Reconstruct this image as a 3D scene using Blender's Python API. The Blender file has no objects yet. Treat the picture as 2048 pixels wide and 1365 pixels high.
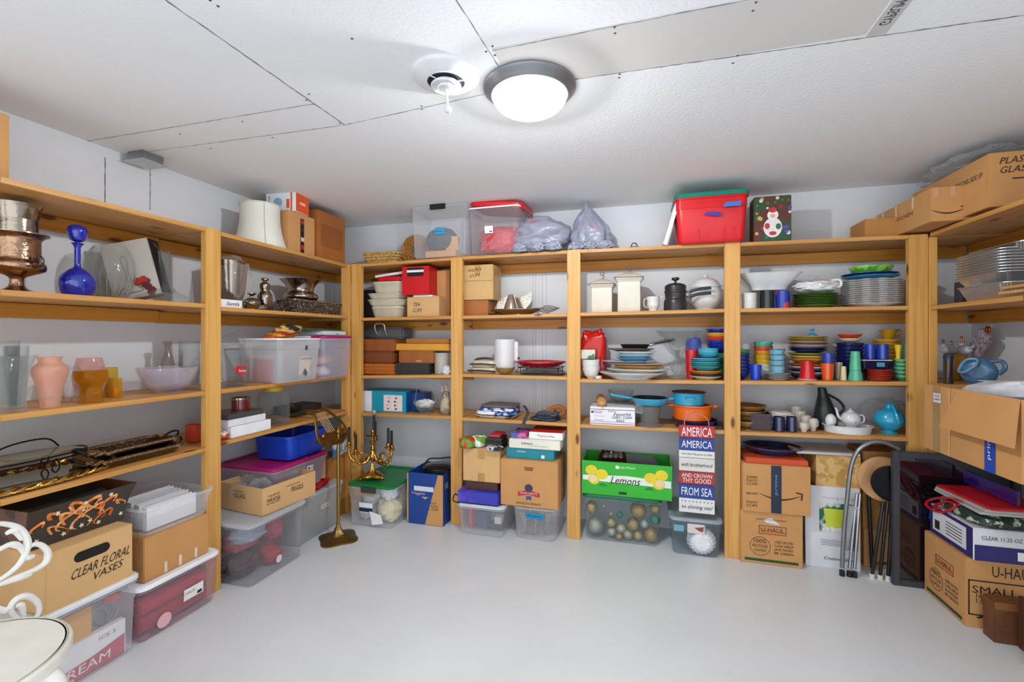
import bpy, bmesh, math, random
from mathutils import Vector, Matrix, noise
C = bpy.context.scene.collection
rnd = random.Random(7)
PI = math.pi
# ---------------------------------------------------------------- camera, world, exposure
SC = bpy.context.scene
FPX, HY, YAW = 905.64, 676.03, -0.2811
CX, CY, CZ = 2.6196, -3.4184, 1.3617
RH, RW = 2.3285, 4.5373                     # ceiling height, room width
cam = bpy.data.objects.new('camera', bpy.data.cameras.new('camera'))
C.objects.link(cam); SC.camera = cam
cam.location = (CX, CY, CZ); cam.rotation_euler = (PI/2, 0, -YAW)
cam.data.sensor_width = 36; cam.data.lens = FPX/2048*36
cam.data.shift_y = -(682.5-HY)/2048; cam.data.clip_start = .02
SC.view_settings.view_transform = 'Standard'; SC.view_settings.look = 'None'
SC.view_settings.gamma = 1; SC.view_settings.use_curve_mapping = False
SC.view_settings.exposure = 0.0
LAMP_E = 26.0; BULB_W = 105.0; WORLD_E = 2.25
w = bpy.data.worlds.new('world'); SC.world = w; w.use_nodes = True
w.node_tree.nodes['Background'].inputs[0].default_value = (.88, .94, 1, 1)
w.node_tree.nodes['Background'].inputs[1].default_value = WORLD_E
# ---------------------------------------------------------------- photo geometry
_s, _c = math.sin(YAW), math.cos(YAW)
def ray(u, v=HY):
    t = (u-1024)/FPX
    return (_s+t*_c, _c-t*_s, (HY-v)/FPX)
def hit_z(u, v, z=0.):
    d = ray(u, v); k = (z-CZ)/d[2]; return Vector((CX+d[0]*k, CY+d[1]*k, z))
def hit_y(u, v, y):
    d = ray(u, v); k = (y-CY)/d[1]; return Vector((CX+d[0]*k, y, CZ+d[2]*k))
def hit_x(u, v, x):
    d = ray(u, v); k = (x-CX)/d[0]; return Vector((x, CY+d[1]*k, CZ+d[2]*k))
DB, DL, DR = .3604, .4225, .3919           # depth of the back, left and right shelving
def on(side, u, v, d):                     # point at distance d from the wall of a side
    return hit_y(u, v, -d) if side == 'B' else hit_x(u, v, d if side == 'L' else RW-d)
def al(side, u, d):
    p = on(side, u, HY, d); return p.x if side == 'B' else (p.y if side == 'L' else -p.y)
def zz(side, u, v, d): return on(side, u, v, d).z
def W3(side, a, d, z):
    return Vector((a, -d, z)) if side == 'B' else (Vector((d, a, z)) if side == 'L' else Vector((RW-d, -a, z)))
ROT = {'B': 0, 'L': PI/2, 'R': -PI/2}
# shelf rows: front top edges per bay (pixels)
EDGE = {
 ('B',1): [[(724,528),(899,515)],[(926,513),(1133,501)],[(1162,499.3),(1449,486)],[(1483,485),(1819,470)]],
 ('B',2): [[(724,636),(899,632)],[(926,632),(1133,627)],[(1162,625.7),(1449,618)],[(1483,617.4),(1819,611.9)]],
 ('B',3): [[(724,752),(899,750.5)],[(926,748.5),(1133,754)],[(1162,759),(1449,762)],[(1483,762.4),(1819,764.5)]],
 ('B',4): [[(724,827),(899,833)],[(926,836),(1133,847)],[(1162,849.6),(1449,862)],[(1483,863.8),(1819,876)]],
 ('L',1): [[(0,352),(407,453.8)],[(443,463.8),(687,526.7)]],
 ('L',2): [[(0,579),(407,607.6)],[(443,614),(687,631.4)]],
 ('L',3): [[(0,832),(407,783.6)],[(443,780),(687,752)]],
 ('L',4): [[(0,1002),(407,897.4)],[(443,884.8),(687,824)]],
 ('R',1): [[(1886,456),(2048,393.6)]], ('R',2): [[(1886.5,608.9),(2047.5,590.4)]],
 ('R',3): [[(1886,767),(2048,790)]], ('R',4): [[(1886,905),(2048,962)]],
}
DS = {'B': DB, 'L': DL, 'R': DR}
SEG = {}
for k, bays in EDGE.items():
    d = DS[k[0]]; out = []
    for (u0, v0), (u1, v1) in bays:
        out.append((al(k[0],u0,d), zz(k[0],u0,v0,d), al(k[0],u1,d), zz(k[0],u1,v1,d)))
    SEG[k] = out
def shz(side, row, a):
    best = min(SEG[(side,row)], key=lambda s: max(s[0]-a, a-s[2], 0))
    t = min(1, max(0, (a-best[0])/(best[2]-best[0])))
    return best[1]+(best[3]-best[1])*t
# ---------------------------------------------------------------- materials
def lin(h):
    h = h.lstrip('#'); r = [int(h[i:i+2],16)/255 for i in (0,2,4)]
    return tuple([(x/12.92 if x <= .04045 else ((x+.055)/1.055)**2.4) for x in r])+(1,)
_m = {}
def nt(name):
    m = bpy.data.materials.new(name); m.use_nodes = True
    n = m.node_tree.nodes; n.clear(); o = n.new('ShaderNodeOutputMaterial')
    return m, n, m.node_tree.links, o
def P(h, rough=.5, metal=0., bump=0., bscale=60., var=.06, vscale=9., coat=0., h2=None, thr=None, name=None):
    key = ('P',h,rough,metal,bump,bscale,var,vscale,coat,h2,thr)
    if key in _m: return _m[key]
    m, n, l, o = nt(name or 'surface_'+h.strip('#'))
    b = n.new('ShaderNodeBsdfPrincipled'); l.new(b.outputs[0], o.inputs[0])
    tc = n.new('ShaderNodeTexCoord'); nz = n.new('ShaderNodeTexNoise'); nz.inputs['Scale'].default_value = vscale
    nz.inputs['Detail'].default_value = 4
    l.new(tc.outputs['Object'], nz.inputs['Vector'])
    r = n.new('ShaderNodeValToRGB'); l.new(nz.outputs[0], r.inputs[0]); c = lin(h)
    if h2:
        t = thr or .5
        r.color_ramp.elements[0].position = t-.03; r.color_ramp.elements[1].position = t+.03
        r.color_ramp.elements[0].color = c; r.color_ramp.elements[1].color = lin(h2)
    else:
        r.color_ramp.elements[0].position = .3; r.color_ramp.elements[1].position = .7
        r.color_ramp.elements[0].color = tuple(x*(1-var) for x in c[:3])+(1,)
        r.color_ramp.elements[1].color = tuple(min(1,x*(1+var)) for x in c[:3])+(1,)
    l.new(r.outputs[0], b.inputs['Base Color'])
    b.inputs['Roughness'].default_value = rough; b.inputs['Metallic'].default_value = metal
    b.inputs['Coat Weight'].default_value = coat
    if bump:
        n2 = n.new('ShaderNodeTexNoise'); n2.inputs['Scale'].default_value = bscale; n2.inputs['Detail'].default_value = 3
        l.new(tc.outputs['Object'], n2.inputs['Vector'])
        bp = n.new('ShaderNodeBump'); bp.inputs['Strength'].default_value = bump; bp.inputs['Distance'].default_value = .01
        l.new(n2.outputs[0], bp.inputs['Height']); l.new(bp.outputs[0], b.inputs['Normal'])
    _m[key] = m; return m
def wood(h, h2, axis=2, knots=True, rough=.45):
    key = ('W',h,h2,axis,knots,rough)
    if key in _m: return _m[key]
    m, n, l, o = nt('pine_wood')
    b = n.new('ShaderNodeBsdfPrincipled'); l.new(b.outputs[0], o.inputs[0]); b.inputs['Roughness'].default_value = rough
    tc = n.new('ShaderNodeTexCoord'); oi = n.new('ShaderNodeObjectInfo')
    ad = n.new('ShaderNodeVectorMath'); ad.operation = 'ADD'
    mu = n.new('ShaderNodeMath'); mu.operation = 'MULTIPLY'; mu.inputs[1].default_value = 37
    l.new(oi.outputs['Random'], mu.inputs[0]); l.new(tc.outputs['Object'], ad.inputs[0]); l.new(mu.outputs[0], ad.inputs[1])
    mp = n.new('ShaderNodeMapping'); sc = [38,38,38]; sc[axis] = 1.6; mp.inputs['Scale'].default_value = sc
    l.new(ad.outputs[0], mp.inputs[0])
    nz = n.new('ShaderNodeTexNoise'); nz.inputs['Scale'].default_value = 1; nz.inputs['Detail'].default_value = 5; nz.inputs['Distortion'].default_value = .6
    l.new(mp.outputs[0], nz.inputs['Vector'])
    r = n.new('ShaderNodeValToRGB'); l.new(nz.outputs[0], r.inputs[0])
    r.color_ramp.elements[0].position = .25; r.color_ramp.elements[1].position = .62
    r.color_ramp.elements[0].color = lin(h2); r.color_ramp.elements[1].color = lin(h)
    out = r.outputs[0]
    if knots:
        mk = n.new('ShaderNodeMapping'); sk = [9,9,9]; sk[axis] = 3.2; mk.inputs['Scale'].default_value = sk
        l.new(ad.outputs[0], mk.inputs[0])
        vo = n.new('ShaderNodeTexVoronoi'); vo.inputs['Scale'].default_value = 1; l.new(mk.outputs[0], vo.inputs['Vector'])
        rk = n.new('ShaderNodeValToRGB'); l.new(vo.outputs['Distance'], rk.inputs[0])
        rk.color_ramp.elements[0].position = .08; rk.color_ramp.elements[1].position = .15
        rk.color_ramp.elements[0].color = (1,1,1,1); rk.color_ramp.elements[1].color = (0,0,0,1)
        mx = n.new('ShaderNodeMix'); mx.data_type = 'RGBA'; l.new(rk.outputs[0], mx.inputs[0]); l.new(out, mx.inputs[6])
        mx.inputs[7].default_value = lin('#6b3f1c'); out = mx.outputs[2]
    l.new(out, b.inputs['Base Color'])
    _m[key] = m; return m
def clear(h='#ffffff', dens=.15, dif='#ffffff', rough=.08, bump=0., bscale=40., spec=1., name='clear_glass', edge=.5, blend=.3):
    """thin glass / clear plastic: mostly see-through, denser at grazing angles"""
    key = ('G',h,dens,dif,rough,bump,bscale,spec,edge,blend)
    if key in _m: return _m[key]
    m, n, l, o = nt(name)
    tr = n.new('ShaderNodeBsdfTransparent'); tr.inputs[0].default_value = lin(h)
    b = n.new('ShaderNodeBsdfPrincipled'); b.inputs['Base Color'].default_value = lin(dif); b.inputs['Roughness'].default_value = rough
    b.inputs['Specular IOR Level'].default_value = spec
    lw = n.new('ShaderNodeLayerWeight'); lw.inputs[0].default_value = blend
    mr = n.new('ShaderNodeMapRange'); mr.inputs[1].default_value = 0; mr.inputs[2].default_value = 1
    mr.inputs[3].default_value = dens; mr.inputs[4].default_value = min(1, dens+edge)
    l.new(lw.outputs['Facing'], mr.inputs[0])
    mx = n.new('ShaderNodeMixShader'); l.new(mr.outputs[0], mx.inputs[0]); l.new(tr.outputs[0], mx.inputs[1]); l.new(b.outputs[0], mx.inputs[2])
    l.new(mx.outputs[0], o.inputs[0])
    tc = n.new('ShaderNodeTexCoord'); n2 = n.new('ShaderNodeTexNoise'); n2.inputs['Scale'].default_value = bscale
    l.new(tc.outputs['Object'], n2.inputs['Vector'])
    if bump:
        bp = n.new('ShaderNodeBump'); bp.inputs['Strength'].default_value = bump; bp.inputs['Distance'].default_value = .01
        l.new(n2.outputs[0], bp.inputs['Height']); l.new(bp.outputs[0], b.inputs['Normal']); l.new(bp.outputs[0], lw.inputs['Normal'])
    _m[key] = m; return m
POST = wood('#dba75c','#c48a3e',2); BX = wood('#cf9a55','#b67b38',0); BY = wood('#cf9a55','#b67b38',1)
LX = wood('#cf9038','#b87724',0); LY = wood('#cf9038','#b87724',1)
CARD = P('#c8935a',.85,var=.05,vscale=6,name='cardboard'); CARD2 = P('#d5aa74',.85,var=.05,vscale=6,name='pale_cardboard'); CARDD = P('#a5713f',.85,name='dark_cardboard')
INK = P('#2a2320',.7,name='marker_ink'); TAPE = P('#b98c52',.3,name='packing_tape'); WHITE = P('#eeeeee',.5,name='white_paper')
BLACK = P('#141416',.4,name='black_plastic'); GOLD = P('#c79a4a',.22,metal=1,bump=.3,bscale=90,name='gilt_metal'); BRASS = P('#9c7c3c',.3,metal=1,name='brass')
SILV = P('#a39788',.18,metal=1,bump=.1,bscale=50,name='tarnished_silver'); DSILV = P('#6b5f52',.28,metal=1,bump=.5,bscale=120,name='dark_silver')
STEEL = P('#9a9da2',.3,metal=1,name='steel'); FROST = clear('#fbfbfc',.16,'#f4f4f8',.3,bump=.1,bscale=15,name='frosted_plastic',edge=.3)
SMOKE = clear('#f2f5f6',.1,'#ccd4d8',.25,name='grey_plastic',edge=.3); GLASS = clear('#fafbfb',.025,'#a9b0ae',.03,name='clear_glass',edge=.6,blend=.14,spec=1.5)
CUT = clear('#f8f9f8',.05,'#c4c8c6',.04,bump=.5,bscale=30,name='cut_glass',edge=.7,blend=.2,spec=1.5); POLY = clear('#fafafa',.05,'#f2f4f8',.08,bump=1.,bscale=9,name='clear_film',edge=.55,blend=.25,spec=1.5)
RED = P('#d2141c',.35,name='red_plastic')
# ---------------------------------------------------------------- mesh helpers
class MB:
    def __init__(s): s.v = []; s.f = []; s.mi = []; s.cur = 0
    def add(s, vs, fs):
        o = len(s.v); s.v += [tuple(p) for p in vs]; s.f += [tuple(i+o for i in f) for f in fs]; s.mi += [s.cur]*len(fs); return s
    def xf(s, M, start=0):
        for i in range(start, len(s.v)): s.v[i] = tuple(M @ Vector(s.v[i]))
        return s
    def box(s, x0, x1, y0, y1, z0, z1):
        vs = [(x,y,z) for z in (z0,z1) for y in (y0,y1) for x in (x0,x1)]
        return s.add(vs, [(0,2,3,1),(4,5,7,6),(0,1,5,4),(2,6,7,3),(0,4,6,2),(1,3,7,5)])
    def loft(s, rings, cap0=True, cap1=True):
        n = len(rings[0]); vs = [p for r in rings for p in r]; fs = []
        for k in range(len(rings)-1):
            for i in range(n):
                j = (i+1) % n; fs.append((k*n+i, k*n+j, (k+1)*n+j, (k+1)*n+i))
        if cap0: fs.append(tuple(range(n-1,-1,-1)))
        if cap1: fs.append(tuple((len(rings)-1)*n+i for i in range(n)))
        return s.add(vs, fs)
    def lathe(s, prof, R=1., H=1., seg=28, sx=1., sy=1., e=2., c=(0,0,0), wav=(0,0.), wz=0.):
        rings = []
        if len(prof) > 4:                      # round the outline between its points, never past them
            q = []
            for i in range(len(prof)-1):
                A, B_, C_, D = prof[max(i-1,0)], prof[i], prof[i+1], prof[min(i+2,len(prof)-1)]
                for k in range(3):
                    t = k/3; pt = []
                    for j in (0,1):
                        a, b, c_, d = A[j], B_[j], C_[j], D[j]
                        x = .5*((2*b)+(c_-a)*t+(2*a-5*b+4*c_-d)*t*t+(3*b-a-3*c_+d)*t**3)
                        pt.append(min(max(x,min(b,c_)),max(b,c_)))
                    q.append(tuple(pt))
            prof = q+[prof[-1]]
        for r, z in prof:
            ring = []
            for i in range(seg):
                a = 2*PI*i/seg; ca, sa = math.cos(a), math.sin(a)
                q = (abs(ca)**e+abs(sa)**e)**(-1/e) if e != 2 else 1
                k = 1+(wav[1]*math.cos(wav[0]*a)*z if wav[0] else 0)
                rr = max(r,1e-4)*R*q*k
                ring.append((c[0]+rr*ca*sx, c[1]+rr*sa*sy, c[2]+z*H+(wz*math.cos(wav[0]*a)*z*H if wav[0] else 0)))
            rings.append(ring)
        return s.loft(rings)
    def tube(s, pts, r, seg=8, closed=False, sub=0, flat=1.):
        pts = [Vector(p) for p in pts]
        if sub:
            q = []; n = len(pts); rng = range(n if closed else n-1)
            for i in rng:
                if closed: a,b,c_,d = pts[(i-1)%n],pts[i],pts[(i+1)%n],pts[(i+2)%n]
                else: a,b,c_,d = pts[max(i-1,0)],pts[i],pts[i+1],pts[min(i+2,n-1)]
                for k in range(sub):
                    t = k/sub; q.append(.5*((2*b)+(c_-a)*t+(2*a-5*b+4*c_-d)*t*t+(3*b-a-3*c_+d)*t**3))
            if not closed: q.append(pts[-1])
            pts = q
        n = len(pts); rings = []; up = None
        for i in range(n):
            if closed: t = pts[(i+1)%n]-pts[i-1]
            else: t = pts[min(i+1,n-1)]-pts[max(i-1,0)]
            if t.length < 1e-9: t = Vector((0,0,1))
            t.normalize()
            if up is None:
                up = Vector((0,0,1)) if abs(t.z) < .9 else Vector((1,0,0))
            up = (up-t*up.dot(t))
            if up.length < 1e-6: up = t.orthogonal()
            up.normalize(); sd = t.cross(up)
            rr = r(i/(n-1)) if callable(r) else r
            rings.append([pts[i]+(up*math.cos(2*PI*k/seg)*flat+sd*math.sin(2*PI*k/seg))*rr for k in range(seg)])
        if closed: rings.append(rings[0]); return s.loft(rings, False, False)
        return s.loft(rings)
    def rr(s, w, d, r, z, cx=0, cy=0, seg=4):
        out = []; r = min(r, w/2-1e-4, d/2-1e-4)
        for qx, qy, a0 in ((1,1,0),(-1,1,PI/2),(-1,-1,PI),(1,-1,1.5*PI)):
            for k in range(seg+1):
                a = a0+PI/2*k/seg
                out.append((cx+qx*(w/2-r)+r*math.cos(a), cy+qy*(d/2-r)+r*math.sin(a), z))
        return out
    def lump(s, w, d, h, seed=0, amp=.15, fr=3., e=1., nu=28, nv=18, c=(0,0,0), ridge=False):
        off = Vector((seed*3.7, seed*1.3, seed*7.1)); vs = []
        def sp(x): return math.copysign(abs(x)**e, x)
        for j in range(nv+1):
            ph = -PI/2+PI*j/nv
            for i in range(nu):
                a = 2*PI*i/nu
                p = Vector((sp(math.cos(a))*sp(math.cos(ph)), sp(math.sin(a))*sp(math.cos(ph)), sp(math.sin(ph))))
                nn = noise.noise(p*fr+off); nn2 = noise.noise(p*fr*2.3+off)
                if ridge: nn = .5-abs(nn)*2
                k = 1+amp*nn+amp*.5*nn2
                z = h/2+p.z*h/2*k
                vs.append((c[0]+p.x*w/2*k, c[1]+p.y*d/2*k, c[2]+max(0,z)))
        fs = [(j*nu+i, j*nu+(i+1)%nu, (j+1)*nu+(i+1)%nu, (j+1)*nu+i) for j in range(nv) for i in range(nu)]
        return s.add(vs, fs)
    def sph(s, r, c=(0,0,0), seg=14):
        return s.lathe([(math.sin(PI*k/10), .5-.5*math.cos(PI*k/10)) for k in range(11)], r, 2*r, seg, c=(c[0],c[1],c[2]-r))
    def cyl(s, p0, p1, r, seg=12): return s.tube([p0,p1], r, seg)
    def build(s, name, mat, parent=None, loc=None, bevel=0., smooth=True):
        me = bpy.data.meshes.new(name); me.from_pydata(s.v, [], s.f)
        for m in (mat if isinstance(mat,(list,tuple)) else [mat]): me.materials.append(m)
        bm = bmesh.new(); bm.from_mesh(me)
        if any(s.mi):
            bm.faces.ensure_lookup_table()
            for f, k in zip(bm.faces, s.mi): f.material_index = k
        bmesh.ops.remove_doubles(bm, verts=bm.verts, dist=1e-5)
        if bevel: 
            ed = [e for e in bm.edges if len(e.link_faces)==2 and e.calc_face_angle(0) > .7]
            bmesh.ops.bevel(bm, geom=ed, offset=bevel, segments=2, affect='EDGES', clamp_overlap=True)
        bmesh.ops.recalc_face_normals(bm, faces=bm.faces); bm.to_mesh(me); bm.free()
        if smooth:
            me.polygons.foreach_set('use_smooth', [True]*len(me.polygons)); me.set_sharp_from_angle(angle=.7)
        o = bpy.data.objects.new(name, me); C.objects.link(o)
        if parent: o.parent = parent
        if loc: o.location = loc
        return o
def tag(o, label=None, cat=None, group=None, kind=None):
    if label: o['label'] = label
    if cat: o['category'] = cat
    if group: o['group'] = group
    if kind: o['kind'] = kind
    return o
def root(name, label, cat, loc, rz=0., group=None, tilt=(0,0)):
    o = bpy.data.objects.new(name, None); C.objects.link(o); o.empty_display_size = .05
    o.location = loc; o.rotation_euler = (tilt[0], tilt[1], rz)
    return tag(o, label, cat, group)
def copy_tree(o, parent=None):
    c = o.copy(); C.objects.link(c); c.parent = parent
    for ch in [x for x in bpy.data.objects if x.parent == o]: copy_tree(ch, c)
    return c
# ---------------------------------------------------------------- box-like extents
class G: pass
def gw(side, a0, a1, df, dep, z0, z1, tap=1.):
    g = G(); g.side = side; g.w = a1-a0; g.d = dep; g.h = z1-z0; g.z = z0
    g.loc = W3(side, (a0+a1)/2, df-dep/2, z0); g.a = (a0+a1)/2; g.df = df; g.tap = tap; g.top = z1; g.rz = ROT[side]
    return g
def gp(side, u0, u1, vt, df, dep, base, tap=1.):
    a0, a1 = al(side,u0,df), al(side,u1,df)
    z0 = shz(side, base, (a0+a1)/2) if (isinstance(base, int) and base > 0) else base
    z1 = zz(side, (u0+u1)/2, vt, df)
    if side in 'LR':                       # mean height of a strongly foreshortened face
        am = (a0+a1)/2; p = W3(side, am, df, 0); dx, dy = p.x-CX, p.y-CY
        zc = dx*_s+dy*_c; um = 1024+FPX*(dx*_c-dy*_s)/zc; z1 = zz(side, um, vt, df)
    return gw(side, a0, a1, df, dep, z0+.0006, max(z1, z0+.004), tap)
def face(g, f):
    T = g.tap
    def k(v): return 1+(T-1)*max(0,min(1,v/g.h))
    if f == 'F': return lambda u, v, o=.0012: (u, -g.d/2*k(v)-o, v)
    if f == 'R': return lambda u, v, o=.0012: (g.w/2*k(v)+o, u, v)
    if f == 'L': return lambda u, v, o=.0012: (-g.w/2*k(v)-o, -u, v)
    return lambda u, v, o=.0012: (u, v, g.h+o)
def decal(rt, g, f, pts, mat, name='label_sticker', o=.0012):
    fn = face(g, f); m = MB(); m.add([fn(u,v,o) for u,v in pts], [tuple(range(len(pts)))])
    ob = m.build(name, mat, rt, smooth=False); return ob
def dbox(rt, g, f, cu, cv, w, h, mat, name='label_sticker', o=.0012):
    return decal(rt, g, f, [(cu-w/2,cv-h/2),(cu+w/2,cv-h/2),(cu+w/2,cv+h/2),(cu-w/2,cv+h/2)], mat, name, o)
_tc = {}
def tmesh(s):
    if s in _tc: return _tc[s]
    cu = bpy.data.curves.new('t','FONT'); cu.body = s; cu.resolution_u = 2
    ob = bpy.data.objects.new('t', cu); C.objects.link(ob); bpy.context.view_layer.update()
    me = bpy.data.meshes.new_from_object(ob.evaluated_get(bpy.context.evaluated_depsgraph_get()))
    vs = [tuple(v.co) for v in me.vertices]; fs = [tuple(p.vertices) for p in me.polygons]
    bpy.data.objects.remove(ob); bpy.data.curves.remove(cu); bpy.data.meshes.remove(me)
    x0, x1 = min(v[0] for v in vs), max(v[0] for v in vs); y0, y1 = min(v[1] for v in vs), max(v[1] for v in vs)
    _tc[s] = ([((v[0]-x0)/(x1-x0)-.5, (v[1]-y0)/(y1-y0)-.5) for v in vs], fs); return _tc[s]
def txt(rt, g, f, s, cu, cv, w, h, mat=None, shear=0., rot=0., name='lettering', o=.002):
    vs, fs = tmesh(s); fn = face(g, f); m = MB(); cr, sr = math.cos(rot), math.sin(rot); pts = []
    for x, y in vs:
        X, Y = x*w+y*h*shear, y*h; pts.append(fn(cu+X*cr-Y*sr, cv+X*sr+Y*cr, o))
    m.add(pts, fs); return m.build(name, mat or INK, rt, smooth=False)
# ---------------------------------------------------------------- generic things
def carton(g, label, mat=None, name='cardboard_box', cat='box', tape=None, bev=.003, group=None, rot=0, tilt=(0,0), body='body', seam=True):
    rt = root(name, label, cat, g.loc, g.rz+rot, group, tilt)
    m = MB(); w, d = g.w/2, g.d/2; m.box(-w, w, -d, d, 0, g.h); m.build(body, mat or CARD, rt, bevel=bev)
    if tape:
        tm = tape if not isinstance(tape, bool) else TAPE
        dbox(rt, g, 'F', 0, g.h*.86, min(.05,g.w*.18), g.h*.28, tm, 'tape', .0008)
        dbox(rt, g, 'T', 0, 0, min(.05,g.w*.18), g.d*.98, tm, 'tape', .0008)
    return rt
def openbox(g, label, mat=None, name='cardboard_box', cat='box', t=.004, rot=0, flaps=(), flap=.1, inner=None):
    rt = root(name, label, cat, g.loc, g.rz+rot); w, d, h = g.w/2, g.d/2, g.h; m = MB()
    m.box(-w,w,-d,d,0,t).box(-w,w,-d,-d+t,t,h).box(-w,w,d-t,d,t,h).box(-w,-w+t,-d+t,d-t,t,h).box(w-t,w,-d+t,d-t,t,h)
    m.build('body', mat or CARD, rt)
    for f, ang, L in flaps:
        q = MB(); ca, sa = math.cos(ang)*L, math.sin(ang)*L
        if f == 'F': b = [(-w,-d,h),(w,-d,h),(w-.01,-d-ca,h+sa),(-w+.01,-d-ca,h+sa)]; nrm = Vector((0,-sa,-ca))
        elif f == 'K': b = [(-w,d,h),(w,d,h),(w-.01,d+ca,h+sa),(-w+.01,d+ca,h+sa)]; nrm = Vector((0,sa,-ca))
        elif f == 'L': b = [(-w,-d,h),(-w,d,h),(-w-ca,d-.01,h+sa),(-w-ca,-d+.01,h+sa)]; nrm = Vector((-sa,0,-ca))
        else: b = [(w,-d,h),(w,d,h),(w+ca,d-.01,h+sa),(w+ca,-d+.01,h+sa)]; nrm = Vector((sa,0,-ca))
        nrm = nrm.normalized()*.004; top = [tuple(Vector(p)) for p in b]; bot = [tuple(Vector(p)+nrm) for p in b]
        q.add(top+bot, [(0,1,2,3),(7,6,5,4),(0,4,5,1),(1,5,6,2),(2,6,7,3),(3,7,4,0)]); q.build('flap', mat or CARD, rt)
    return rt
def sbin(g, label, lid=None, body=None, latch=None, rim=None, rc=.03, lidh=.022, rot=0, name='storage_bin', tilt=(0,0), lidlift=0, ribs=True):
    rt = root(name, label, 'storage bin', g.loc, g.rz+rot, None, tilt); T = g.tap; w, d, h = g.w, g.d, g.h
    bh = h-(lidh*.6 if lid else 0); m = MB()
    rg = [m.rr(w*.94,d*.94,rc*.8,0), m.rr(w,d,rc,.012), m.rr(w*(1+(T-1)*.75),d*(1+(T-1)*.75),rc,bh*.75),
          m.rr(w*(1+(T-1)*.75)+.006,d*(1+(T-1)*.75)+.006,rc,bh*.755), m.rr(w*T,d*T,rc,bh)]
    m.loft(rg, True, False); m.build('body', body or FROST, rt)
    q = MB(); o = .008
    q.loft([q.rr(w*T,d*T,rc,bh-.008), q.rr(w*T+2*o,d*T+2*o,rc+o,bh-.01), q.rr(w*T+2*o,d*T+2*o,rc+o,bh), q.rr(w*T,d*T,rc,bh)], False, False)
    q.build('rim', rim or body or FROST, rt)
    if lid:
        q = MB(); o = .012; z = bh+lidlift
        q.loft([q.rr(w*T+2*o-.006,d*T+2*o-.006,rc+o,z-.012+.013), q.rr(w*T+2*o,d*T+2*o,rc+o,z+.004), q.rr(w*T+2*o,d*T+2*o,rc+o,z+lidh*.7),
                q.rr(w*T+2*o-.012,d*T+2*o-.012,rc+o,z+lidh), q.rr(w*T-.03,d*T-.03,rc,z+lidh), q.rr(w*T-.045,d*T-.045,rc,z+lidh*.6)])
        q.build('lid', lid, rt)
    if latch:
        for sx in ((0,) if latch[1] == 1 else (-1,1)):
            q = MB(); q.box(-.06,.06,-.006,.006,-.03,.014); ob = q.build('latch', latch[0], rt, bevel=.003)
            ob.location = (sx*(w*T/2+.016) if latch[1]==2 else 0, 0 if latch[1]==2 else -(d*T/2+.016), bh-.002)
            if latch[1] == 2: ob.rotation_euler = (0,0,PI/2)
    return rt
PLATE = [(0,0),(.55,0),(.6,.12),(.97,.82),(1,1),(.97,1),(.6,.34),(0,.28)]
BOWL = [(0,0),(.42,0),(.45,.06),(.75,.32),(.94,.75),(1,1),(.96,1),(.9,.78),(.71,.38),(.4,.12),(0,.1)]
TUMB = [(0,0),(.72,0),(.77,.04),(1,1),(.93,1),(.7,.08),(0,.08)]
MUG = [(0,0),(.9,0),(1,.06),(1,1),(.92,1),(.92,.1),(0,.08)]
CASS = [(0,0),(.85,0),(.92,.1),(.97,.9),(1.04,.93),(1.04,1),(.9,1),(.88,.15),(0,.12)]
def ce(side, u0, u1, vt, d, base):
    """centre, radius and height of a round thing from its outline, centre at distance d"""
    a0, a1 = al(side,u0,d), al(side,u1,d); a = (a0+a1)/2
    z0 = shz(side, base, a) if (isinstance(base, int) and base > 0) else base
    g = G(); g.side = side; p = W3(side, a, d, 0); dx, dy = p.x-CX, p.y-CY; zc = dx*_s+dy*_c
    g.um = 1024+FPX*(dx*_c-dy*_s)/zc
    g.R = (u1-u0)/2*zc/FPX/math.sqrt(1+((dx*_c-dy*_s)/zc)**2)
    z1 = zz(side, g.um, vt, d); g.z = z0+.0006; g.h = max(z1-g.z,.004); g.top = g.z+g.h
    g.loc = W3(side, a, d, g.z); g.rz = ROT[side]; g.a = a; g.w = g.d = 2*g.R; g.tap = 1; g.df = d
    return g
def turned(g, prof, mat, name, label, cat, part=None, group=None, rot=0, tilt=(0,0), **kw):
    """a thing with one lathe part and possibly more added later"""
    rt = root(name, label, cat, g.loc, g.rz+rot, group, tilt)
    m = MB(); m.lathe(prof, g.R, g.h, **kw); m.build(part or 'body', mat, rt); return rt
def single(g, prof, mat, name, label, cat, group=None, tilt=(0,0), **kw):
    m = MB(); m.lathe(prof, g.R, g.h, **kw); o = m.build(name, mat, None, g.loc); o.rotation_euler = (tilt[0],tilt[1],g.rz)
    return tag(o, label, cat, group)
def handle(rt, mat, R, z0, z1, out, ang=0, rad=.005, name='handle', flat=1.):
    ca, sa = math.cos(ang), math.sin(ang); m = MB(); zm = (z0+z1)/2
    pts = [(R*.97,z1),(R+out*.7,z1+(z1-z0)*.05),(R+out,zm+(z1-z0)*.1),(R+out*.75,z0+(z1-z0)*.15),(R*.95,z0)]
    m.tube([(r*ca,r*sa,z) for r,z in pts], rad, 8, sub=5, flat=flat); return m.build(name, mat, rt)
ORD = ['bottom','second from bottom','third from bottom','fourth from bottom','fifth from bottom','sixth from bottom','seventh from bottom','eighth from bottom','ninth from bottom','tenth from bottom','eleventh from bottom','twelfth from bottom']
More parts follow.
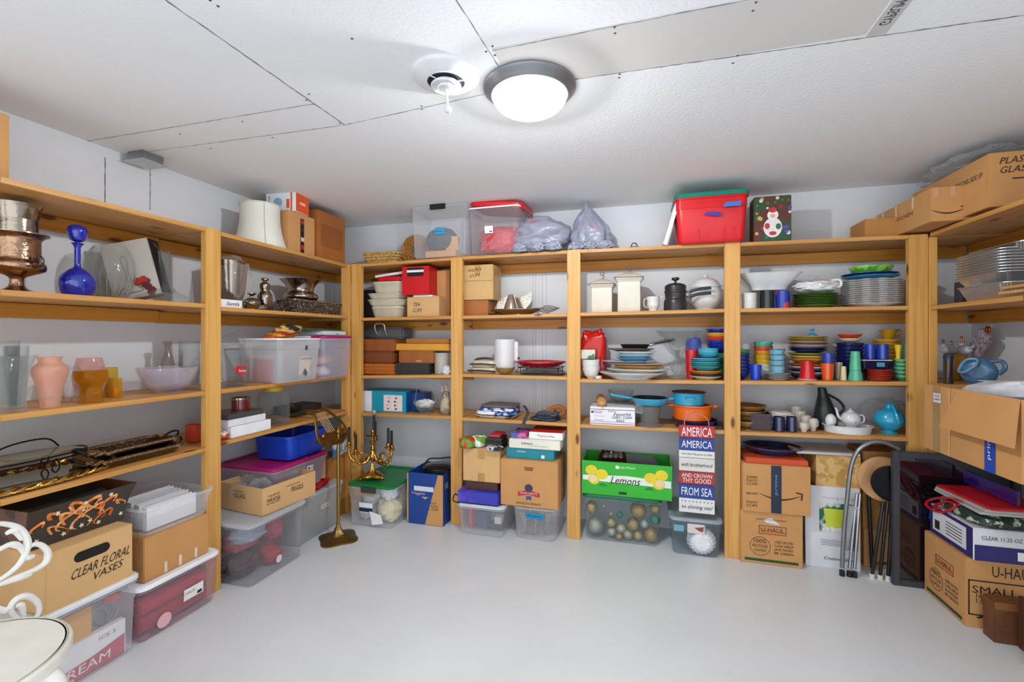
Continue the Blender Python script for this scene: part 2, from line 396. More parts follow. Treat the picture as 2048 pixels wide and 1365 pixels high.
def stack(side, u0, u1, vt, d, base, cols, what, where, name='dinner_plate', cat='plate', prof=None, rough=.25, thin=None, jit=.002, kind=PLATE, hmul=1.9, e=2., rims=None, **kw):
    g = ce(side, u0, u1, vt, d, base); n = len(cols); sp = g.h/(n+hmul-1); ph = sp*hmul; z = g.z
    for i, (cn, c) in enumerate(cols):
        q = G(); q.__dict__.update(g.__dict__); q.h = ph*.98; q.loc = g.loc+Vector((rnd.uniform(-jit,jit),rnd.uniform(-jit,jit),i*sp))
        pos = ('top' if (i == n-1 and n > 1) else ORD[i])
        mat = c if not isinstance(c, str) else P(c, rough, coat=.3)
        rr = rims[i] if rims else None
        if rr:
            rt = turned(q, kind, mat, name, f'{cn} {what}, {pos} of {where}', cat, group=f'{where}', e=e, **kw)
            m = MB(); m.tube([(math.cos(a*2*PI/32)*q.R*.995, math.sin(a*2*PI/32)*q.R*.995, q.h*.94) for a in range(32)], min(.0022,sp*.13), 5, closed=True); m.build('rim', rr, rt)
        else: single(q, kind, mat, name, f'{cn} {what}, {pos} of {where}', cat, group=f'{where}', e=e, **kw)
    g.top = g.z+g.h; return g
# ================================================================ SETTING
def struct(m, name, mat, **k): return tag(m.build(name, mat, **k), kind='structure')
WALL = P('#dcdfe4',.7,bump=.08,bscale=140,var=.01,name='wall_paint'); CEIL = P('#f1f3f5',.8,bump=.1,bscale=70,var=.012,vscale=2,name='textured_ceiling_paint')
FLOORM = P('#d9dcdf',.33,bump=.03,bscale=25,var=.035,vscale=2.2,name='painted_concrete')
YN = -4.3
struct(MB().box(-.1,RW+.1,YN,.1,-.1,0),'floor',FLOORM); struct(MB().box(-.1,RW+.1,YN,.1,RH,RH+.1),'ceiling',CEIL)
struct(MB().box(-.1,RW+.1,0,.1,0,RH),'wall_back',WALL); struct(MB().box(-.1,0,YN,0,0,RH),'wall_left',WALL); struct(MB().box(RW,RW+.1,YN,0,0,RH),'wall_right',WALL)
SEAM = P('#77797c',.9,name='seam_grey'); PANEL = P('#d8d5d2',.6,var=.03,vscale=2,name='bare_drywall')  # dark grey of the drywall joints and wall cracks
tn = [0]
def seam(p, q, wdt=.004, z=RH-.0012):
    p, q = Vector(p), Vector(q); L = (q-p).length; n = max(2,int(L/.02)); dr = (q-p)/L; sd = Vector((-dr.y,dr.x)); m = MB(); a = []; b = []
    for i in range(n+1):
        c = p+dr*L*i/n; j = rnd.uniform(-.0012,.0012); k = wdt*rnd.uniform(.25,1)
        a.append((c.x+sd.x*(j+k/2),c.y+sd.y*(j+k/2),z)); b.append((c.x+sd.x*(j-k/2),c.y+sd.y*(j-k/2),z))
    m.add(a+b, [(i,i+1,n+2+i,n+1+i) for i in range(n)]); tn[0] += 1; struct(m, f'trim_{tn[0]}', SEAM, smooth=False)
seam((1.307,-2.6),(1.32,-1.655),.006); seam((0,-1.69),(1.32,-1.655),.004); seam((0,-1.86),(1.319,-1.85),.0035)
seam((1.32,-1.655),(2.13,-1.735),.004); seam((2.10,-2.35),(2.135,-1.75),.004); seam((2.133,-1.975),(2.95,-1.99),.004); seam((2.2,-1.735),(3.75,-1.69),.0055); seam((2.95,-1.99),(4.5,-2.0),.004)
m = MB(); m.box(2.137,3.30,-1.985,-1.722,RH-.0009,RH); tn[0]+=1; struct(m,f'trim_{tn[0]}',PANEL)
m = MB(); m.box(3.305,3.36,-2.4,-1.71,RH-.0025,RH); tn[0]+=1; st=struct(m,f'trim_{tn[0]}',P('#c9c8c6',.6,name='paper_tape_joint'))
gq = G(); gq.w=gq.d=1; gq.h=0; gq.tap=1
vs, fs = tmesh('GYPSUM PANEL'); m = MB(); m.add([(3.332+y*.03, -1.86-x*.2, RH-.0032) for x,y in vs], fs); tn[0]+=1; struct(m,f'trim_{tn[0]}',INK,smooth=False)
m = MB()
for u,v in [(985,92),(972,103),(990,110),(704,77),(618,188),(613,200),(628,208),(680,247),(700,247),(843,212),(844,218),(1229,54),(1230,66),(1512,4),(1506,21),(1475,111),(1466,126),(1239,148),(1238,155),(1740,68),(1757,65),(485,243),(545,275),(360,268),(421,297),(420,0),(436,12)]:
    p = hit_z(u,v,RH); m.lathe([(0,0),(1,0),(1,1),(0,1)],.004,.001,8,c=(p.x,p.y,RH-.0015))
tn[0]+=1; struct(m,f'trim_{tn[0]}',P('#4a4a4c',.8,name='nail_dimples'))
def wseam(u, v0, v1):                                # cracks in the left wall
    a, b = hit_x(u,v0,0.), hit_x(u,v1,0.); m = MB(); n = 14; A=[];Bq=[]
    for i in range(n+1):
        z = a.z+(b.z-a.z)*i/n; j = rnd.uniform(-.001,.001); k=rnd.uniform(.001,.003); A.append((.0012,a.y+j-k,z)); Bq.append((.0012,a.y+j+k,z))
    m.add(A+Bq,[(i,i+1,n+2+i,n+1+i) for i in range(n)]); tn[0]+=1; struct(m,f'trim_{tn[0]}',SEAM,smooth=False)
wseam(210,315,420); wseam(300,330,420)
m = MB()                                             # plumbing-chase lines on back wall
for u in (1066,1071,1085,1093): p = hit_y(u,600,0); m.box(p.x-.001,p.x+.001,-.0012,0,.8,1.93)
tn[0]+=1; struct(m,f'trim_{tn[0]}',P('#a0a4a8',.7,name='wall_groove'))
# junction box on ceiling at left wall
rt = root('junction_box','galvanized metal electrical junction box hanging at ceiling edge','junction box',(.1,-1.66,RH))
MB().box(-.055,.055,-.055,.055,-.045,0).build('body',STEEL,rt,bevel=.003); MB().box(-.07,.07,-.07,.07,-.049,-.045).build('cover_plate',P('#c9cbcc',.4,metal=.6,name='zinc'),rt,bevel=.002)
# ceiling lamp
lc = Vector((2.2,-1.722,RH)); rt = root('ceiling_lamp','round flush ceiling lamp with grey metal rim and glowing dome','lamp',lc)
MB().lathe([(0,0),(1,0),(1,-.16),(.97,-.3),(.9,-.55),(.84,-.76),(.8,-.76),(.8,-.6),(.2,-.3),(0,-.3)],.178,.05,48).build('metal_rim',P('#8f9193',.4,metal=.7,name='brushed_nickel'),rt)
em, n_, l_, o_ = nt('lit_dome_glass'); e_ = n_.new('ShaderNodeEmission'); e_.inputs[0].default_value=(.97,.985,1,1); e_.inputs[1].default_value=LAMP_E
t_ = n_.new('ShaderNodeBsdfTransparent'); x_ = n_.new('ShaderNodeMixShader'); x_.inputs[0].default_value=.4; l_.new(t_.outputs[0],x_.inputs[1]); l_.new(e_.outputs[0],x_.inputs[2]); l_.new(x_.outputs[0],o_.inputs[0])
MB().lathe([(.8*math.cos(k*PI/20),-.038/.05-1.35*math.sin(k*PI/20)) for k in range(11)],.178,.05,48).build('glass_dome',em,rt)
bulb = bpy.data.objects.new('bulb',bpy.data.lights.new('bulb','POINT')); C.objects.link(bulb); bulb.parent = rt; bulb.location=(0,0,-.043); bulb.data.energy=BULB_W; bulb.data.shadow_soft_size=.03; bulb.data.color=(.97,.985,1)
# ventilation valve
vc = Vector((1.925,-1.886,RH)); rt = root('ceiling_vent','round white ceiling air vent with concentric rings beside the lamp','vent',vc)
VW = P('#e6e6e8',.4,name='white_enamel'); s_=.125
MB().lathe([(0,0),(1,0),(1,-.06),(.93,-.14),(.62,-.3),(.55,-.3),(.55,-.1),(0,-.08)],s_,.1,40).build('outer_flange',VW,rt)
MB().lathe([(0,-.2),(.56,-.2),(.56,-.24),(0,-.24)],s_,.1,32).build('duct_throat',P('#20263a',.6,name='dark_duct'),rt)
MB().lathe([(.36,-.30),(.43,-.38),(.45,-.44),(.42,-.46),(.35,-.38)],s_,.1,36).build('ring',VW,rt)
MB().lathe([(0,-.3),(.2,-.36),(.27,-.5),(.25,-.54),(.18,-.46),(0,-.44)],s_,.1,36).build('centre_cone',VW,rt)
for a in (0,2.1,4.2): MB().cyl((math.cos(a)*.02,math.sin(a)*.02,-.03),(math.cos(a)*.072,math.sin(a)*.072,-.03),.0025,6).build('strut',VW,rt)
m=MB(); m.cyl((0,0,-.04),(.004,.005,-.115),.0045,8); m.sph(.013,(.005,.006,-.125)); m.build('adjusting_rod',VW,rt)
# ================================================================ SHELVING
TH = .022
def board(rt, side, a0, z0, a1, z1, d0, d1, name='shelf_board'):
    m = MB(); n = max(2,int((a1-a0)/.25)); L = a1-a0; mid = (a0+a1)/2; zc = (z0+z1)/2; rings = []
    for i in range(n+1):
        a = a0+L*i/n; z = z0+(z1-z0)*i/n
        rings.append([W3(side,a,d0,z-TH),W3(side,a,d0,z),W3(side,a,d1,z),W3(side,a,d1,z-TH)])
    o = W3(side,mid,(d0+d1)/2,zc)
    m.loft([[tuple(p-o) for p in r] for r in rings]); ob = m.build(name, BX if side=='B' else BY, rt, bevel=.002); ob.location = o
def stick(rt, name, mat, x0,x1,y0,y1,z0,z1, bev=.003):
    c = Vector(((x0+x1)/2,(y0+y1)/2,(z0+z1)/2)); m = MB(); m.box(x0-c.x,x1-c.x,y0-c.y,y1-c.y,z0-c.z,z1-c.z); ob = m.build(name,mat,rt,bevel=bev); ob.location = c
PX = {'p2':1.2699,'p3':2.1261,'p4':3.1066}
rB = root('shelving_unit','long stained pine shelving unit along the back wall','shelving',(0,0,0))
zt = shz('B',1,2.)
for x in PX.values(): stick(rB,'post',POST,x,x+.089,-DB,-DB+.038,0,shz('B',1,x)+.002)
stick(rB,'post',POST,4.055,4.144,-DB,-DB+.038,0,shz('B',1,4.)+.0)
stick(rB,'post',POST,.4245,.513,-DB,-DB+.038,0,shz('B',1,.5)+.002)
XE = [.513,1.2699,1.3589,2.1261,2.2151,3.1066,3.1956,4.055]
for row in (1,2,3,4):
    S_ = SEG[('B',row)]
    for b in range(4):
        a0, a1 = XE[2*b], XE[2*b+1]
        e = .0
        board(rB,'B',a0+.0008,S_[b][1],a1-.0008,S_[b][3],.0,DB-.001)
        if b < 3: board(rB,'B',a1,S_[b][3],XE[2*b+2],S_[b+1][1],.0,DB-.0385,'shelf_joint')
        lh = (.07 if row < 3 else .02)
        stick(rB,'wall_ledger',LX,a0-(.5 if b==0 else .045),a1+(.045 if b<3 else .44),-.038,-.0005,min(S_[b][1],S_[b][3])-TH-lh,min(S_[b][1],S_[b][3])-TH-.0005)
    board(rB,'B',.0005,S_[0][1],.4240,S_[0][1],.0,DB-.001); board(rB,'B',.4245,S_[0][1],.5125,S_[0][1],.0,DB-.039,'shelf_joint')
    board(rB,'B',4.0558,S_[3][3],RW-.0005,S_[3][3],.0,DB-.0385)
rL = root('shelving_unit','stained pine shelving unit along the left wall','shelving',(0,0,0))
Q1 = -1.5842
stick(rL,'post',POST,DL-.038,DL,Q1,Q1+.089,0,shz('L',1,Q1)+.004); stick(rL,'post',POST,DL-.038,DL,-2.95,-2.861,0,shz('L',1,-2.4)); stick(rL,'post',POST,DL-.062,DL+.0015,-DB-.0385,-DB-.0005,0,shz('L',1,-.4)+.002)
for row in (1,2,3,4):
    S_ = SEG[('L',row)]
    sl = (S_[0][3]-S_[0][1])/(S_[0][2]-S_[0][0])
    zA = S_[0][3]+sl*(-2.86-S_[0][2])*(0.3)
    board(rL,'L',-2.86,zA,S_[0][0],S_[0][1],.0005,DL-.001); board(rL,'L',S_[0][0]+.0003,S_[0][1],Q1-.0005,S_[0][3],.0005,DL-.001)
    board(rL,'L',Q1,S_[0][3],Q1+.089,S_[1][1],.0005,DL-.0385,'shelf_joint'); board(rL,'L',Q1+.0895,S_[1][1],-DB-.0395,S_[1][3],.0005,DL-.001)
    for y0,y1,z in ((-2.86,Q1+.04,min(S_[0][1],S_[0][3])),(Q1+.041,-.04,min(S_[1][1],S_[1][3]))):
        stick(rL,'wall_ledger',LY,.0005,.038,y0,y1,z-TH-(.065 if row<3 else .02),z-TH-.0005)
rR = root('shelving_unit','stained pine shelving unit along the right wall','shelving',(0,0,0))
stick(rR,'post',POST,4.1455,4.1835,-DB-.006,-DB+.083,0,shz('R',1,.37)-TH-.001); stick(rR,'post',POST,RW-DR,RW-DR+.038,-1.101,-1.012,0,shz('R',1,1.)-.03); stick(rR,'post',POST,RW-DR,RW-DR+.038,-1.79,-1.7005,0,shz('R',1,1.2))
for row in (1,2,3,4):
    s_ = SEG[('R',row)][0]; z0, z1 = s_[1], s_[3]; z0 = z1 = (z0+z1)/2 if row>1 else z0
    if row > 2: z0 = z1 = SEG[('B',row)][3][3]
    SEG[('R',row)] = [(s_[0],z0,s_[2],z1)]
    board(rR,'R',DB+.008,z0,1.0045,z1,.0005,DR-.001); board(rR,'R',1.095,z1,1.7,z1,.0005,DR-.001); board(rR,'R',1.005,z1,1.0945,z1,.0005,DR-.039,'shelf_joint')
    stick(rR,'wall_ledger',LY,RW-.038,RW-.0005,-1.7,-.04,min(z0,z1)-TH-(.07 if row<3 else .02),min(z0,z1)-TH-.0005)
# electrical bracket on the corner post
o = MB().box(-.006,.006,-.002,.002,-.06,.06).build('mending_plate',WHITE,rR,bevel=.001); o.location=hit_y(1852,845,-DB-.008)
# ================================================================ LEFT WALL, NEAR BAY
GB = P('#c9ccd2',.3,name='pale_panel')
# far-left box on top shelf
g = gw('L',-2.62,al('L',19,.34),.34,.27,shz('L',1,-2.37)+.001,zz('L',10,228,.34))
carton(g,'cardboard box on the top left shelf at the photo\'s left edge',CARD)
# silver champagne urn with liner bowl
g = ce('L',-22,84,470,.24,2); g.R*=1.0
R_ = g.R; rt = turned(g,[(0,0),(.72,0),(.72,.04),(.35,.12),(.28,.24),(.45,.3),(1.15,.4),(1.2,.5),(1.02,.56),(.98,.62),(.98,.9),(1.15,.97),(1.3,1),(1.25,1),(.95,.92),(.92,.4),(0,.35)],P('#a8866c',.2,metal=1,bump=.25,name='rosy_silver'),'champagne_urn','large footed silver urn with scroll handles near left edge','urn')
handle(rt,DSILV,R_*1.15,g.h*.45,g.h*.6,R_*.45,-1.4,.008); handle(rt,DSILV,R_*1.15,g.h*.45,g.h*.6,R_*.45,1.74,.008)
MB().lathe([(1.28,1),(1.34,1),(1.34,1.02),(1.28,1.02)],R_,g.h,28).build('rim_band',SILV,rt)
g2 = ce('L',-20,82,410,.24,g.z+g.h*.72); single(g2,[(0,0),(.8,0),(.9,.5),(.92,.8),(1.1,1),(1.05,1),(.85,.6),(0,.1)],SILV,'silver_bowl','silver liner bowl nested in the top of the footed urn','bowl')
# blue decanter
g = ce('L',113,194,487,.27,2)
BLUE = P('#0a229c',.06,coat=1,name='cobalt_glass')
rt = turned(g,[(0,0),(.62,0),(.85,.08),(1,.24),(.9,.38),(.5,.5),(.2,.56),(.17,.7),(.17,.92),(.36,1),(.3,1),(.13,.9),(0,.9)],BLUE,'decanter','cobalt blue round decanter with ball stopper on left shelf','decanter','bottle')
m = MB(); m.lathe([(0,0),(.3,0),(.22,.15),(.7,.25),(1,.6),(.8,.9),(0,1)],g.R*.55,zz('L',g.um,450,.27)-g.top+.012,20,c=(0,0,g.h-.01)); m.build('stopper',BLUE,rt)
# rose bowl
g = ce('L',163,270,495,.17,2)
single(g,[(0,0),(.5,0),(.8,.15),(1,.5),(.92,.8),(.62,1),(.6,1),(.88,.78),(.95,.5),(.75,.17),(0,.05)],CUT,'rose_bowl','round cut crystal rose bowl behind the cobalt decanter','bowl')
rbw = g; RBC = bpy.data.objects[-1] if False else None
for o_ in C.objects:
    if o_.name=='rose_bowl': RBC = o_
for k in range(22):
    a = k*2*PI/22; m = MB(); m.tube([(rbw.R*(r+.012)*math.cos(a+da),rbw.R*(r+.012)*math.sin(a+da),z_*rbw.h) for r,z_,da in ((.55,.04,0),(.82,.18,.02),(.98,.42,.07),(.99,.58,.12+.05*(k%3)))],lambda t:.0028*(1-.8*t),5,sub=3); m.build('cut_line',P('#9a958e',.2),RBC)
# ship decanter
g = ce('L',268,380,503,.3,2)
rt = turned(g,[(0,0),(.9,0),(1,.07),(.95,.12),(.5,.22),(.28,.34),(.2,.6),(.18,.9),(.24,1),(.2,1),(.15,.6),(.24,.34),(.45,.24),(0,.04)],GLASS,'wine_decanter','clear flat bottomed ship decanter with slender neck','decanter','bottle')
m = MB(); m.tube([(-.01,0,g.h*.99),(-.03,0,g.h*1.05),(-.05,0,g.h*1.12)],.004,6); m.build('lip',GLASS,rt)
# decanter gift box leaning
g = gw('L',-1.86,-1.65,.27,.09,shz('L',2,-1.7)+.02,shz('L',2,-1.7)+.30)
rt = carton(g,'leaning black gift box printed with a decanter and red rose','#' and P('#b9b1a8',.35,name='printed_carton'),'gift_box','box',rot=-1.1,tilt=(0,-.24))
dbox(rt,g,'R',0,g.h/2,g.d*.98,g.h*.98,BLACK,'side_panel')
fn = face(g,'F'); m = MB(); m.tube([fn(x,z,.002) for x,z in ((-.065,.03),(.03,.03),(.02,.05),(-.005,.075),(-.012,.13),(-.005,.2),(-.03,.2),(-.024,.13),(-.03,.075),(-.055,.05),(-.07,.035))],.0016,5,closed=True,sub=3); m.build('printed_decanter',P('#5d5854',.4),rt)
m = MB(); fn = face(g,'F')
for i in range(9):
    c = (.045+rnd.uniform(-.03,.035), .07+rnd.uniform(-.06,.05)); m.add([fn(c[0]+.02*math.cos(k),c[1]+.018*math.sin(k),.002+i*.0001) for k in range(6)],[tuple(range(6))])
m.build('printed_rose',P('#a82a14',.5,h2='#5a120a'),rt,smooth=False)
# row 3: vases
CV = [(0,0),(.5,0),(.58,.06),(.55,.25),(.62,.6),(.85,.92),(1,1),(.94,1),(.58,.6),(.48,.1),(0,.06)]
g = ce('L',-34,76,712,.36,3); single(g,CV,CUT,'crystal_vase','tall fluted cut crystal vase at front of the left shelf','vase',seg=36,wav=(12,.05))
g = ce('L',-30,42,682,.18,3); single(g,[(0,0),(.7,0),(.75,.05),(1,1),(.94,1),(.7,.06),(0,.05)],GLASS,'glass_vase','tall plain glass vase standing nearest the wall at far left','vase')
g = ce('L',5,60,692,.26,3); single(g,[(0,0),(.6,0),(.65,.05),(1,1),(.93,1),(.6,.06),(0,.05)],GLASS,'glass_vase','plain conical glass vase peeking out over the crystal vase','vase')
g = ce('L',60,138,714,.36,3)
single(g,[(0,0),(.52,0),(.55,.1),(.8,.48),(1,.68),(.95,.8),(.62,.9),(.7,1),(.64,1),(.5,.9),(.9,.78),(.9,.68),(0,.1)],clear('#f8dfd2',.38,'#f0bfa6',.3,bump=.3,name='frosted_pink_glass',edge=.3),'pink_vase','frosted peach glass vase with fan relief on the left shelf','vase')
m = MB(); m.lump(.16,.1,.15,3,.25,4); o = m.build('plastic_wrapped_glass',POLY,None,W3('L',al('L',138,.2),.2,shz('L',3,-2.1)+.001)); tag(o,'glassware in crumpled clear wrap behind peach vase','wrapped glass')
g = ce('L',142,214,716,.22,3); single(g,[(0,0),(.5,0),(.9,.3),(1,.55),(.85,.85),(.72,1),(.68,1),(.8,.85),(.94,.55),(.8,.3),(0,.1)],clear('#faeeec',.1,'#f0c4c0',.1,name='rose_tinted_glass'),'fish_bowl_vase','round clear vase with rose pink neck behind amber goblet','vase')
AMB = clear('#f4d98a',.12,'#d9a020',.06,bump=.3,bscale=25,name='amber_glass',edge=.5,blend=.25)
g = ce('L',146,216,742,.33,3); single(g,[(0,0),(.75,0),(.78,.04),(.68,.1),(.66,.5),(1,.75),(1.05,1),(1,1),(.9,.75),(.5,.5),(0,.48)],AMB,'amber_goblet','amber glass goblet bowl wide at top near peach vase','goblet')
g = gp('L',213,237,735,.2,.05,3); rt = carton(g,'tall clear jar with painted citrus fruit nearest amber goblet',clear('#f0e6b0',.3,'#e0c23a',.1,name='citrus_glass'),'fruit_jar','jar')
FR = P('#e9a81d',.4,h2='#5f9a20',vscale=22,name='citrus_fruit')
MB().lump(.035,.035,.09,2,.1).build('painted_fruit',FR,rt)
g = gp('L',227,246,757,.27,.04,3); rt = carton(g,'short clear jar with painted orange slice beside tall citrus jar',clear('#f0e6b0',.3,'#e9a820',.1,name='citrus_glass_short'),'fruit_jar','jar')
MB().lump(.03,.03,.05,2,.1).build('painted_fruit',P('#e9921d',.4),rt)
g = ce('L',268,396,735,.28,3); single(g,BOWL,clear('#f5f0f5',.16,'#e5dde6',.08,name='lilac_tinted_glass'),'glass_bowl','wide clear glass salad bowl heaped with wrapped glass','bowl')
m = MB(); m.lump(g.R*1.2,g.R*1.2,g.h*.9,5,.25,3); o = m.build('bubble_wrap_bundle',POLY,None,g.loc+Vector((0,0,.018))); tag(o,'bundle of clear wrap inside wide glass salad bowl','wrap')
g = ce('L',318,352,683,.16,3); single(g,[(0,0),(1,0),(1,.1),(.9,.5),(.4,.8),(.35,.88),(.6,1),(.5,1),(.28,.86),(.8,.5),(0,.1)],clear('#ddd6d2',.3,'#b3a9a4',.1,name='smoky_glass'),'glass_carafe','smoky glass carafe standing behind the salad bowl','carafe')
g = ce('L',352,404,683,.14,3); rt = turned(g,[(0,0),(.8,0),(.85,.05),(.8,.9),(.9,1),(.84,1),(.75,.06),(0,.05)],GLASS,'glass_pitcher','clear glass pitcher with big handle beside near post','pitcher'); handle(rt,GLASS,g.R*.85,g.h*.5,g.h*.92,g.R*.9,2.6,.007)
m = MB(); m.lump(.07,.05,.035,8,.2); o = m.build('blue_cloth',P('#1f78c0',.7),None,W3('L',-1.64,.28,shz('L',3,-1.64)+.002)); tag(o,'small piece of bright blue cloth beside near post','cloth')
# row 4: trays
zt4 = shz('L',4,-2.2)+.001
rt = root('mirror_tray','oval mirrored tray with twisted gold rope edge on left shelf','tray',W3('L',-2.27,.235,zt4+.004),ROT['L'])
MB().lathe([(0,0),(1,0),(1,.9),(0,1)],1,.012,48,sx=.38,sy=.17).build('mirror_plate',P('#b9b79c',.06,metal=.9,name='mirror'),rt)
m = MB(); N = 200
for ph in (0,PI): m.tube([((.38+.007*math.cos(i*.9+ph))*math.cos(2*PI*i/N),(.172+.007*math.cos(i*.9+ph))*math.sin(2*PI*i/N),.013+.007*math.sin(i*.9+ph)) for i in range(N)],.0062,6,closed=True)
m.build('rope_edge',GOLD,rt)
m = MB(); m.tube([(.38,-.03,.01),(.43,-.02,.02),(.45,.0,.02),(.43,.03,.02),(.38,.03,.01)],.007,6,sub=4); m.build('handle',GOLD,rt)
IR = P('#1c1a1a',.4,metal=.6,name='black_wire')
rt = root('wire_stand','oval black wire serving stand with loop feet on mirrored tray','stand',W3('L',-2.24,.2,zt4+.021),ROT['L'])
for rx, ry, z, n in ((.25,.11,.07,'top_ring'),(.25,.113,.055,'lower_ring')): MB().tube([(rx*math.cos(2*PI*i/48),ry*math.sin(2*PI*i/48),z) for i in range(48)],.0035,6,closed=True).build(n,IR,rt)
for a in (-2.3,-1.2,-.2,.9,2.2): 
    x, y = .25*math.cos(a), .11*math.sin(a); MB().tube([(x,y,.06),(x+.012,y,.03),(x,y,.004),(x-.014,y,.02),(x-.004,y,.05)],.0032,6,sub=4).build('leg',IR,rt)
MB().tube([(-.05,0.10,.07),(.05,.10,.11),(.16,.09,.115),(.2,.08,.075)],.0035,6,sub=6).build('handle',IR,rt)
MB().lathe([(0,0),(.95,0),(1,1),(0,1)],1,.006,36,sx=.22,sy=.095,c=(.0,0,.071)).build('glass_plate',clear('#dcd9cc',.35,'#b8b39a',.05,name='glass_plate'),rt)
# ornate silver tray stack
for i,(wd,dd,lb) in enumerate(((.40,.19,'lower'),(.37,.17,'upper'))):
    rt = root('ornate_tray',('dark silver serving tray with ornate relief rim, %s of the two beside near post'%lb),'tray',W3('L',-1.86,.29,shz('L',4,-1.86)+.001+i*.036),ROT['L'],'ornate silver trays')
    m = MB(); m.loft([m.rr(wd*.8,dd*.7,.05,0),m.rr(wd,dd,.06,.03),m.rr(wd*.98,dd*.97,.06,.034),m.rr(wd*.78,dd*.68,.05,.008)]); m.build('tray_body',DSILV,rt)
    m = MB(); base = m.rr(wd,dd,.06,.034,seg=8)
    m.tube([(p[0]*(1+.03*math.sin(k*2.1)),p[1]*(1+.05*math.sin(k*2.1)),.034+.005*math.sin(k*1.7)) for k,p in enumerate(base)],.008,6,closed=True,sub=3); m.build('relief_rim',P('#8c7458',.2,metal=1,bump=.8,bscale=150,name='relief_silver'),rt)
    for sx in (-1,1): MB().tube([(sx*wd/2,-.04,.034),(sx*(wd/2+.03),-.02,.055),(sx*(wd/2+.03),.02,.055),(sx*wd/2,.04,.034)],.005,6,sub=5).build('handle',IR,rt)
g = gp('L',392,407,850,.3,.08,4); carton(g,'thin orange red folded packet behind ornate trays','#' and P('#c8442c',.6),'folded_packet','packet')
g = gp('L',175,205,905,.3,.1,4); carton(g,'small brown wooden block between the mirror tray and ornate trays',P('#8c5a30',.5),'wooden_block','block')
# floor stacks: ice cream bin, vases carton, tole magazine box
g = gw('L',-2.44,-1.976,.49,.40,0.0,.322,1.06)
g.tap=1.04
rt = sbin(g,'clear bin on floor packed with printed cartons, beneath clear floral vases box',body=FROST,rim=P('#9a9ea2',.4,name='grey_rim'),lid=P('#e6e8ec',.35,name='white_lid'))
rw = root('food_carton','pink and white carton reading CREAM pressed inside the clear bin','carton',W3('L',-2.1,.463,.004),ROT['L'])
gg = gw('L',-2.36,-2.0,.47,.03,.004,.15); rw.location = gg.loc
MB().box(-gg.w/2,gg.w/2,-.015,.015,0,gg.h).build('body',WHITE,rw,bevel=.002)
decal(rw,gg,'F',[(-.175,.002),(.175,.002),(.175,.085),(.06,.062),(-.03,.055),(-.175,.055)],P('#c0324c',.5),'pink_band'); txt(rw,gg,'F','O CREAM',-.01,.036,.26,.034,WHITE,.1); txt(rw,gg,'F','TUB',-.04,.011,.07,.012,WHITE); txt(rw,gg,'F','ICE 3',.11,.118,.06,.016,P('#b86a78',.5))
gg = gw('L',-2.33,-2.115,.455,.03,.09,.27); rw = root('food_carton','yellow carton with dark oval badge inside the clear bin','carton',gg.loc,ROT['L'])
MB().box(-gg.w/2,gg.w/2,-.015,.015,0,gg.h).build('body',P('#d99a35',.5),rw,bevel=.002)
fn = face(gg,'F'); decal(rw,gg,'F',[(-.045+.075*math.cos(k*PI/16),.07+.055*math.sin(k*PI/16)) for k in range(32)],P('#e8c79c',.5),'printed_ring'); decal(rw,gg,'F',[(-.04+.055*math.cos(k*PI/16),.07+.035*math.sin(k*PI/16)) for k in range(32)],P('#2e3440',.5),'printed_oval',.002); txt(rw,gg,'F','ORIGINAL',-.04,.075,.08,.014,WHITE,o=.003); txt(rw,gg,'F','VANILLA',-.04,.055,.06,.01,WHITE,o=.003)
gg = gw('L',-2.33,-2.2,.473,.012,.005,.06)
m = MB(); m.lump(.1,.06,.05,4,.2); o = m.build('red_bow',P('#d8302c',.4),None,W3('L',-2.03,.42,.235)); tag(o,'shiny red bow lying high inside the clear ice cream bin','bow')
for i in range(3):
    m = MB(); m.tube([(0,.05*math.cos(a*PI/10),.05*math.sin(a*PI/10)) for a in range(20)],.003,6,closed=True); o = m.build('wire_ring',STEEL,None,W3('L',-2.08+i*.025,.40,.16+i*.01)); tag(o,'thin wire ring lying behind the pink carton in the bin','ring','wire rings in the ice cream bin')
g = gw('L',-2.285,-1.985,.49,.36,.3235,.555)
rt = carton(g,'cardboard box handwritten CLEAR FLORAL VASES with an oval hand hole',CARD2)
decal(rt,g,'F',[(x+.042*sx+.02*math.cos(t),.175+.02*math.sin(t)) for sx,ts in ((1,[-1.57+k*.3 for k in range(11)]),(-1,[1.57+k*.3 for k in range(11)])) for t in ts for x in (-.0,)],P('#1a1210',.9),'hand_hole')
txt(rt,g,'F','CLEAR FLORAL',.035,.12,.21,.036,INK,.35,.06); txt(rt,g,'F','VASES',.055,.078,.11,.03,INK,.35,.05)
g = gw('L',-2.31,-1.935,.44,.27,.5565,.715)
rt = root('magazine_box','open black tole magazine holder painted with orange scrolls','magazine holder',g.loc,g.rz)
TB = P('#3a332c',.3,name='black_tole'); w_,d_,h_ = g.w/2,g.d/2,g.h
m = MB()
def tole_y(t): return .7+.3*t+.12*math.sin(t*PI)*-1
for sgn in (-1,1):
    A = []
    for k in range(9):
        t = k/8; y = sgn*d_*tole_y(t); A.append([(-w_*(.86+.14*t),y,t*h_),(w_*(.86+.14*t),y,t*h_),(w_*(.86+.14*t),y+sgn*.004,t*h_),(-w_*(.86+.14*t),y+sgn*.004,t*h_)])
    m.loft(A)
m.build('side_panel',TB,rt); m = MB()
for sgn in (-1,1):
    A = []
    for k in range(9):
        t = k/8; y = d_*tole_y(t); x = sgn*w_*(.86+.14*t); A.append([(x,-y,t*h_),(x,y,t*h_),(x-sgn*.005,y,t*h_),(x-sgn*.005,-y,t*h_)])
    m.loft(A)
m.box(-w_*.86,w_*.86,-d_*.69,d_*.69,0,.006); m.build('end_panel',P('#6b4326',.35,h2='#3a2013',vscale=7,name='lacquered_end'),rt)
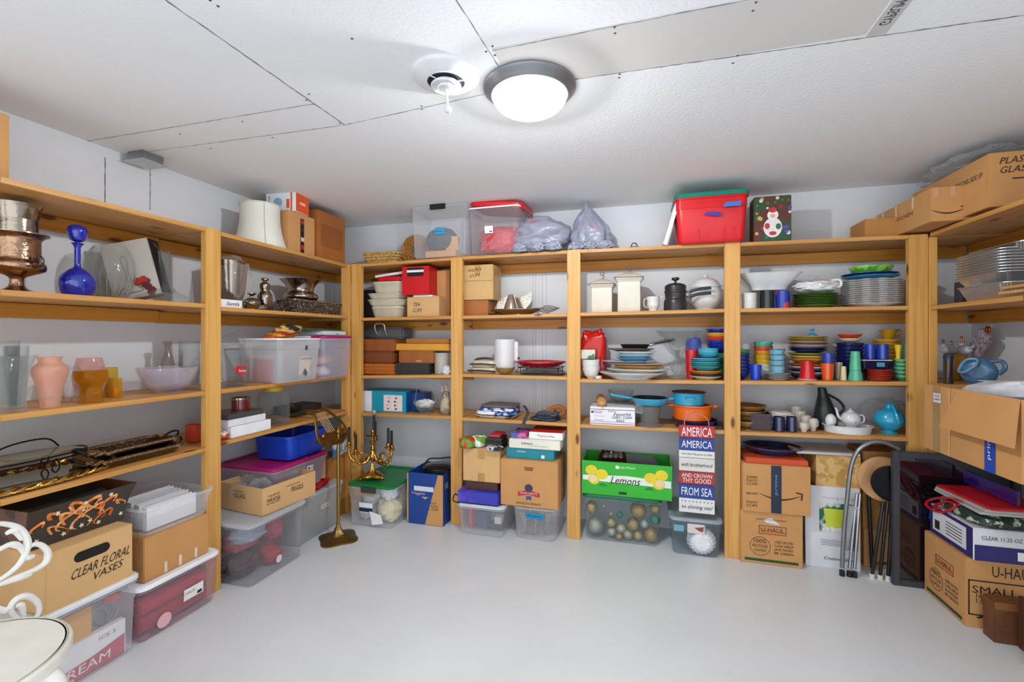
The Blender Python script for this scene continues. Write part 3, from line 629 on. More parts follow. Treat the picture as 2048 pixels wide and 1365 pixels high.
OR = P('#d9702a',.45,h2='#e9a05a',vscale=30,name='painted_scroll')
m = MB()
def spt(x,z): t=max(0,min(1,z/h_)); return (x,-d_*tole_y(t)-.006,z)
def scroll(x,z,s,fl,n=16,ln=1.):
    pts = [spt(x+fl*s*(k/n*1.2*ln)*math.cos(k/n*4.2*1),z+s*.55*math.sin(k/n*4.4)*(1-.3*k/n)) for k in range(n)]
    m.tube(pts,lambda t:.0085*(1-.8*t)+.0012,6,sub=2,flat=.35)
for x,z,s,fl in ((0,.07,.09,1),(0,.07,.09,-1),(.06,.06,.1,1),(-.06,.06,.1,-1),(.11,.1,.05,1),(-.11,.1,.05,-1),(.04,.11,.07,1),(-.04,.11,.07,-1),(.1,.04,.06,1),(-.1,.04,.06,-1),(.13,.08,.035,-1),(-.13,.08,.035,1)): scroll(x,z,s,fl)
m.build('painted_scrolls',OR,rt); m = MB()
for x,z in ((.0,.035),(.03,.045),(-.035,.04),(.06,.025),(-.06,.025),(0,.13),(.05,.13),(-.05,.13),(.09,.135),(-.09,.12),(.145,.03),(-.145,.03),(0,.1)):
    c = spt(x,z); m.add([(c[0]+(.011 if k%2 else .005)*math.cos(k*PI/5),c[1]-.002,c[2]+(.011 if k%2 else .005)*math.sin(k*PI/5)) for k in range(10)],[tuple(range(10))])
m.build('painted_flowers',P('#ddd5b5',.5),rt,smooth=False)
m = MB()
for sx in (-1,1):
    for sy in (-1,1): m.sph(.008,(sx*w_*.83,sy*d_*.66,.002),8)
m.build('foot',GOLD,rt)
m = MB(); m.cyl((-w_*.8,0,h_*.62),(w_*.75,0,h_*.66),.032,20); o = m.build('paper_roll',P('#5a5f66',.35,metal=.4),None,g.loc+Vector((0,0,.0))); o.rotation_euler=(0,0,g.rz); tag(o,'long grey roll lying in the black tole magazine holder','roll')
# binders bin over carton over red bin
g = gw('L',-1.948,-1.585,.485,.40,0.0,.248,1.06); rt = sbin(g,'clear bin with white lid holding rolled red cloths on the floor',lid=P('#f2f2f5',.3,name='white_lid'),body=clear('#f0dfe6',.14,'#e6d6de',.3,name='pinkish_plastic',edge=.3))
dbox(rt,g,'F',.055,.115,.10,.055,WHITE,'label_sticker',.006); txt(rt,g,'F','STERILITE',.035,.12,.05,.012,P('#c04a4a',.5),o=.007); dbox(rt,g,'F',.085,.1,.025,.015,INK,'barcode',.007)
decal(rt,g,'F',[(-.085+.033*math.cos(k*PI/12),.055+.033*math.sin(k*PI/12)) for k in range(24)],P('#e9b9bd',.5),'round_sticker',.006)
RC = P('#b01e2e',.8,bump=.2,name='red_cloth')
for i,(dx,dz,r,c_) in enumerate(((-.02,.045,.04,RC),(-.02,.125,.04,P('#c5203a',.8)),(-.13,.05,.042,RC),(-.13,.13,.036,P('#d8402c',.8)),(-.24,.05,.042,P('#8e1f36',.8)),(-.24,.13,.04,P('#7a2440',.8)),(-.05,.19,.03,P('#7b2a48',.8)))):
    m = MB()
    m.tube([(-.155,0,0),(.155,0,0)],r*.98,18); m.tube([(-.157,r*.5*math.cos(a*.55),r*.5*math.sin(a*.55)) for a in range(1,12)],.003,5)
    o = m.build('rolled_cloth',c_,None,W3('L',-1.765,.435+dx,dz+.004)); o.rotation_euler=(0,0,PI/2); tag(o,['bright red cloth roll at front bottom of white lidded bin','crimson cloth roll behind the white sticker in bin','red cloth roll in middle bottom of bin','orange red cloth roll in middle top of bin','dark red cloth roll in back bottom of bin','maroon cloth roll in back top of bin','small plum cloth roll topmost in bin'][i],'cloth roll','rolled cloths in the white lidded bin')
g = gw('L',-1.915,-1.60,.455,.36,.2495,.452); rt = carton(g,'plain cardboard box with tape bits between white lidded bin and binder bin',CARD)
for x in (-.06,.01,.09): dbox(rt,g,'F',x,.03,.014,.05,P('#e3d5c4',.3),'tape')
g = gw('L',-1.905,-1.60,.455,.34,.4535,.585,1.12); rt = sbin(g,'open clear tray bin holding white binders, on plain cardboard box',body=FROST)
for i,(x,dx,h0,cc) in enumerate(((0,.06,.105,'#ececef'),(0,.11,.115,'#d9dade'),(.01,.16,.12,'#c9ccd4'),(0,.21,.125,'#e8e8ea'))):
    gg = gw('L',-1.87,-1.63,.44-dx+.03,.03,.462,.462+h0); rr_ = root('ring_binder','%s binder, %s from the front in open tray bin'%(['white','pale grey','blue grey','off white'][i],['first','second','third','fourth'][i]),'binder',gg.loc,ROT['L'],'binders in the tray bin',tilt=(0,0))
    MB().box(-gg.w/2,gg.w/2,-.014,-.011,0,h0).box(-gg.w/2,gg.w/2,.011,.014,0,h0).box(-gg.w/2,-gg.w/2+.003,-.011,.011,0,h0).build('cover',P(cc,.4),rr_); MB().box(-gg.w/2+.006,gg.w/2-.006,-.01,.01,.004,h0-.006).build('pages',WHITE,rr_)
# white iron chair
CH = P('#e9e8e2',.35,bump=.1,bscale=40,name='white_painted_iron')
cc = Vector((.81,-2.67,0)); rt = root('parlor_chair','white scrolled iron chair with round padded seat at lower left','chair',cc)
MB().lathe([(0,.425),(.96,.425),(1,.432),(1,.452),(.97,.458),(.93,.459),(0,.462)],.25,1,48).build('seat',P('#e6e4da',.45,name='ivory_seat'),rt)
MB().lathe([(.945,.459),(.955,.4625),(.965,.459)],.25,1,48).build('seat_piping',P('#bdb9a8',.6),rt)
for k in range(4):
    a = .55+k*PI/2; ca, sa = math.cos(a), math.sin(a)
    MB().tube([((.2)*ca,(.2)*sa,.425),((.245)*ca,(.245)*sa,.38),((.235)*ca,(.235)*sa,.3),((.2)*ca,(.2)*sa,.16),((.21)*ca,(.21)*sa,.06),((.25)*ca,(.25)*sa,.012)],lambda t:.026*(1-.55*t),10,sub=5).build('leg',CH,rt)
def cx_(u,v): 
    p = hit_x(u,v,.60); return p-cc
paths = [[(-30,1052),(5,1048),(40,1058),(55,1085),(45,1120),(15,1150),(-30,1175)],
 [(48,1108),(62,1092),(80,1090),(95,1104),(92,1124),(70,1140),(20,1160),(-30,1185)],
 [(48,1108),(55,1116),(68,1112)],[(-10,1105),(20,1090),(40,1095),(48,1108)],[(12,1068),(30,1062),(44,1080)],
 [(62,1150),(40,1156),(0,1170)],
 [(70,1238),(78,1225),(76,1208),(60,1194),(38,1196),(22,1212),(24,1226),(36,1238)],[(22,1212),(10,1222),(-6,1215)],[(30,1214),(42,1212),(48,1234)],[(-6,1215),(-20,1230),(-40,1225)]]
yc_ = min(cx_(u,v).y for pth in paths for u,v in pth)
for pth in paths:
    q = [cx_(u,v) for u,v in pth]
    MB().tube(q,lambda t:.011*(1-.45*abs(2*t-1)),8,sub=6).build('back_scroll',CH,rt)
    MB().tube([Vector((p.x,2*yc_-p.y,p.z)) for p in q],lambda t:.011*(1-.45*abs(2*t-1)),8,sub=6).build('back_scroll',CH,rt)
# ================================================================ LEFT WALL, FAR BAY
# lampshade
g = ce('L',462,572,412,.27,1); g.h*=1
rt = root('lampshade','ivory bell lampshade standing on the top left shelf','lampshade',g.loc,0)
m = MB(); m.lathe([(1,0),(.93,.12),(.82,.35),(.75,.6),(.73,.85),(.75,1),(.74,1),(.72,.85),(.74,.6),(.81,.35),(.92,.12),(.985,0)],g.R,g.h,40); m.build('fabric_shade',P('#dedcd0',.8,name='ivory_fabric'),rt)
for z,r in ((0,1.0),(1,.755)): MB().tube([(g.R*r*math.cos(a*PI/20),g.R*r*math.sin(a*PI/20),z*g.h) for a in range(40)],.004,6,closed=True).build('trim_band',P('#cfcab8',.7),rt)
for k in range(4):
    a = -.6+k*PI/2; m = MB(); m.tube([(g.R*(r+.008)*math.cos(a),g.R*(r+.008)*math.sin(a),z*g.h) for r,z in ((1,0),(.93,.12),(.82,.35),(.75,.6),(.73,.85),(.75,1))],.0025,5,sub=3); m.build('seam_piping',P('#b9b5a5',.8),rt)
# top boxes near corner
za = shz('L',1,-.8)+.002
g = gw('L',-.97,-.72,.385,.36,za,zz('L',640,442,.385)); rt = carton(g,'tan cardboard box with open slot showing jars on top left shelf',CARD)
dbox(rt,g,'F',-.0,g.h*.45,.035,g.h*.86,P('#1e1512',.9),'open_slot')
for i,(zc,col) in enumerate(((.04,'#b3202a'),(.09,'#c9c4bf'),(.15,'#2a2a2e'),(.2,'#b02a30'))):
    dbox(rt,g,'F',0.002,zc*g.h/.25,.03,.028,P(col,.4),'packed_jar',.002)
dbox(rt,g,'L',0,g.h/2,.08,g.h,P('#b5824a',.35),'tape')
g2 = gw('L',-.71,-.40,.40,.36,shz('L',1,-.5)+.002,zz('L',690,440,.40)+.0); rt = carton(g2,'dark reddish brown cardboard chest on top shelf at the corner',P('#a5622a',.6,var=.1),'brown_chest')
dbox(rt,g2,'F',0,g2.h*.5,.24,.16,P('#935422',.6),'worn_patch')
gg = gw('L',-.945,-.80,.40,.22,g.top+.001,g.top+.125); rt = carton(gg,'white and orange appliance carton on top of tan slotted box',P('#e9e9ee',.4),'appliance_carton',rot=.12)
OG = P('#e8571c',.45,name='orange_print')
dbox(rt,gg,'F',0,gg.h/2,gg.w*.97,gg.h*.97,OG,'orange_panel'); dbox(rt,gg,'F',0,gg.h*.5,.06,.018,P('#f2c9a8',.4),'logo',.002)
dbox(rt,gg,'L',.08,gg.h*.5,.012,gg.h*.98,P('#e05a2c',.5),'print_stripe',.002); decal(rt,gg,'L',[(-.02+.032*math.cos(k*PI/12),gg.h*.48+.032*math.sin(k*PI/12)) for k in range(24)],P('#8fb3d4',.5),'printed_fan'); dbox(rt,gg,'L',.055,gg.h*.4,.022,.06,OG,'printed_handle',.002)
txt(rt,gg,'L','whoozle',-.085,gg.h*.6,.06,.014,INK,0,PI/2)
# row 2
g = ce('L',428,495,524,.26,2); single(g,[(0,0),(.65,0),(.5,.12),(.8,.3),(.95,.7),(1.02,.95),(1.05,1),(.98,1),(.9,.7),(0,.2)],SILV,'silver_bucket','silver wine bucket wrapped in clear film behind near post','bucket')
m = MB(); m.lump(g.R*2.4,g.R*2.2,g.h*1.12,9,.12,4,e=.8); o = m.build('plastic_wrap',POLY,None,g.loc); tag(o,'crumpled clear wrap around the silver wine bucket','wrap')
g = gp('L',441,484,600,.40,.006,2); rt = carton(g,'small folded white paper sign with handwriting on shelf edge',WHITE,'paper_sign','sign',bev=0); txt(rt,g,'F','Samla',0.01,g.h*.5,g.w*.6,g.h*.45,P('#1b2440',.6),.3)
g = ce('L',484,522,597,.34,2); rt = turned(g,[(0,0),(.6,0),(.6,.1),(1,.5),(.95,.7),(.5,1),(0,1)],SILV,'covered_dish','small low silver covered dish with knob finial','dish'); MB().lathe([(0,0),(.2,0),(.12,.4),(.5,.8),(.5,1),(0,1)],g.R,.035,16,c=(0,0,g.h-.002)).build('finial',SILV,rt)
g = ce('L',486,548,612,.31,2); single(g,[(0,0),(.95,0),(1,.6),(1,1),(.9,1),(.85,.4),(0,.3)],DSILV,'silver_coaster_tray','flat dark silver tray under the covered dish and shaker','tray',sx=1,sy=.9)
g = ce('L',514,545,573,.3,2); rt = turned(g,[(0,0),(.75,0),(.8,.05),(1,.45),(.95,.65),(.6,.8),(.65,.9),(.7,1),(0,1)],SILV,'cocktail_shaker','round shouldered silver shaker with ball topped lid','shaker'); MB().lathe([(.7,0),(.65,.3),(.3,.5),(.2,.6),(.5,.75),(.45,.95),(0,1)],g.R,zz('L',529,562,.3)-g.top+.02,16,c=(0,0,g.h-.002)).build('lid',SILV,rt)
g = ce('L',556,641,561,.24,2); single(g,[(0,0),(.6,0),(.62,.04),(.4,.12),(.3,.22),(.6,.32),(.85,.48),(.8,.58),(.62,.66),(.72,.85),(1,1),(.97,1),(.66,.86),(.5,.6),(0,.4)],SILV,'silver_compote','wide rimmed silver compote bowl on pedestal behind woven basket','compote')
BK = P('#4a4340',.35,metal=.7,bump=1.,bscale=70,h2='#a89c90',vscale=90,name='woven_silver')
g = gp('L',592,687,604,.37,.17,2); rt = root('woven_basket','dark silver woven basket at the corner post on left shelf','basket',g.loc,g.rz); m = MB()
for j in range(7):
    z = g.h*(j+.5)/7; ring = m.rr(g.w*(.82+.025*j),g.d*(.82+.025*j),.03,z,seg=7)
    m.tube([(p[0]+.003*(-1)**(k+j)*(1 if abs(p[0])>g.w*.3 else 0),p[1]+.003*(-1)**(k+j),z) for k,p in enumerate(ring)],g.h/13,6,closed=True,sub=2)
m.loft([m.rr(g.w*.8,g.d*.8,.03,0.001),m.rr(g.w*.82,g.d*.82,.03,.01)]); m.build('body',BK,rt)
m=MB(); ring = m.rr(g.w*1.0,g.d*1.0,.03,g.h); m.tube(ring,.005,6,closed=True); m.build('rim',SILV,rt)
m = MB(); m.lump(.15,.1,.06,6,.2); o = m.build('crumpled_cloth',P('#c8c2ba',.8,bump=.4),None,g.loc+Vector((0,.0,.02))); o.rotation_euler=(0,0,g.rz); tag(o,'pale crumpled cloth lying in dark woven basket','cloth')
# row 3
g = ce('L',436,492,690,.3,3)
rt = turned(g,[(0,0),(.8,0),(.95,.06),(1,.2),(1,.85),(.85,1),(.8,1),(.94,.85),(.94,.2),(0,.05)],GLASS,'cookie_jar','clear glass biscuit jar with lid and red sticker','jar',seg=24,wav=(10,.03))
m = MB(); m.lathe([(.92,0),(.96,.1),(.9,.35),(.5,.6),(.15,.68),(.12,.72),(.3,.85),(.2,1),(0,1)],g.R,zz('L',g.um,657,.3)-g.top,24,c=(0,0,g.h)); m.build('lid',GLASS,rt)
p_ = face(g,'F'); m = MB()
pts = [(-.05,.1),(-.035,.12),(.035,.12),(.05,.105),(.04,.075),(.0,.055),(-.04,.085)]
q = MB(); q.add([(g.R*1.02*math.sin(x/g.R*.9)-.0,-g.R*1.02*math.cos(x/g.R*.9),z) for x,z in pts],[tuple(range(7))]); q.build('red_sticker',P('#d4141c',.4),rt,smooth=False)
txt(rt,g,'F','Famous',0,.092,.05,.016,WHITE,.2,o=.005)
a = -.98; MB().lathe([(0,0),(1,0),(1,1),(0,1)],.09,.006,28).build('glass_base_plate',GLASS,rt)
g = gw('L',-1.135,-.79,.47,.30,shz('L',3,-1.)+.002,zz('L',600,677,.47),1.1)
g.loc.x -= .0
MK = clear('#f6f6f8',.34,'#f0f0f2',.4,name='milky_plastic',edge=.3)
rt = sbin(g,'open milky plastic bin of files overhanging the left shelf',body=MK,rim=P('#f2f2f4',.4))
dbox(rt,g,'F',.04,g.h*.36,.10,g.h*.42,P('#e9d3b8',.6),'printed_card',-.004); decal(rt,g,'F',[(.02,.05),(.045,.03),(.06,.05),(.035,.085)],P('#5a6068',.5),'printed_icon',.006); dbox(rt,g,'F',.04,g.h*.78,.02,.03,P('#44484c',.5),'printed_badge',.006); txt(rt,g,'F','PORTABLE BOILER',.045,g.h*.52,.1,.01,P('#6a6a6a',.5),o=.006)
for i,(a_,d_,c_,t_) in enumerate(((-1.09,.36,'#b5283c',.1),(-1.06,.30,'#dfe3ea',.12),(-1.04,.25,'#b5283c',.1))):
    gg = gw('L',a_-.009,a_+.009,d_,.12,g.z+.004,g.z+.15); rr_ = carton(gg,['red book standing at the front of the milky files bin','white booklet between two red books in files bin','red book behind white booklet in files bin'][i],P(c_,.5),'standing_book','book',tilt=(0,0)); rr_.rotation_euler=(0,0,ROT['L']+.3)
for i,(c_,s_) in enumerate((('#d8682a','dark orange'),('#e9a33a','amber'),('#b5401e','rust red'),('#e8b45a','pale orange'),('#2a2a30','black patterned'))):
    m = MB(); m.lump(.20,.12,.028,i+3,.15,3,e=.5); o = m.build('folded_napkin',P(c_,.8,bump=.3,h2=('#e9c46a' if i==4 else None)),None,W3('L',-.99+i*.012,.34+.01*i,g.top+.001+i*.014)); o.rotation_euler=(.04*i,-.1,ROT['L']+.15*i); tag(o,s_+' folded cloth napkin heaped on the milky files bin','napkin','napkins on files bin')
for i,(c_,s_) in enumerate((('#e7e7ea','white'),('#7e8388','grey'))):
    gg = gw('L',-.83+i*.0,-.70,.40-i*.01,.17,g.top+.0015+i*.014,g.top+.0145+i*.014); carton(gg,s_+' booklet lying flat on front bin beside orange napkins',P(c_,.5),'booklet','booklet',rot=.1)
g = gw('L',-.755,-.465,.485,.32,shz('L',3,-.6)+.002,zz('L',655,674,.485),1.08)
rt = sbin(g,'milky bin with magenta lid at corner of the left shelf',lid=P('#b01a6a',.35,name='magenta_lid'),body=clear('#f3eef6',.3,'#e9e2ee',.4,name='lilac_plastic',edge=.3),lidh=.02)
MB().lump(.22,.2,.09,4,.2).build('dummy_cloth',P('#8aa0b8',.8),None,None) if False else None
m = MB(); m.lump(.23,.22,.08,4,.15); o = m.build('folded_linens',P('#7f93b0',.8,h2='#e9e4da',vscale=6),None,g.loc+Vector((0,0,.004))); tag(o,'blue and cream linens folded in magenta lidded bin','linens')
m = MB(); m.lump(.18,.2,.07,5,.15); o = m.build('folded_linens',P('#d9b49a',.8),None,g.loc+Vector((0,0,.087))); tag(o,'peach linens on top inside magenta lidded bin','linens')
gg = gw('L',-.70,-.46,.45,.22,g.top+.012,g.top+.040); rt = carton(gg,'flat white carton resting on the magenta lid',P('#ececf0',.4),'flat_carton','box'); txt(rt,gg,'F','art',.02,gg.h*.4,.03,.01)
gx = gg; m = MB(); m.loft([m.rr(.3,.22,.05,0),m.rr(.31,.23,.05,.006),m.rr(.3,.22,.05,.008)]); o = m.build('green_lid',P('#2fa06a',.4),None,gg.loc+Vector((-.02,-.0,gg.h+.001))); o.rotation_euler=(0,0,PI/2); tag(o,'thin green plastic lid on top of flat white carton','tray')  # loose green lid lying flat on the carton
# row 4
zr = shz('L',4,-1.35)+.002
g = gw('L',-1.42,-1.14,.41,.20,zr,zr+.062); rt = carton(g,'long flat white carton at bottom of small pile behind near post',P('#f0f0f3',.4),'white_carton')
g2 = gw('L',-1.43,-1.17,.40,.2,g.top+.001,g.top+.04); carton(g2,'white carton with dark lid resting on the long white carton',P('#e4e4e8',.4),'white_carton'); 
g3 = gw('L',-1.43,-1.18,.395,.2,g2.top+.001,g2.top+.03); carton(g3,'grey glossy flat box on top of two white cartons',P('#4a4a4c',.25),'grey_box')
g = ce('L',462,500,795,.30,g3.top+.001); rt = turned(g,[(0,0),(.96,0),(1,.05),(1,.95),(.95,1),(0,1)],P('#6a1014',.15,coat=.6,name='dark_red_wax'),'candle_jar','dark red wax candle with silver band on grey box','candle'); MB().lathe([(.98,.82),(1.02,.84),(1.02,.99),(.97,1.01)],g.R,g.h,28).build('metal_band',SILV,rt)
m = MB(); m.lump(.12,.09,.05,12,.3,4); o = m.build('printed_bag',P('#e8e3d4',.4,h2='#c8402a',vscale=28,bump=.3,name='printed_bag'),None,W3('L',-1.46,.36,shz('L',4,-1.46)+.002)); tag(o,'crumpled colourful printed bag on shelf beside near post','bag')
g = ce('L',518,575,782,.3,4); rt = turned(g,[(0,0),(.9,0),(1,.06),(1,.82),(.75,.98),(.7,1),(.66,1),(.9,.8),(.94,.1),(0,.05)],GLASS,'glass_canister','large square shouldered glass canister with yellow lid','jar',e=4)
MB().lathe([(0,0),(.75,0),(.75,.8),(.65,1),(0,1)],g.R,.03,24,c=(0,0,g.h)).build('lid',P('#d9a514',.4),rt)
g = ce('L',566,607,812,.2,shz('L',4,-1.0)+.035); single(g,BOWL,P('#5f4e44',.3,metal=.8),'metal_bowl','dark metal bowl sitting on plates behind glass canister','bowl')
for i,(cn,c_) in enumerate((('dark silver','#6c645c'),('patterned','#a8926e'),('pewter','#8c8680'))):
    gg = ce('L',560,618,830,.2,shz('L',4,-.95)+.002+i*.009); gg.h=.012; single(gg,PLATE,P(c_,.3,metal=.6),'serving_plate',cn+' plate, '+ORD[i]+' of the pile under the dark metal bowl','plate','plates under dark metal bowl')
g = gw('L',-.74,-.40,.40,.30,shz('L',4,-.6)+.002,shz('L',4,-.6)+.008); carton(g,'flat tan cardboard sheet on left shelf by the corner post',CARD,'cardboard_sheet','sheet')
g = gw('L',-.72,-.42,.2,.18,shz('L',4,-.6)+.0085,shz('L',4,-.6)+.06); carton(g,'dark flat case against the wall behind cardboard sheet',P('#3b3230',.5),'flat_case','case')
# floor pile, left far bay
g = gw('L',-1.455,-1.065,.575,.42,0,.338,1.07)
rt = sbin(g,'large clear bin of red and plum wrapped things on the floor',lid=clear('#f0f3f6',.4,'#e3e8ee',.3,name='clear_lid',edge=.3),body=clear('#eeeef0',.1,'#dcdce0',.25,name='clear_plastic',edge=.3))
decal(rt,g,'F',[(.0+.022*math.cos(k*PI/12),.075+.022*math.sin(k*PI/12)) for k in range(24)],P('#dcdcdc',.5),'round_sticker',.006); dbox(rt,g,'T',.14,-.09,.1,.05,P('#7fb4de',.5),'blue_label')
for i,(dx,dy,dz,w_,h_,c_,nm) in enumerate(((-.1,-.02,.004,.21,.14,'#3c1420','dark plum'),(.06,-.1,.004,.10,.10,'#c01028','bright red'),(.1,.02,.004,.14,.16,'#7a1428','crimson'),(-.08,.02,.13,.22,.12,'#b04854','rose'),(.1,-.05,.13,.10,.14,'#c03850','pink'),(-.1,-.1,.2,.2,.09,'#a8b4c0','pale grey'))):
    m = MB(); m.lump(w_,.16,h_,i+20,.25,3); o = m.build('wrapped_bundle',P(c_,.5,bump=.3),None,W3('L',-1.26+dx,.40+dy*-.6,dz+.004)); o.rotation_euler=(0,0,PI/2); tag(o,nm+' wrapped bundle inside the large clear floor bin','bundle','bundles in large clear bin')
g = gw('L',-1.31,-.92,.545,.36,.34,.495); g.loc = Vector((.375,-1.12,.342)); 
rt = openbox(g,'open cardboard tray of bubble wrapped glassware on large clear bin',CARD2,rot=-.10)
txt(rt,g,'F','THIS SIDE UP',-.12,.10,.08,.012); txt(rt,g,'F','PARADISE',-.12,.075,.09,.022); txt(rt,g,'F','DISTRIBUTING',-.12,.055,.09,.008); dbox(rt,g,'F',.02,.12,.1,.003,INK,'printed_line'); txt(rt,g,'F','FRAGILE',.05,.09,.09,.03); dbox(rt,g,'L',-.02,.12,.1,.003,INK,'printed_line'); txt(rt,g,'L','GLASS',.0,.095,.09,.028)
for i,(x,y,s_) in enumerate(((-.12,-.05,.13),(.0,.05,.12),(.1,-.04,.14),(-.06,.1,.12),(.13,.08,.11),(-.15,.08,.1))):
    m = MB(); m.lump(s_,s_,s_*.85,30+i,.22,4); o = m.build('wrapped_glass',POLY,None,Vector((g.loc.x,g.loc.y,.41))+Vector((-y,x,0))); tag(o,'glass in crumpled bubble wrap in the open cardboard tray','wrapped glass','wrapped glassware in the cardboard tray')
g = gw('L',-.985,-.55,.475,.36,0,.30,1.05); g.h=.30
rt = sbin(g,'grey translucent bin behind large clear bin, red cloth on top',lid=clear('#e8ecee',.6,'#ccd0d3',.35,name='grey_lid'),body=clear('#eceef0',.4,'#dfe2e5',.4,name='grey_frosted',edge=.3)); dbox(rt,g,'F',.03,.19,.09,.03,P('#ddd6b8',.6),'paper_label',.006); txt(rt,g,'F','table stuff',.03,.19,.07,.012,INK,.3,o=.007)
m = MB(); m.lump(.4,.34,.04,44,.2,3,e=.6); o = m.build('red_cloth',P('#c8102e',.9,bump=.3),None,W3('L',-.76,.28,.305)); o.rotation_euler=(0,0,PI/2); tag(o,'bright red cloth spread between grey bin and magenta bin','cloth')
g = gw('L',-1.13,-.70,.50,.40,.345,.55,1.12)
g.loc = W3('L',-.93,.245,.347)
rt = sbin(g,'wide bin with magenta lid under the blue tub, far left floor pile',lid=P('#b01a6a',.35,name='magenta_lid'),body=clear('#efe6ec',.35,'#dccdd8',.35,name='pinkish_frosted',edge=.3)); dbox(rt,g,'F',.06,.13,.06,.055,WHITE,'label_sticker',.01); dbox(rt,g,'F',.05,.14,.02,.012,P('#703040',.5),'barcode',.011)
m = MB(); m.lump(.3,.25,.15,47,.1); o = m.build('packed_fabric',P('#a87a98',.8),None,g.loc+Vector((0,0,.004))); tag(o,'mauve fabric packed inside wide magenta lidded bin','fabric')
g = gw('L',-1.02,-.66,.44,.30,.565,.72,1.08); BT = P('#1440b8',.35,name='blue_plastic')
rt = root('blue_tub','deep blue open plastic tub stacked on magenta lid under the shelf','tub',g.loc,g.rz); m = MB()
m.loft([m.rr(g.w*.9,g.d*.9,.03,0),m.rr(g.w,g.d,.04,g.h*.9),m.rr(g.w+.03,g.d+.03,.05,g.h*.92),m.rr(g.w+.03,g.d+.03,.05,g.h),m.rr(g.w-.01,g.d-.01,.04,g.h),m.rr(g.w*.87,g.d*.87,.03,.006)]); m.build('body',BT,rt)
# tall carton by corner post + toy-like picture packet
g = gw('L',-.60,-.40,.40,.3,.0,.47); carton(g,'tall cardboard box standing at the corner behind the brass stand',P('#b5793c',.8))
g = gw('L',-.645,-.625,.45,.0015,.0,.0015) 
m = MB(); m.cyl((0,0,0),(0,0,.2),.022,16); o = m.build('cardboard_tube',CARD2,None,W3('L',-.66,.40,.352)); tag(o,'short cardboard tube standing beside the tall corner box','tube')
g = gw('L',-.56,-.41,.43,.02,.478,.64); rt = carton(g,'blue and cream illustrated packet leaning on corner post',P('#4f8fd0',.4,h2='#e9e1cf',vscale=14,name='printed_packet'),'picture_packet','packet',tilt=(0,-.1))
# brass lyre music stand
b = Vector((.64,-.80,0)); rt = root('music_stand','brass lyre music stand with ornate square base on floor','music stand',b)
m = MB()
BRD = P('#8a7040',.35,metal=1,bump=.5,bscale=60,name='aged_brass')
pr = [(1,.0),(1,.008),(.75,.02),(.5,.03),(.25,.05),(.13,.085),(.1,.1),(0,.1)]; rings = []
for r, z in pr: rings.append([(.112*r*math.cos(a)*(1+.28*abs(math.cos(2*(a)))**2),.112*r*math.sin(a)*(1+.28*abs(math.cos(2*(a)))**2),z) for a in [2*PI*k/48 for k in range(48)]])
m.loft(rings); m.build('base',BRD,rt)
MB().cyl((0,0,.09),(0,0,.73),.011,14).build('pole',P('#a8873c',.25,metal=1,name='polished_brass'),rt)
MB().lathe([(1,0),(1.6,.3),(1.2,.6),(1.8,.8),(1,1)],.012,.05,14,c=(0,0,.71)).build('collar',BRASS,rt)
def ly(u,v,dx=0): 
    p = hit_x(u,v,.64+dx); return p-b
ypx = lambda L_,dx=0: [ly(u,v,dx) for u,v in L_]
MB().tube(ypx([(613,826),(628,830),(632,850),(634,870),(642,886),(656,890)]),.0075,8,sub=5,flat=1.4).build('lyre_arm',BRASS,rt)
MB().tube(ypx([(645,815),(660,825),(672,835),(684,845),(692,862),(680,872),(664,882)]),.0065,8,sub=5,flat=1.4).build('lyre_arm',BRASS,rt)
MB().tube(ypx([(618,822),(632,824),(648,820)]),.009,8,sub=4).build('crossbar',BRASS,rt)
for i in range(5): MB().tube(ypx([(629+i*4,824-i*.8),(656+i*3.2,866-i*1)]),.003,6).build('string',P('#e0c090',.3,metal=.6),rt)
m = MB(); q = ypx([(645,889),(700,862)]); a_ = q[0]; b2 = q[1]; t_=(b2-a_); 
m.add([a_+Vector((.03,0,-.01)),a_+Vector((-.06,0,.012)),a_+t_*.5+Vector((-.08,0,.03)),b2+Vector((-.05,0,.02)),b2+Vector((.0,0,-.0)),a_+t_*.5+Vector((.05,0,-.03))],[(0,1,2,3,4,5)])
m2 = MB(); top = [Vector(v) for v in m.v]; m2.add(top+[v-Vector((0,0,.006)) for v in top],[(0,1,2,3,4,5),(11,10,9,8,7,6)]+[(k,(k+1)%6,(k+1)%6+6,k+6) for k in range(6)]); m2.build('music_ledge',BRD,rt)
for u,v in ((646,873),(676,862)): 
    p = ly(u,v,.0); MB().sph(.015,p,14).build('rosette',BRASS,rt)
# ================================================================ BACK WALL, BAY 1 AND 2
# --- top shelf
g = gp('B',724,795,504,.24,.16,1); rt = root('wicker_tray','shallow golden woven wicker tray on the top shelf at the corner','tray',g.loc,0); m = MB()
WK = P('#c09046',.6,bump=1,bscale=120,h2='#e2c07a',vscale=80,name='wicker')
for j in range(5): m.tube(m.rr(g.w*(.75+.06*j),g.d*(.75+.06*j),.03,g.h*(j+.5)/5,seg=5),g.h/9,6,closed=True,sub=2)
m.loft([m.rr(g.w*.74,g.d*.74,.03,.001),m.rr(g.w*.76,g.d*.76,.03,.01)]); m.build('body',WK,rt)
g = ce('B',795,862,452,.15,1); rt = root('rattan_ball','round open woven rattan charger leaning behind clear bins','rattan charger',W3('B',g.a+.02,.16,g.z),0,tilt=(0,0)); m = MB(); R = .115
for k in range(7):
    a = k*PI/7; m.tube([(R*.98*math.cos(t)*math.cos(a)*1.0,.018*math.sin(t*3+k),R+R*.98*(math.sin(t))) if False else (R*math.cos(t+a)*(.35+.65*abs(math.cos(2*t))),.012*math.sin(3*t+k),R+R*math.sin(t+a)*(.35+.65*abs(math.cos(2*t)))) for t in [2*PI*i/40 for i in range(40)]],.009,6,closed=True)
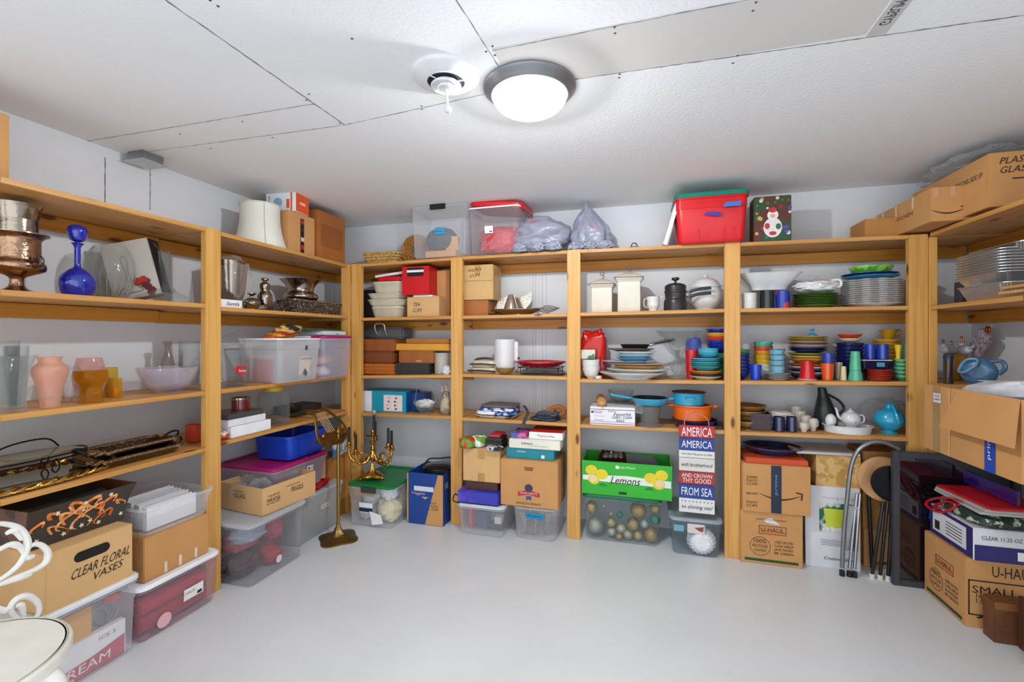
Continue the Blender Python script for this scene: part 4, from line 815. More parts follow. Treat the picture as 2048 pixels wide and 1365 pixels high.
m.tube([(R*math.cos(t),0,R+R*math.sin(t)) for t in [2*PI*i/30 for i in range(30)]],.012,8,closed=True); m.build('woven_frame',P('#a8742c',.5,bump=.4,name='rattan'),rt)
g = gp('B',826,932,412,.40,.33,1,1.06); rt = sbin(g,'tall clear bin with black clip handle holding hats on top shelf',body=FROST,latch=(BLACK,1))
decal(rt,g,'F',[(-.03,.20),(.05,.205),(.055,.165),(-.02,.16)],P('#2a9ad0',.5),'blue_tape',.012); txt(rt,g,'F','Fall Decor',.013,.183,.06,.014,P('#103a70',.5),.2,o=.014)
m = MB(); m.lump(.24,.26,.2,50,.06); o = m.build('dark_hat',P('#3c4048',.8),None,g.loc+Vector((-.03,-.03,.045))); tag(o,'large dark round shape inside clear bin with black handle','hat')
gg = gw('B',g.a-.12,g.a+.12,.38,.28,g.z+.004,g.z+.05); carton(gg,'tan carton flat in the bottom of clear bin with black handle',CARD)
gg = gw('B',g.a+.02,g.a+.12,.33,.02,g.z+.055,g.z+.16); carton(gg,'tan paper sheet standing in clear bin with black handle',P('#d2a05c',.7),'paper_sheet','paper',tilt=(.1,0))
g = gp('B',941,1035,414,.40,.33,1,1.07); rt = sbin(g,'clear bin with white rim and loose tilted red lid on top shelf',body=clear('#f4eef0',.14,'#e9e0e4',.35,bump=.1,bscale=15,name='frosted_plastic',edge=.35),rim=P('#eeeef2',.4))
dbox(rt,g,'F',-.03,.165,.06,.05,WHITE,'label_sticker',.012); dbox(rt,g,'F',-.015,.152,.02,.008,INK,'barcode',.013)
m = MB(); m.lump(.29,.29,.2,53,.2,3,e=.6); o = m.build('red_garland',P('#c8303c',.35,bump=.8,bscale=40,name='red_foil'),None,g.loc+Vector((.02,-.02,.004))); tag(o,'bundle of shiny red garland inside clear bin with red lid','garland')
q = MB(); W_,D_ = g.w*1.12,g.d*1.12
q.loft([q.rr(W_,D_,.05,0),q.rr(W_+.006,D_+.006,.05,.03),q.rr(W_-.02,D_-.02,.05,.045),q.rr(W_-.07,D_-.07,.04,.045),q.rr(W_-.09,D_-.09,.04,.036),q.rr(W_-.09,D_-.09,.04,.03),q.rr(W_-.012,D_-.012,.05,.028),q.rr(W_-.012,D_-.012,.05,0)])
o = q.build('lid',RED,rt,Vector((.01,.02,g.h+.012))); o.rotation_euler=(.06,.1,0)
BAGM = P('#9497a8',.3,bump=1.,bscale=11,name='grey_plastic_bag')
def bag(u0,u1,vt,d,label,seed,knot=None,txt_=None,squish=1.):
    g = ce('B',u0,u1,vt,d,1); rt = root('plastic_bag',label,'bag',g.loc,0)
    m = MB(); m.lump(2.1*g.R,1.6*g.R,g.h*1.05,seed,.22,1.7,nu=64,nv=44)
    if knot: 
        for i in range(len(m.v)):
            x,y,z = m.v[i]; t = max(0,z/g.h-.25)/.75; m.v[i] = (x*(1-.75*t)+knot*t*g.R,y*(1-.6*t),z)
    m.build('bag_body',BAGM,rt)
    m = MB(); 
    for k in range(3): m.lump(.11,.06,.06,seed+k+1,.4,3,c=((-.6+k*.6)*g.R,-.6*g.R,0),nu=32,nv=20)
    m.build('crumpled_hem',BAGM,rt)
    return g, rt
g,rt = bag(1026,1136,442,.27,'grey plastic shopping bag slumped beside the bin with red lid',61); 
txt(rt,g,'F','Walmart',-.01,g.h*.86,.1,.025,P('#a83a48',.5),.1,-.1,o=-.035)
g,rt = bag(1138,1232,412,.22,'grey plastic bag gathered to a peak on top shelf',66,knot=-.25)
txt(rt,g,'F','Walmart',.02,g.h*.45,.08,.02,P('#9a2a3c',.5),.2,-1.,o=-.01)
# --- row 2 bay 1
g = gp('B',724,744,580,.24,.14,2); carton(g,'black glossy coffee machine mostly hidden behind the corner post',P('#191b1f',.15,coat=.5),'coffee_machine','appliance')
zc = 0; base = None; prev = shz('B',2,.7)+.001
FD = P('#cfc6b0',.45,name='beige_stoneware')
for i,(u0,u1,vt,lb,cm) in enumerate(((736,800,612,'beige oval stoneware dish, bottom of the four dish pile',FD),(728,806,598,'beige oval stoneware dish, second from bottom of dish pile',FD),(728,805,586,'beige flat lidded dish, third from bottom of dish pile',FD),(738,808,562,'beige domed lidded dish, top of the dish pile',FD))):
    g = gp('B',u0,u1,vt,.27,.22,prev); rt = root('stoneware_dish',lb,'dish',g.loc,0,'beige stoneware dish pile')
    m = MB(); m.loft([m.rr(g.w*.8,g.d*.8,.05,0),m.rr(g.w*.88,g.d*.88,.06,g.h*.2),m.rr(g.w*.95,g.d*.95,.06,g.h*.75),m.rr(g.w,g.d,.07,g.h*.8),m.rr(g.w,g.d,.07,g.h*.95),m.rr(g.w*(.9 if i<3 else .7),g.d*(.9 if i<3 else .7),.06,g.h)]); m.build('body',cm,rt); prev = g.top+.001
g = gp('B',752,812,554,.26,.2,prev); m = MB(); m.loft([m.rr(g.w*.98,g.d,.03,0),m.rr(g.w,g.d,.03,g.h*.5),m.rr(g.w*.98,g.d,.03,g.h)]); o = m.build('red_lid',RED,None,g.loc); tag(o,'small flat red plastic lid on top of beige dish pile','container')  # loose red plastic lid on the dish pile
g2 = gw('B',g.a-.15,g.a+.1,.25,.19,g.top+.012,g.top+.03); rt = carton(g2,'flat white carton tilted on beige dish pile beside red cube box',P('#eeeef0',.4),'white_carton'); rt.rotation_euler=(0,-.1,0)
z2 = shz('B',2,1.0)+.001
g = gp('B',814,878,594,.30,.24,z2); rt = carton(g,'pale cardboard box marked TEA CUPS under the red cube box',CARD2); txt(rt,g,'F','TEA',-.05,g.h*.62,.06,.028,INK,.3); txt(rt,g,'F','CUPS',-.045,g.h*.32,.075,.028,INK,.3)
g3 = gw('B',g.a-.085,g.a+.075,.30,.22,g.top+.001,g.top+.014); carton(g3,'thin white tray lying between red cube box and tea cups box',WHITE,'white_tray','tray')
g4 = gp('B',804,858,533,.32,.22,g3.top+.001); rt = openbox(g4,'bright red square box with open window on tea cups box',P('#c8101c',.4),'red_box',t=.006)
dbox(rt,g4,'F',0,g4.h*.8,g4.w*.6,g4.h*.3,BLACK,'window'); dbox(rt,g4,'F',.0,g4.h*.83,g4.w*.62,g4.h*.08,WHITE,'paper_strip',.003)
gk = gw('B',g4.loc.x-g4.w/2+.012,g4.loc.x+g4.w/2-.012,.3,.18,g4.z+.008,g4.top-.03); carton(gk,'dark object filling the bright red square box',BLACK,'dark_case','case')
g = gp('B',862,899,541,.18,.14,z2); carton(g,'tan cardboard box behind red box beside the second post',CARD)
# --- row 2 bay 2
g = gp('B',922,976,601,.27,.2,2); rt = carton(g,'orange brown wooden box under the taped cups box',P('#a8642a',.5,var=.12),'wooden_box')
g2 = gp('B',925,986,530,.28,.2,g.top+.002); rt = carton(g2,'taped cardboard box handwritten with CUPS on the wooden box',P('#cda76c',.6),tape=True); txt(rt,g2,'F','RALPH\'S',-.02,g2.h*.86,.1,.022,INK,.35,.08); txt(rt,g2,'F','CUPS',-.02,g2.h*.7,.08,.022,INK,.35,.05); dbox(rt,g2,'F',0,g2.h*.54,g2.w*.98,.003,CARDD,'flap_gap')
dbox(rt,g2,'R',0,g2.h*.5,.12,g2.h*.8,TAPE,'tape')
g = ce('B',985,1078,620,.25,2); single(g,PLATE,SILV,'silver_platter','oval silver platter lying on shelf beside wooden box','platter',sx=1.1,sy=.8)
g = ce('B',1008,1036,590,.25,g.top+.001); rt = turned(g,[(0,0),(.9,0),(1,.05),(.75,.5),(.45,.85),(.3,1),(0,1)],P('#b09a90',.25,metal=.7),'silver_bell','conical silver bell like ornament on the oval platter','ornament')
m = MB(); zb = shz('B',2,1.62)
pts = [(0,.0),(.12,.05),(.18,.0),(.22,.06),(.3,.12)]
A = [hit_y(u,v,-.16) for u,v in ((985,626),(998,600),(1020,590),(1045,594),(1065,583),(1062,605),(1050,620))]
m = MB(); c0 = A[0]; m.loft([[tuple(p-c0+Vector((0,dy,0))) for p in A] for dy in (0,.008)]); o = m.build('silver_leaf_dish',P('#c7bfae',.2,metal=.9,bump=.2),None,c0); tag(o,'wavy edged silver leaf dish standing behind the bell ornament','dish')
for i in range(3):
    p0 = hit_y(1070+i*6,622-i*2,-.27+.02*i); rt = root('wire_whisk',['balloon wire whisk nearest front on shelf','balloon wire whisk in the middle of whisk bundle','balloon wire whisk at back beside third post'][i],'whisk',(p0.x,p0.y,zb+.026+i*.012),.12*i,'wire whisks')
    for k in range(6):
        a = k*PI/6; MB().tube([(0,0,0)]+[(t*.13,.022*math.sin(PI*(t**.8))*math.cos(a)*1.1,.022*math.sin(PI*(t**.8))*math.sin(a)+.0) for t in (.2,.45,.7,.9)]+[(.135,0,0)]+[(t*.13,-.022*math.sin(PI*(t**.8))*math.cos(a),-.022*math.sin(PI*(t**.8))*math.sin(a)) for t in (.9,.7,.45,.2)]+[(0,0,0)],.0011,5,sub=3).build('wire_loop',STEEL,rt)
    MB().cyl((-.06,0,0),(.01,0,0),.006,8).build('handle',STEEL,rt)
g = gp('B',1163,1178,603,.2,.08,2)
# --- row 3 bay 1
z3 = shz('B',3,.75)+.001
g = gp('B',722,788,728,.30,.22,z3); 
for i in range(3):
    q = gw('B',g.a-g.w/2,g.a+g.w/2,.30,.22,z3+i*g.h/3+.0005,z3+(i+1)*g.h/3); carton(q,'orange brown wooden tray, '+['bottom','middle','top'][i]+' of the three tray stack by corner post',P('#b8621e',.4,var=.12,name='orange_wood'),'wooden_tray','tray',group='orange wooden tray stack',bev=.006)
z = g.top+.001; q = gp('B',722,787,703,.29,.2,z); carton(q,'rounded dark brown leather case on the orange tray stack',P('#7a4220',.3),'leather_case','case',bev=.012)
z = q.top+.001; q2 = gp('B',724,790,679,.29,.2,z); carton(q2,'reddish brown wooden box on top of leather case',P('#8f4d20',.45,var=.15),'wooden_box','box',bev=.005)
z = q2.top+.001; q3 = gp('B',724,806,655,.22,.16,z); rt = carton(q3,'grey metal roasting pan on top of the brown wooden box',P('#6a6e74',.35,metal=.6),'roasting_pan','pan',bev=.015)
fn = face(q3,'F'); MB().tube([fn(-.04,q3.h*.35,.002),fn(-.045,q3.h*.8,.03),fn(-.035,q3.h*1.25,.04),fn(.035,q3.h*1.25,.04),fn(.045,q3.h*.8,.03),fn(.04,q3.h*.35,.002)],.0045,8,sub=5).build('handle',P('#d9d6cf',.3,metal=.6),rt)
zb = z3
for i in range(5):
    q = gp('B',790,858,727,.28,.22,z3); hh = q.h/5; qq = gw('B',q.a-q.w/2+rnd.uniform(-.004,.004),q.a+q.w/2,.28,.2,z3+i*hh+.0005,z3+(i+1)*hh); carton(qq,'dark grey slate placemat book, '+ORD[i]+' of the dark stack',P('#33322f',.6),'dark_placemat','placemat',group='dark placemats',bev=.002)
z = z3+q.h+.001; q5 = gp('B',797,866,702,.28,.2,z); rt = carton(q5,'chestnut wooden box on dark placemats with pale oval inlay',P('#9a5c28',.35,var=.15),'wooden_box','box',bev=.006); decal(rt,q5,'F',[(.03+.025*math.cos(k*PI/12),.012+.01*math.sin(k*PI/12)) for k in range(13)],P('#c9a078',.5),'oval_inlay')
z = q5.top+.001; q6 = gp('B',784,899,688,.27,.2,z); carton(q6,'honey coloured pine cutting board on chestnut box',P('#d9982f',.45,var=.08),'cutting_board','cutting board',bev=.004)
z = q6.top+.001; q7 = gp('B',812,899,678,.25,.16,z); carton(q7,'long orange brown board topmost of the cutting boards',P('#b06c26',.45,var=.1),'cutting_board','cutting board',bev=.004)
g = ce('B',868,902,706,.2,3); single(g,CASS,P('#b9b4a8',.3),'casserole_dish','grey stoneware dish tucked behind second post on third shelf','dish')
m = MB(); m.lump(.07,.06,.08,70,.3); o = m.build('white_cloth',P('#d9dde2',.8),None,W3('B',al('B',893,.3),.3,z3+.0)); tag(o,'crumpled white cloth bundle beside second post on third shelf','cloth')
# --- row 3 bay 2
g = gp('B',936,990,733,.28,.12,3); CR = P('#cfc3a8',.35)
for i,(u0,u1,vt,lb) in enumerate(((937,990,735,'cream and dark electric hand mixer lying lower'),(940,988,721,'cream electric knife resting on hand mixer'))):
    q = gp('B',u0,u1,vt,.27,.11,(shz('B',3,1.45)+.001) if i==0 else zq+.001); zq = q.top
    rt = root('kitchen_appliance',lb,'appliance',q.loc,.1*i); m = MB(); m.loft([m.rr(q.w*.9,q.d*.8,.03,0),m.rr(q.w,q.d,.04,q.h*.35),m.rr(q.w*.95,q.d*.9,.04,q.h*.8),m.rr(q.w*.7,q.d*.6,.03,q.h)]); m.build('body',CR,rt)
    MB().tube([(-q.w*.52,-q.d*.52,q.h*.4),(0,-q.d*.56,q.h*.45),(q.w*.52,-q.d*.52,q.h*.3)],.006,6,sub=3).build('dark_trim',P('#2d221c',.4),rt)
    MB().tube([(-q.w*.4,0,q.h*.9),(-q.w*.2,0,q.h*1.2),(q.w*.25,0,q.h*1.2),(q.w*.4,0,q.h*.8)],.008,8,sub=4).build('handle',P('#3b2c24',.4),rt)
g = ce('B',988,1032,679,.2,3); rt = turned(g,[(0,0),(.95,0),(1,.03),(1,.94),(.96,.97),(.96,.99),(.85,1),(0,1)],P('#dcdcdc',.2,coat=.5),'coffee_grinder','tall white cylindrical canister appliance on third shelf','canister')
MB().box(g.R*.9,g.R*1.25,-.012,.012,g.h*.1,g.h*.93).build('side_grip',P('#e4e4e4',.3),rt,bevel=.004); MB().box(g.R*1.2,g.R*1.4,-.01,.01,g.h*.42,g.h*.47).build('switch',BLACK,rt,bevel=.002)
g = ce('B',990,1030,735,.29,3); single(g,BOWL,clear('#dcc9a8',.35,'#a8834a',.1,name='amber_tinted'),'glass_bowl','small amber tinted glass bowl before white canister','bowl')
z = shz('B',3,1.95)+.001
for i,(u0,u1,vt,lb,c_) in enumerate(((1031,1122,752,'white rectangular platter, bottom of the platter pile','#e3e3e2'),(1034,1124,747,'thin dark tray second in platter pile','#44444a'))):
    q = gp('B',u0,u1,vt,.31,.22,z); m = MB(); m.loft([m.rr(q.w*.85,q.d*.8,.02,0),m.rr(q.w,q.d,.03,q.h),m.rr(q.w*.96,q.d*.94,.03,q.h),m.rr(q.w*.82,q.d*.75,.02,q.h*.4)]); o = m.build('flat_platter',P(c_,.3),None,q.loc); tag(o,lb,'platter'); z = q.top+.001
q = gp('B',1036,1120,735,.30,.2,z); rt = root('wire_rack','black wire cooling rack under the red oval platter','rack',q.loc,0); 
MB().tube(MB().rr(q.w,q.d,.015,q.h*.9),.003,6,closed=True).build('frame',IR,rt)
for k in range(6): x = -q.w/2+q.w*(k+.5)/6; MB().tube([(x,-q.d/2,q.h*.9),(x,q.d/2,q.h*.9)],.0018,5).build('rod',IR,rt)
for sx in (-1,1):
    for sy in (-1,1): MB().cyl((sx*q.w*.45,sy*q.d*.45,0),(sx*q.w*.45,sy*q.d*.45,q.h*.9),.003,6).build('leg',IR,rt)
z = q.top+.001
g = ce('B',1028,1133,722,.21,z); single(g,[(0,0),(.6,0),(.7,.1),(1,.75),(1,1),(.95,1),(.65,.35),(0,.25)],P('#a80f20',.15,coat=.6),'red_platter','glossy dark red oval platter topmost beside third post','platter',sy=.75)
# --- row 4 bay 1
g = gp('B',724,812,783,.29,.22,4); rt = carton(g,'teal, white and blue appliance carton on fourth shelf',P('#1d93ad',.4,name='teal_print'),'appliance_carton')
dbox(rt,g,'F',-g.w*.38,g.h/2,g.w*.22,g.h*.98,P('#dfe3ea',.5),'white_panel'); dbox(rt,g,'F',g.w*.21,g.h*.45,g.w*.42,g.h*.76,P('#e2d3cf',.5),'photo_panel'); dbox(rt,g,'R',0,g.h/2,g.d*.98,g.h*.98,P('#184a94',.4),'blue_panel'); dbox(rt,g,'F',g.w*.21,g.h*.45,.003,g.h*.7,WHITE,'divider',.002)
for i in range(8): dbox(rt,g,'F',g.w*(.12+.16*(i%2)+rnd.uniform(-.03,.03)),g.h*(.18+.17*(i//2)),.018,.012,P(['#a84a44','#3c2c2c','#caa79c','#7a2f38'][i%4],.5),'printed_photo',.002)
g2 = gw('B',g.a+g.w*.3,g.a+g.w*.5+.11,.2,.13,g.z,g.z+g.h*.9); carton(g2,'dark blue carton behind the teal appliance carton',P('#1a3f80',.4),'blue_carton')
g = ce('B',830,872,803,.27,4); rt = turned(g,[(0,0),(.6,0),(.5,.12),(.8,.4),(1.1,.9),(1.2,1),(1.1,1),(.75,.45),(0,.3)],CUT,'crystal_basket','cut glass basket with arched handle on fourth shelf','basket',seg=32,wav=(8,.06))
MB().tube([(g.R*1.1*math.cos(t),0,g.h*.95+g.R*2.0*math.sin(t)) for t in [PI*k/16 for k in range(17)]],.006,8).build('handle',CUT,rt)
m = MB(); m.lump(g.R*1.8,g.R*1.5,g.h*.7,72,.3); o = m.build('white_tissue',P('#e9e9ea',.7),None,g.loc+Vector((0,0,g.h*.45))); tag(o,'white tissue bundle heaped in the cut glass basket','tissue')
p = W3('B',al('B',892,.27),.27,shz('B',4,1.2)); rt = root('rabbit_figurine','cream ceramic rabbit figurine with upright ears beside second post','figurine',p)
RBT = P('#b8a890',.6,h2='#8a7a68',thr=.5,vscale=14,bump=.5,name='rabbit_glaze')
m = MB(); m.lathe([(0,0),(.8,0),(1,.15),(1,.4),(.8,.62),(.55,.72),(.62,.8),(.65,.9),(.45,1),(0,1.02)],.045,.17,20)
m.build('body',RBT,rt)
for sx in (-1,1): MB().lump(.022,.014,.075,3,.05,c=(0,0,0)).build('ear',RBT,rt).location = (sx*.018-.014,0,.158)
for sx in (-1,1): MB().sph(.004,(sx*.014,-.028,.15),8).build('eye',BLACK,rt)
MB().lump(.016,.014,.012,2,.05,c=(0,-.031,.132)).build('muzzle',P('#d8cdbb',.6),rt)
# --- row 4 bay 2
PB = P('#e5e5e8',.8,h2='#2f4f96',thr=.52,vscale=22,name='blue_patterned_cloth')
rt0 = W3('B',al('B',997,.24),.24,shz('B',4,1.55)+.001)
m = MB(); m.loft([m.rr(.25,.18,.04,0),m.rr(.30,.22,.05,.018),m.rr(.29,.21,.05,.02),m.rr(.24,.17,.04,.006)]); o = m.build('striped_tray',P('#dad4cc',.5,h2='#2a2a30',thr=.56,vscale=14,name='striped_glaze'),None,rt0); tag(o,'white tray with dark stripes under the folded towels','tray')
for i,(lb,mm,h_) in enumerate((('white and blue patterned folded towel, bottom of towel pile',PB,.03),('blue and white print folded towel in middle of towel pile',P('#2c4c94',.8,h2='#dfe2e8',thr=.5,vscale=30),.028),('grey brown folded cloth, top of the towel pile',P('#6b6462',.9,bump=.3),.022))):
    m = MB(); m.lump(.30-.02*i,.2,h_,80+i,.1,2,e=.35); o = m.build('folded_towel',mm,None,rt0+Vector((.01*i,0,.021+i*.027))); tag(o,lb,'towel','folded towels on the striped tray')
m = MB(); m.tube([hit_y(u,v,-d) for u,v,d in ((1048,812,.3),(1056,826,.34),(1050,838,.364),(1047,850,.366))],.012,6,sub=4,flat=.25); o = m.build('dark_ribbon',P('#3a3a40',.8),None); tag(o,'dark grey ribbon trailing over edge of fourth shelf','ribbon')
for i,(c_,lb) in enumerate((('#4a5260','slate grey'),('#3c4350','charcoal'),('#586070','blue grey'))):
    m = MB(); m.lump(.2-.03*i,.16,.022,90+i,.25,2.5,e=.6); o = m.build('folded_cloth',P(c_,.9,bump=.3),None,W3('B',al('B',1092,.25)+.01*i,.26,shz('B',4,2.0)+.001+i*.017)); tag(o,lb+' cloth, '+['bottom','middle','top'][i]+' of the small pile beside third post','cloth','dark cloths by third post')
m = MB(); m.tube([hit_y(u,v,-.24) for u,v in ((1092,826),(1105,817),(1122,815),(1128,826),(1112,832),(1098,828),(1108,821))],.017,8,sub=5); o = m.build('orange_scarf',P('#a8642c',.8,bump=.3),None); tag(o,'rust orange twisted scarf lying on dark cloths','scarf')
# --- floor bay 1
GRN = P('#0b7d3c',.35,name='green_plastic')
g = gp('B',700,783,972,.575,.46,0,1.05); rt = sbin(g,'clear bin with green lid carrying the gilt candelabra',lid=GRN,body=FROST,latch=(P('#3a3f3a',.5),1))
dbox(rt,g,'F',-.03,.14,.11,.07,P('#eef0f4',.5),'label_sticker',.007); dbox(rt,g,'F',-.03,.125,.11,.03,P('#1c2c4c',.5),'label_band',.008); decal(rt,g,'F',[(.0,.12),(.09,.10),(.11,.04),(.02,.02)],WHITE,'label_sticker',.009); dbox(rt,g,'F',-.05,.25,.16,.06,P('#c88a5c',.7),'kraft_envelope',-.008)
for i,(x,y,z_,s_,c_) in enumerate(((-.1,-.1,.005,.13,'#c5c5c8'),(.08,-.1,.005,.17,'#e9dfae'),(-.07,-.1,.12,.13,'#dcdde0'),(.09,-.12,.17,.12,'#eceef2'),(.08,.1,.005,.18,'#e5dcb8'),(-.08,.1,.005,.18,'#d0d0d2'))):
    m = MB(); m.lump(s_,s_,s_*1.0,100+i,.25); o = m.build('stuffed_bundle',P(c_,.8,bump=.3),None,g.loc+Vector((x,y,z_))); tag(o,['grey bundle low left','cream yellow bundle low right','pale grey bundle high left','white fluffy bundle high right','pale yellow bundle at back right','light grey bundle at back left'][i]+' in the green lidded bin','bundle','bundles in green lidded bin')
GT = g
# candelabra
p = W3('B',al('B',745,.44),.44,g.top+.009); rt = root('candelabra','ornate gilt five arm candelabra with black candles on green lid','candelabra',p)
zt_ = zz('B',742,866,.44)-p.z
rings = []
for r,z_ in ((1,0),(1.05,.01),(.95,.02),(.75,.026),(.4,.036),(.2,.05),(0.12,.1)): rings.append([(.078*r*math.cos(a)*(1+.22*math.cos(3*a+.5)),.078*r*math.sin(a)*(1+.22*math.cos(3*a+.5)),.012+z_) for a in [2*PI*k/36 for k in range(36)]])
m = MB(); m.loft(rings); m.build('base',GOLD,rt)
for k in range(3): a = -.17+2*PI*k/3; MB().lump(.034,.034,.022,k,.3,c=(.095*math.cos(a),.095*math.sin(a),0)).build('foot',GOLD,rt)
H_ = zt_; MB().lathe([(0,0),(.35,0),(.2,.06),(.35,.12),(.9,.2),(1,.26),(.85,.34),(.45,.44),(.7,.5),(.35,.55),(.3,.62),(.75,.66),(.8,.7),(.3,.74),(.28,.86),(.5,.9),(.3,.95),(0,.96)],.028,H_-.09,20,c=(0,0,.1),wav=(5,.1)).build('stem',GOLD,rt)
MB().box(-.055,.055,-.006,.006,H_-.03,H_-.018).build('crossbar',GOLD,rt,bevel=.004); MB().sph(.016,(0,0,H_+.01)).build('finial',GOLD,rt)
zc_ = zz('B',742,905,.44)-p.z
arms = [(-2.9,.175,.02),(-2.3,.12,-.02),(.1,.15,-.0),(-.25,.16,.03),(1.9,.08,.05)]
for a,L,dz in arms:
    ca, sa = math.cos(a), math.sin(a); base = zc_-.015
    m = MB(); m.tube([(.015*ca,.015*sa,base+.0),(.35*L*ca,.35*L*sa,base-.05),(.75*L*ca,.75*L*sa,base-.055),(L*ca,L*sa,base-.01),(L*1.02*ca,L*1.02*sa,base+.03+dz)],lambda t:.012-.004*t,8,sub=5)
    for t in range(5): m.sph(.0105,((.35+.15*t)*L*ca,(.35+.15*t)*L*sa,base-.05+.012*math.sin(t*1.9)),8)
    m.tube([(.5*L*ca,.5*L*sa,base-.05),(.45*L*ca,.45*L*sa,base+.0),(.62*L*ca,.62*L*sa,base+.015),(.7*L*ca,.7*L*sa,base-.015)],.006,6,sub=4)
    arm = m.build('arm',GOLD,rt); x,y,z_ = L*1.02*ca, L*1.02*sa, base+.03+dz
    MB().lathe([(0,0),(.4,0),(1.3,.2),(1.4,.3),(.5,.35),(.8,.6),(.9,.8),(.6,1),(0,1)],.02,.045,16,c=(x,y,z_)).build('candle_cup',GOLD,arm)
    MB().cyl((x,y,z_+.044),(x,y,z_+.044+.11),.0095,12).build('candle',P('#17171a',.4),arm)
for ang in (-2.3,.0): MB().lathe([(0,0),(.6,.3),(1,.6),(.3,.8),(.2,1),(0,1)],.008,.04,8,c=(.13*math.cos(ang),.13*math.sin(ang),zc_-.115)).build('drop_pendant',GOLD,rt)
MB().cyl((0,0.02,H_+.02),(0,0.02,H_+.13),.0095,12).build('candle',P('#17171a',.4),rt); MB().lump(.028,.02,.04,5,.4,5,c=(0,.02,H_+.13)).build('candle_ornament',P('#9fb3bd',.2,metal=.8),rt)
# blue vegetable box with pot
g = gp('B',815,886,948,.43,.31,0); rt = openbox(g,'tall open blue and tan produce box handwritten VEGGIE','#' and P('#123f8c',.5,name='blue_print'),t=.006)
decal(rt,g,'F',[(-.0,.003),(g.w/2,.003),(g.w/2,g.h-.004),(g.w*.36,g.h-.004)],CARD,'tan_panel'); dbox(rt,g,'F',-g.w*.49,g.h/2,.012,g.h*.98,CARD,'tan_edge',.002); dbox(rt,g,'F',-.01,g.h*.7,g.w*.55,.035,P('#d8dbe0',.5),'white_print',.002)
txt(rt,g,'F','Veggies',-.055,g.h*.6,.11,.025,P('#d8b8a0',.5)); txt(rt,g,'F','SLOW',g.w*.25,g.h*.44,.05,.016); txt(rt,g,'F','BLEND',g.w*.27,g.h*.38,.055,.016); txt(rt,g,'F','COOKER',g.w*.27,g.h*.32,.06,.016); txt(rt,g,'R','VEG',-.08,g.h*.75,.1,.04,P('#d9c8c8',.5))
m = MB(); m.add([(-.03,-g.d/2-.004,g.h*.55),(.0,-g.d/2-.004,g.h*.5),(.03,-g.d/2-.004,g.h*.55)],[(0,1,2)]); m.build('printed_leaf',P('#b9a37a',.5),rt,smooth=False)
p = g.loc+Vector((.045,.0,.12)); rt = root('canning_pot','dark enamel canning pot with glass lid sitting in produce box','pot',p)
MB().lathe([(0,0),(.95,0),(1,.05),(1,.95),(1.05,.97),(1.05,1),(.97,1),(.95,.1),(0,.05)],.12,g.h-.11,32).build('body',P('#1d2836',.2,coat=.5),rt)
MB().lathe([(0,.35),(.5,.3),(.9,.1),(1,0),(1.02,0),(1.02,.06),(.9,.2),(.5,.45),(0,.5)],.12,.06,32,c=(0,0,g.h-.105)).build('lid',P('#1b1c1e',.15,coat=.5),rt)
MB().tube([(-.1,-.06,g.h-.09),(-.08,-.02,g.h-.05),(0,0,g.h-.045),(.08,.03,g.h-.04),(.1,.05,g.h-.08)],.006,8,sub=4).build('handle',BLACK,rt)
# --- floor bay 2
g3 = gp('B',920,1004,1012,.49,.36,0,1.07); rt = sbin(g3,'small clear lidded bin of blue boxes under purple folder',lid=P('#c9ced6',.35,name='pale_lid'),body=FROST)
for i,(x,y,z_,w_,h_,c_,nm) in enumerate(((-.03,-.05,.005,.1,.12,'#2c4668','navy'),(.06,-.05,.005,.12,.04,'#1c2b44','dark blue'),(.05,.0,.05,.12,.1,'#4a5f72','slate blue'),(-.11,-.06,.005,.03,.16,'#c84a5a','rose pink'),(.09,-.06,.05,.05,.05,'#d8d4c8','ivory'),(-.03,.03,.13,.14,.06,'#8a9a8c','sage'))):
    q = gw('B',g3.a+x-w_/2,g3.a+x+w_/2,.43-y-.1,.06,g3.z+z_,g3.z+z_+h_); carton(q,nm+' small carton inside the clear bin under purple folder',P(c_,.4),'small_carton','carton',group='cartons in small clear bin',rot=.25*(i%3-1))
z = g3.top+.004; q = gp('B',915,996,985,.50,.3,z); rt = carton(q,'purple folder with dark fringe lying on small clear bin',P('#6a4ac8',.5,h2='#3a3ab0',vscale=4),'purple_folder','folder',bev=.006); m = MB(); m.tube([(-q.w/2,-.15,.005),(-q.w/2-.03,-.16,.02),(-q.w/2-.03,-.12,.05),(-q.w/2,-.1,.02)],.004,6,sub=4); m.build('dark_cord',IR,rt); MB().box(-q.w/2,q.w/2,-q.d/2-.004,-q.d/2,0,.01).build('dark_fringe',BLACK,rt)
q2 = gp('B',931,995,965,.46,.2,q.top+.001); carton(q2,'dark brown wooden case between purple folder and tan box',P('#4a2a20',.5),'wooden_case','case',bev=.004)
q3 = gp('B',926,1000,899,.46,.26,q2.top+.001); rt = carton(q3,'tan cardboard box with two brown tape patches near second post',CARD2,bev=.004); dbox(rt,q3,'F',.0,q3.h*.84,.05,q3.h*.28,TAPE,'tape'); dbox(rt,q3,'F',.0,q3.h*.14,.05,q3.h*.26,TAPE,'tape')
z = q3.top+.001
def packet(u,v,wd,hh,dd,d,col,lb,h2=None,txt_=None,rot=0,sd=0):
    p = W3('B',al('B',u,d),d,v); rt = root('snack_packet',lb,'packet',p,rot); m = MB(); m.lump(wd,dd,hh,sd,.12,2.5,e=.5); m.build('packet_body',P(col,.3,h2=h2,vscale=25),rt); return rt
packet(935,z,.11,.075,.12,.44,'#c82a20','red and green printed snack packet on tan box','#5f9a30',sd=1,rot=.3)
packet(958,z,.09,.08,.1,.40,'#6fa838','green leafy printed snack packet beside red packet','#e8efe0',sd=2,rot=-.3)
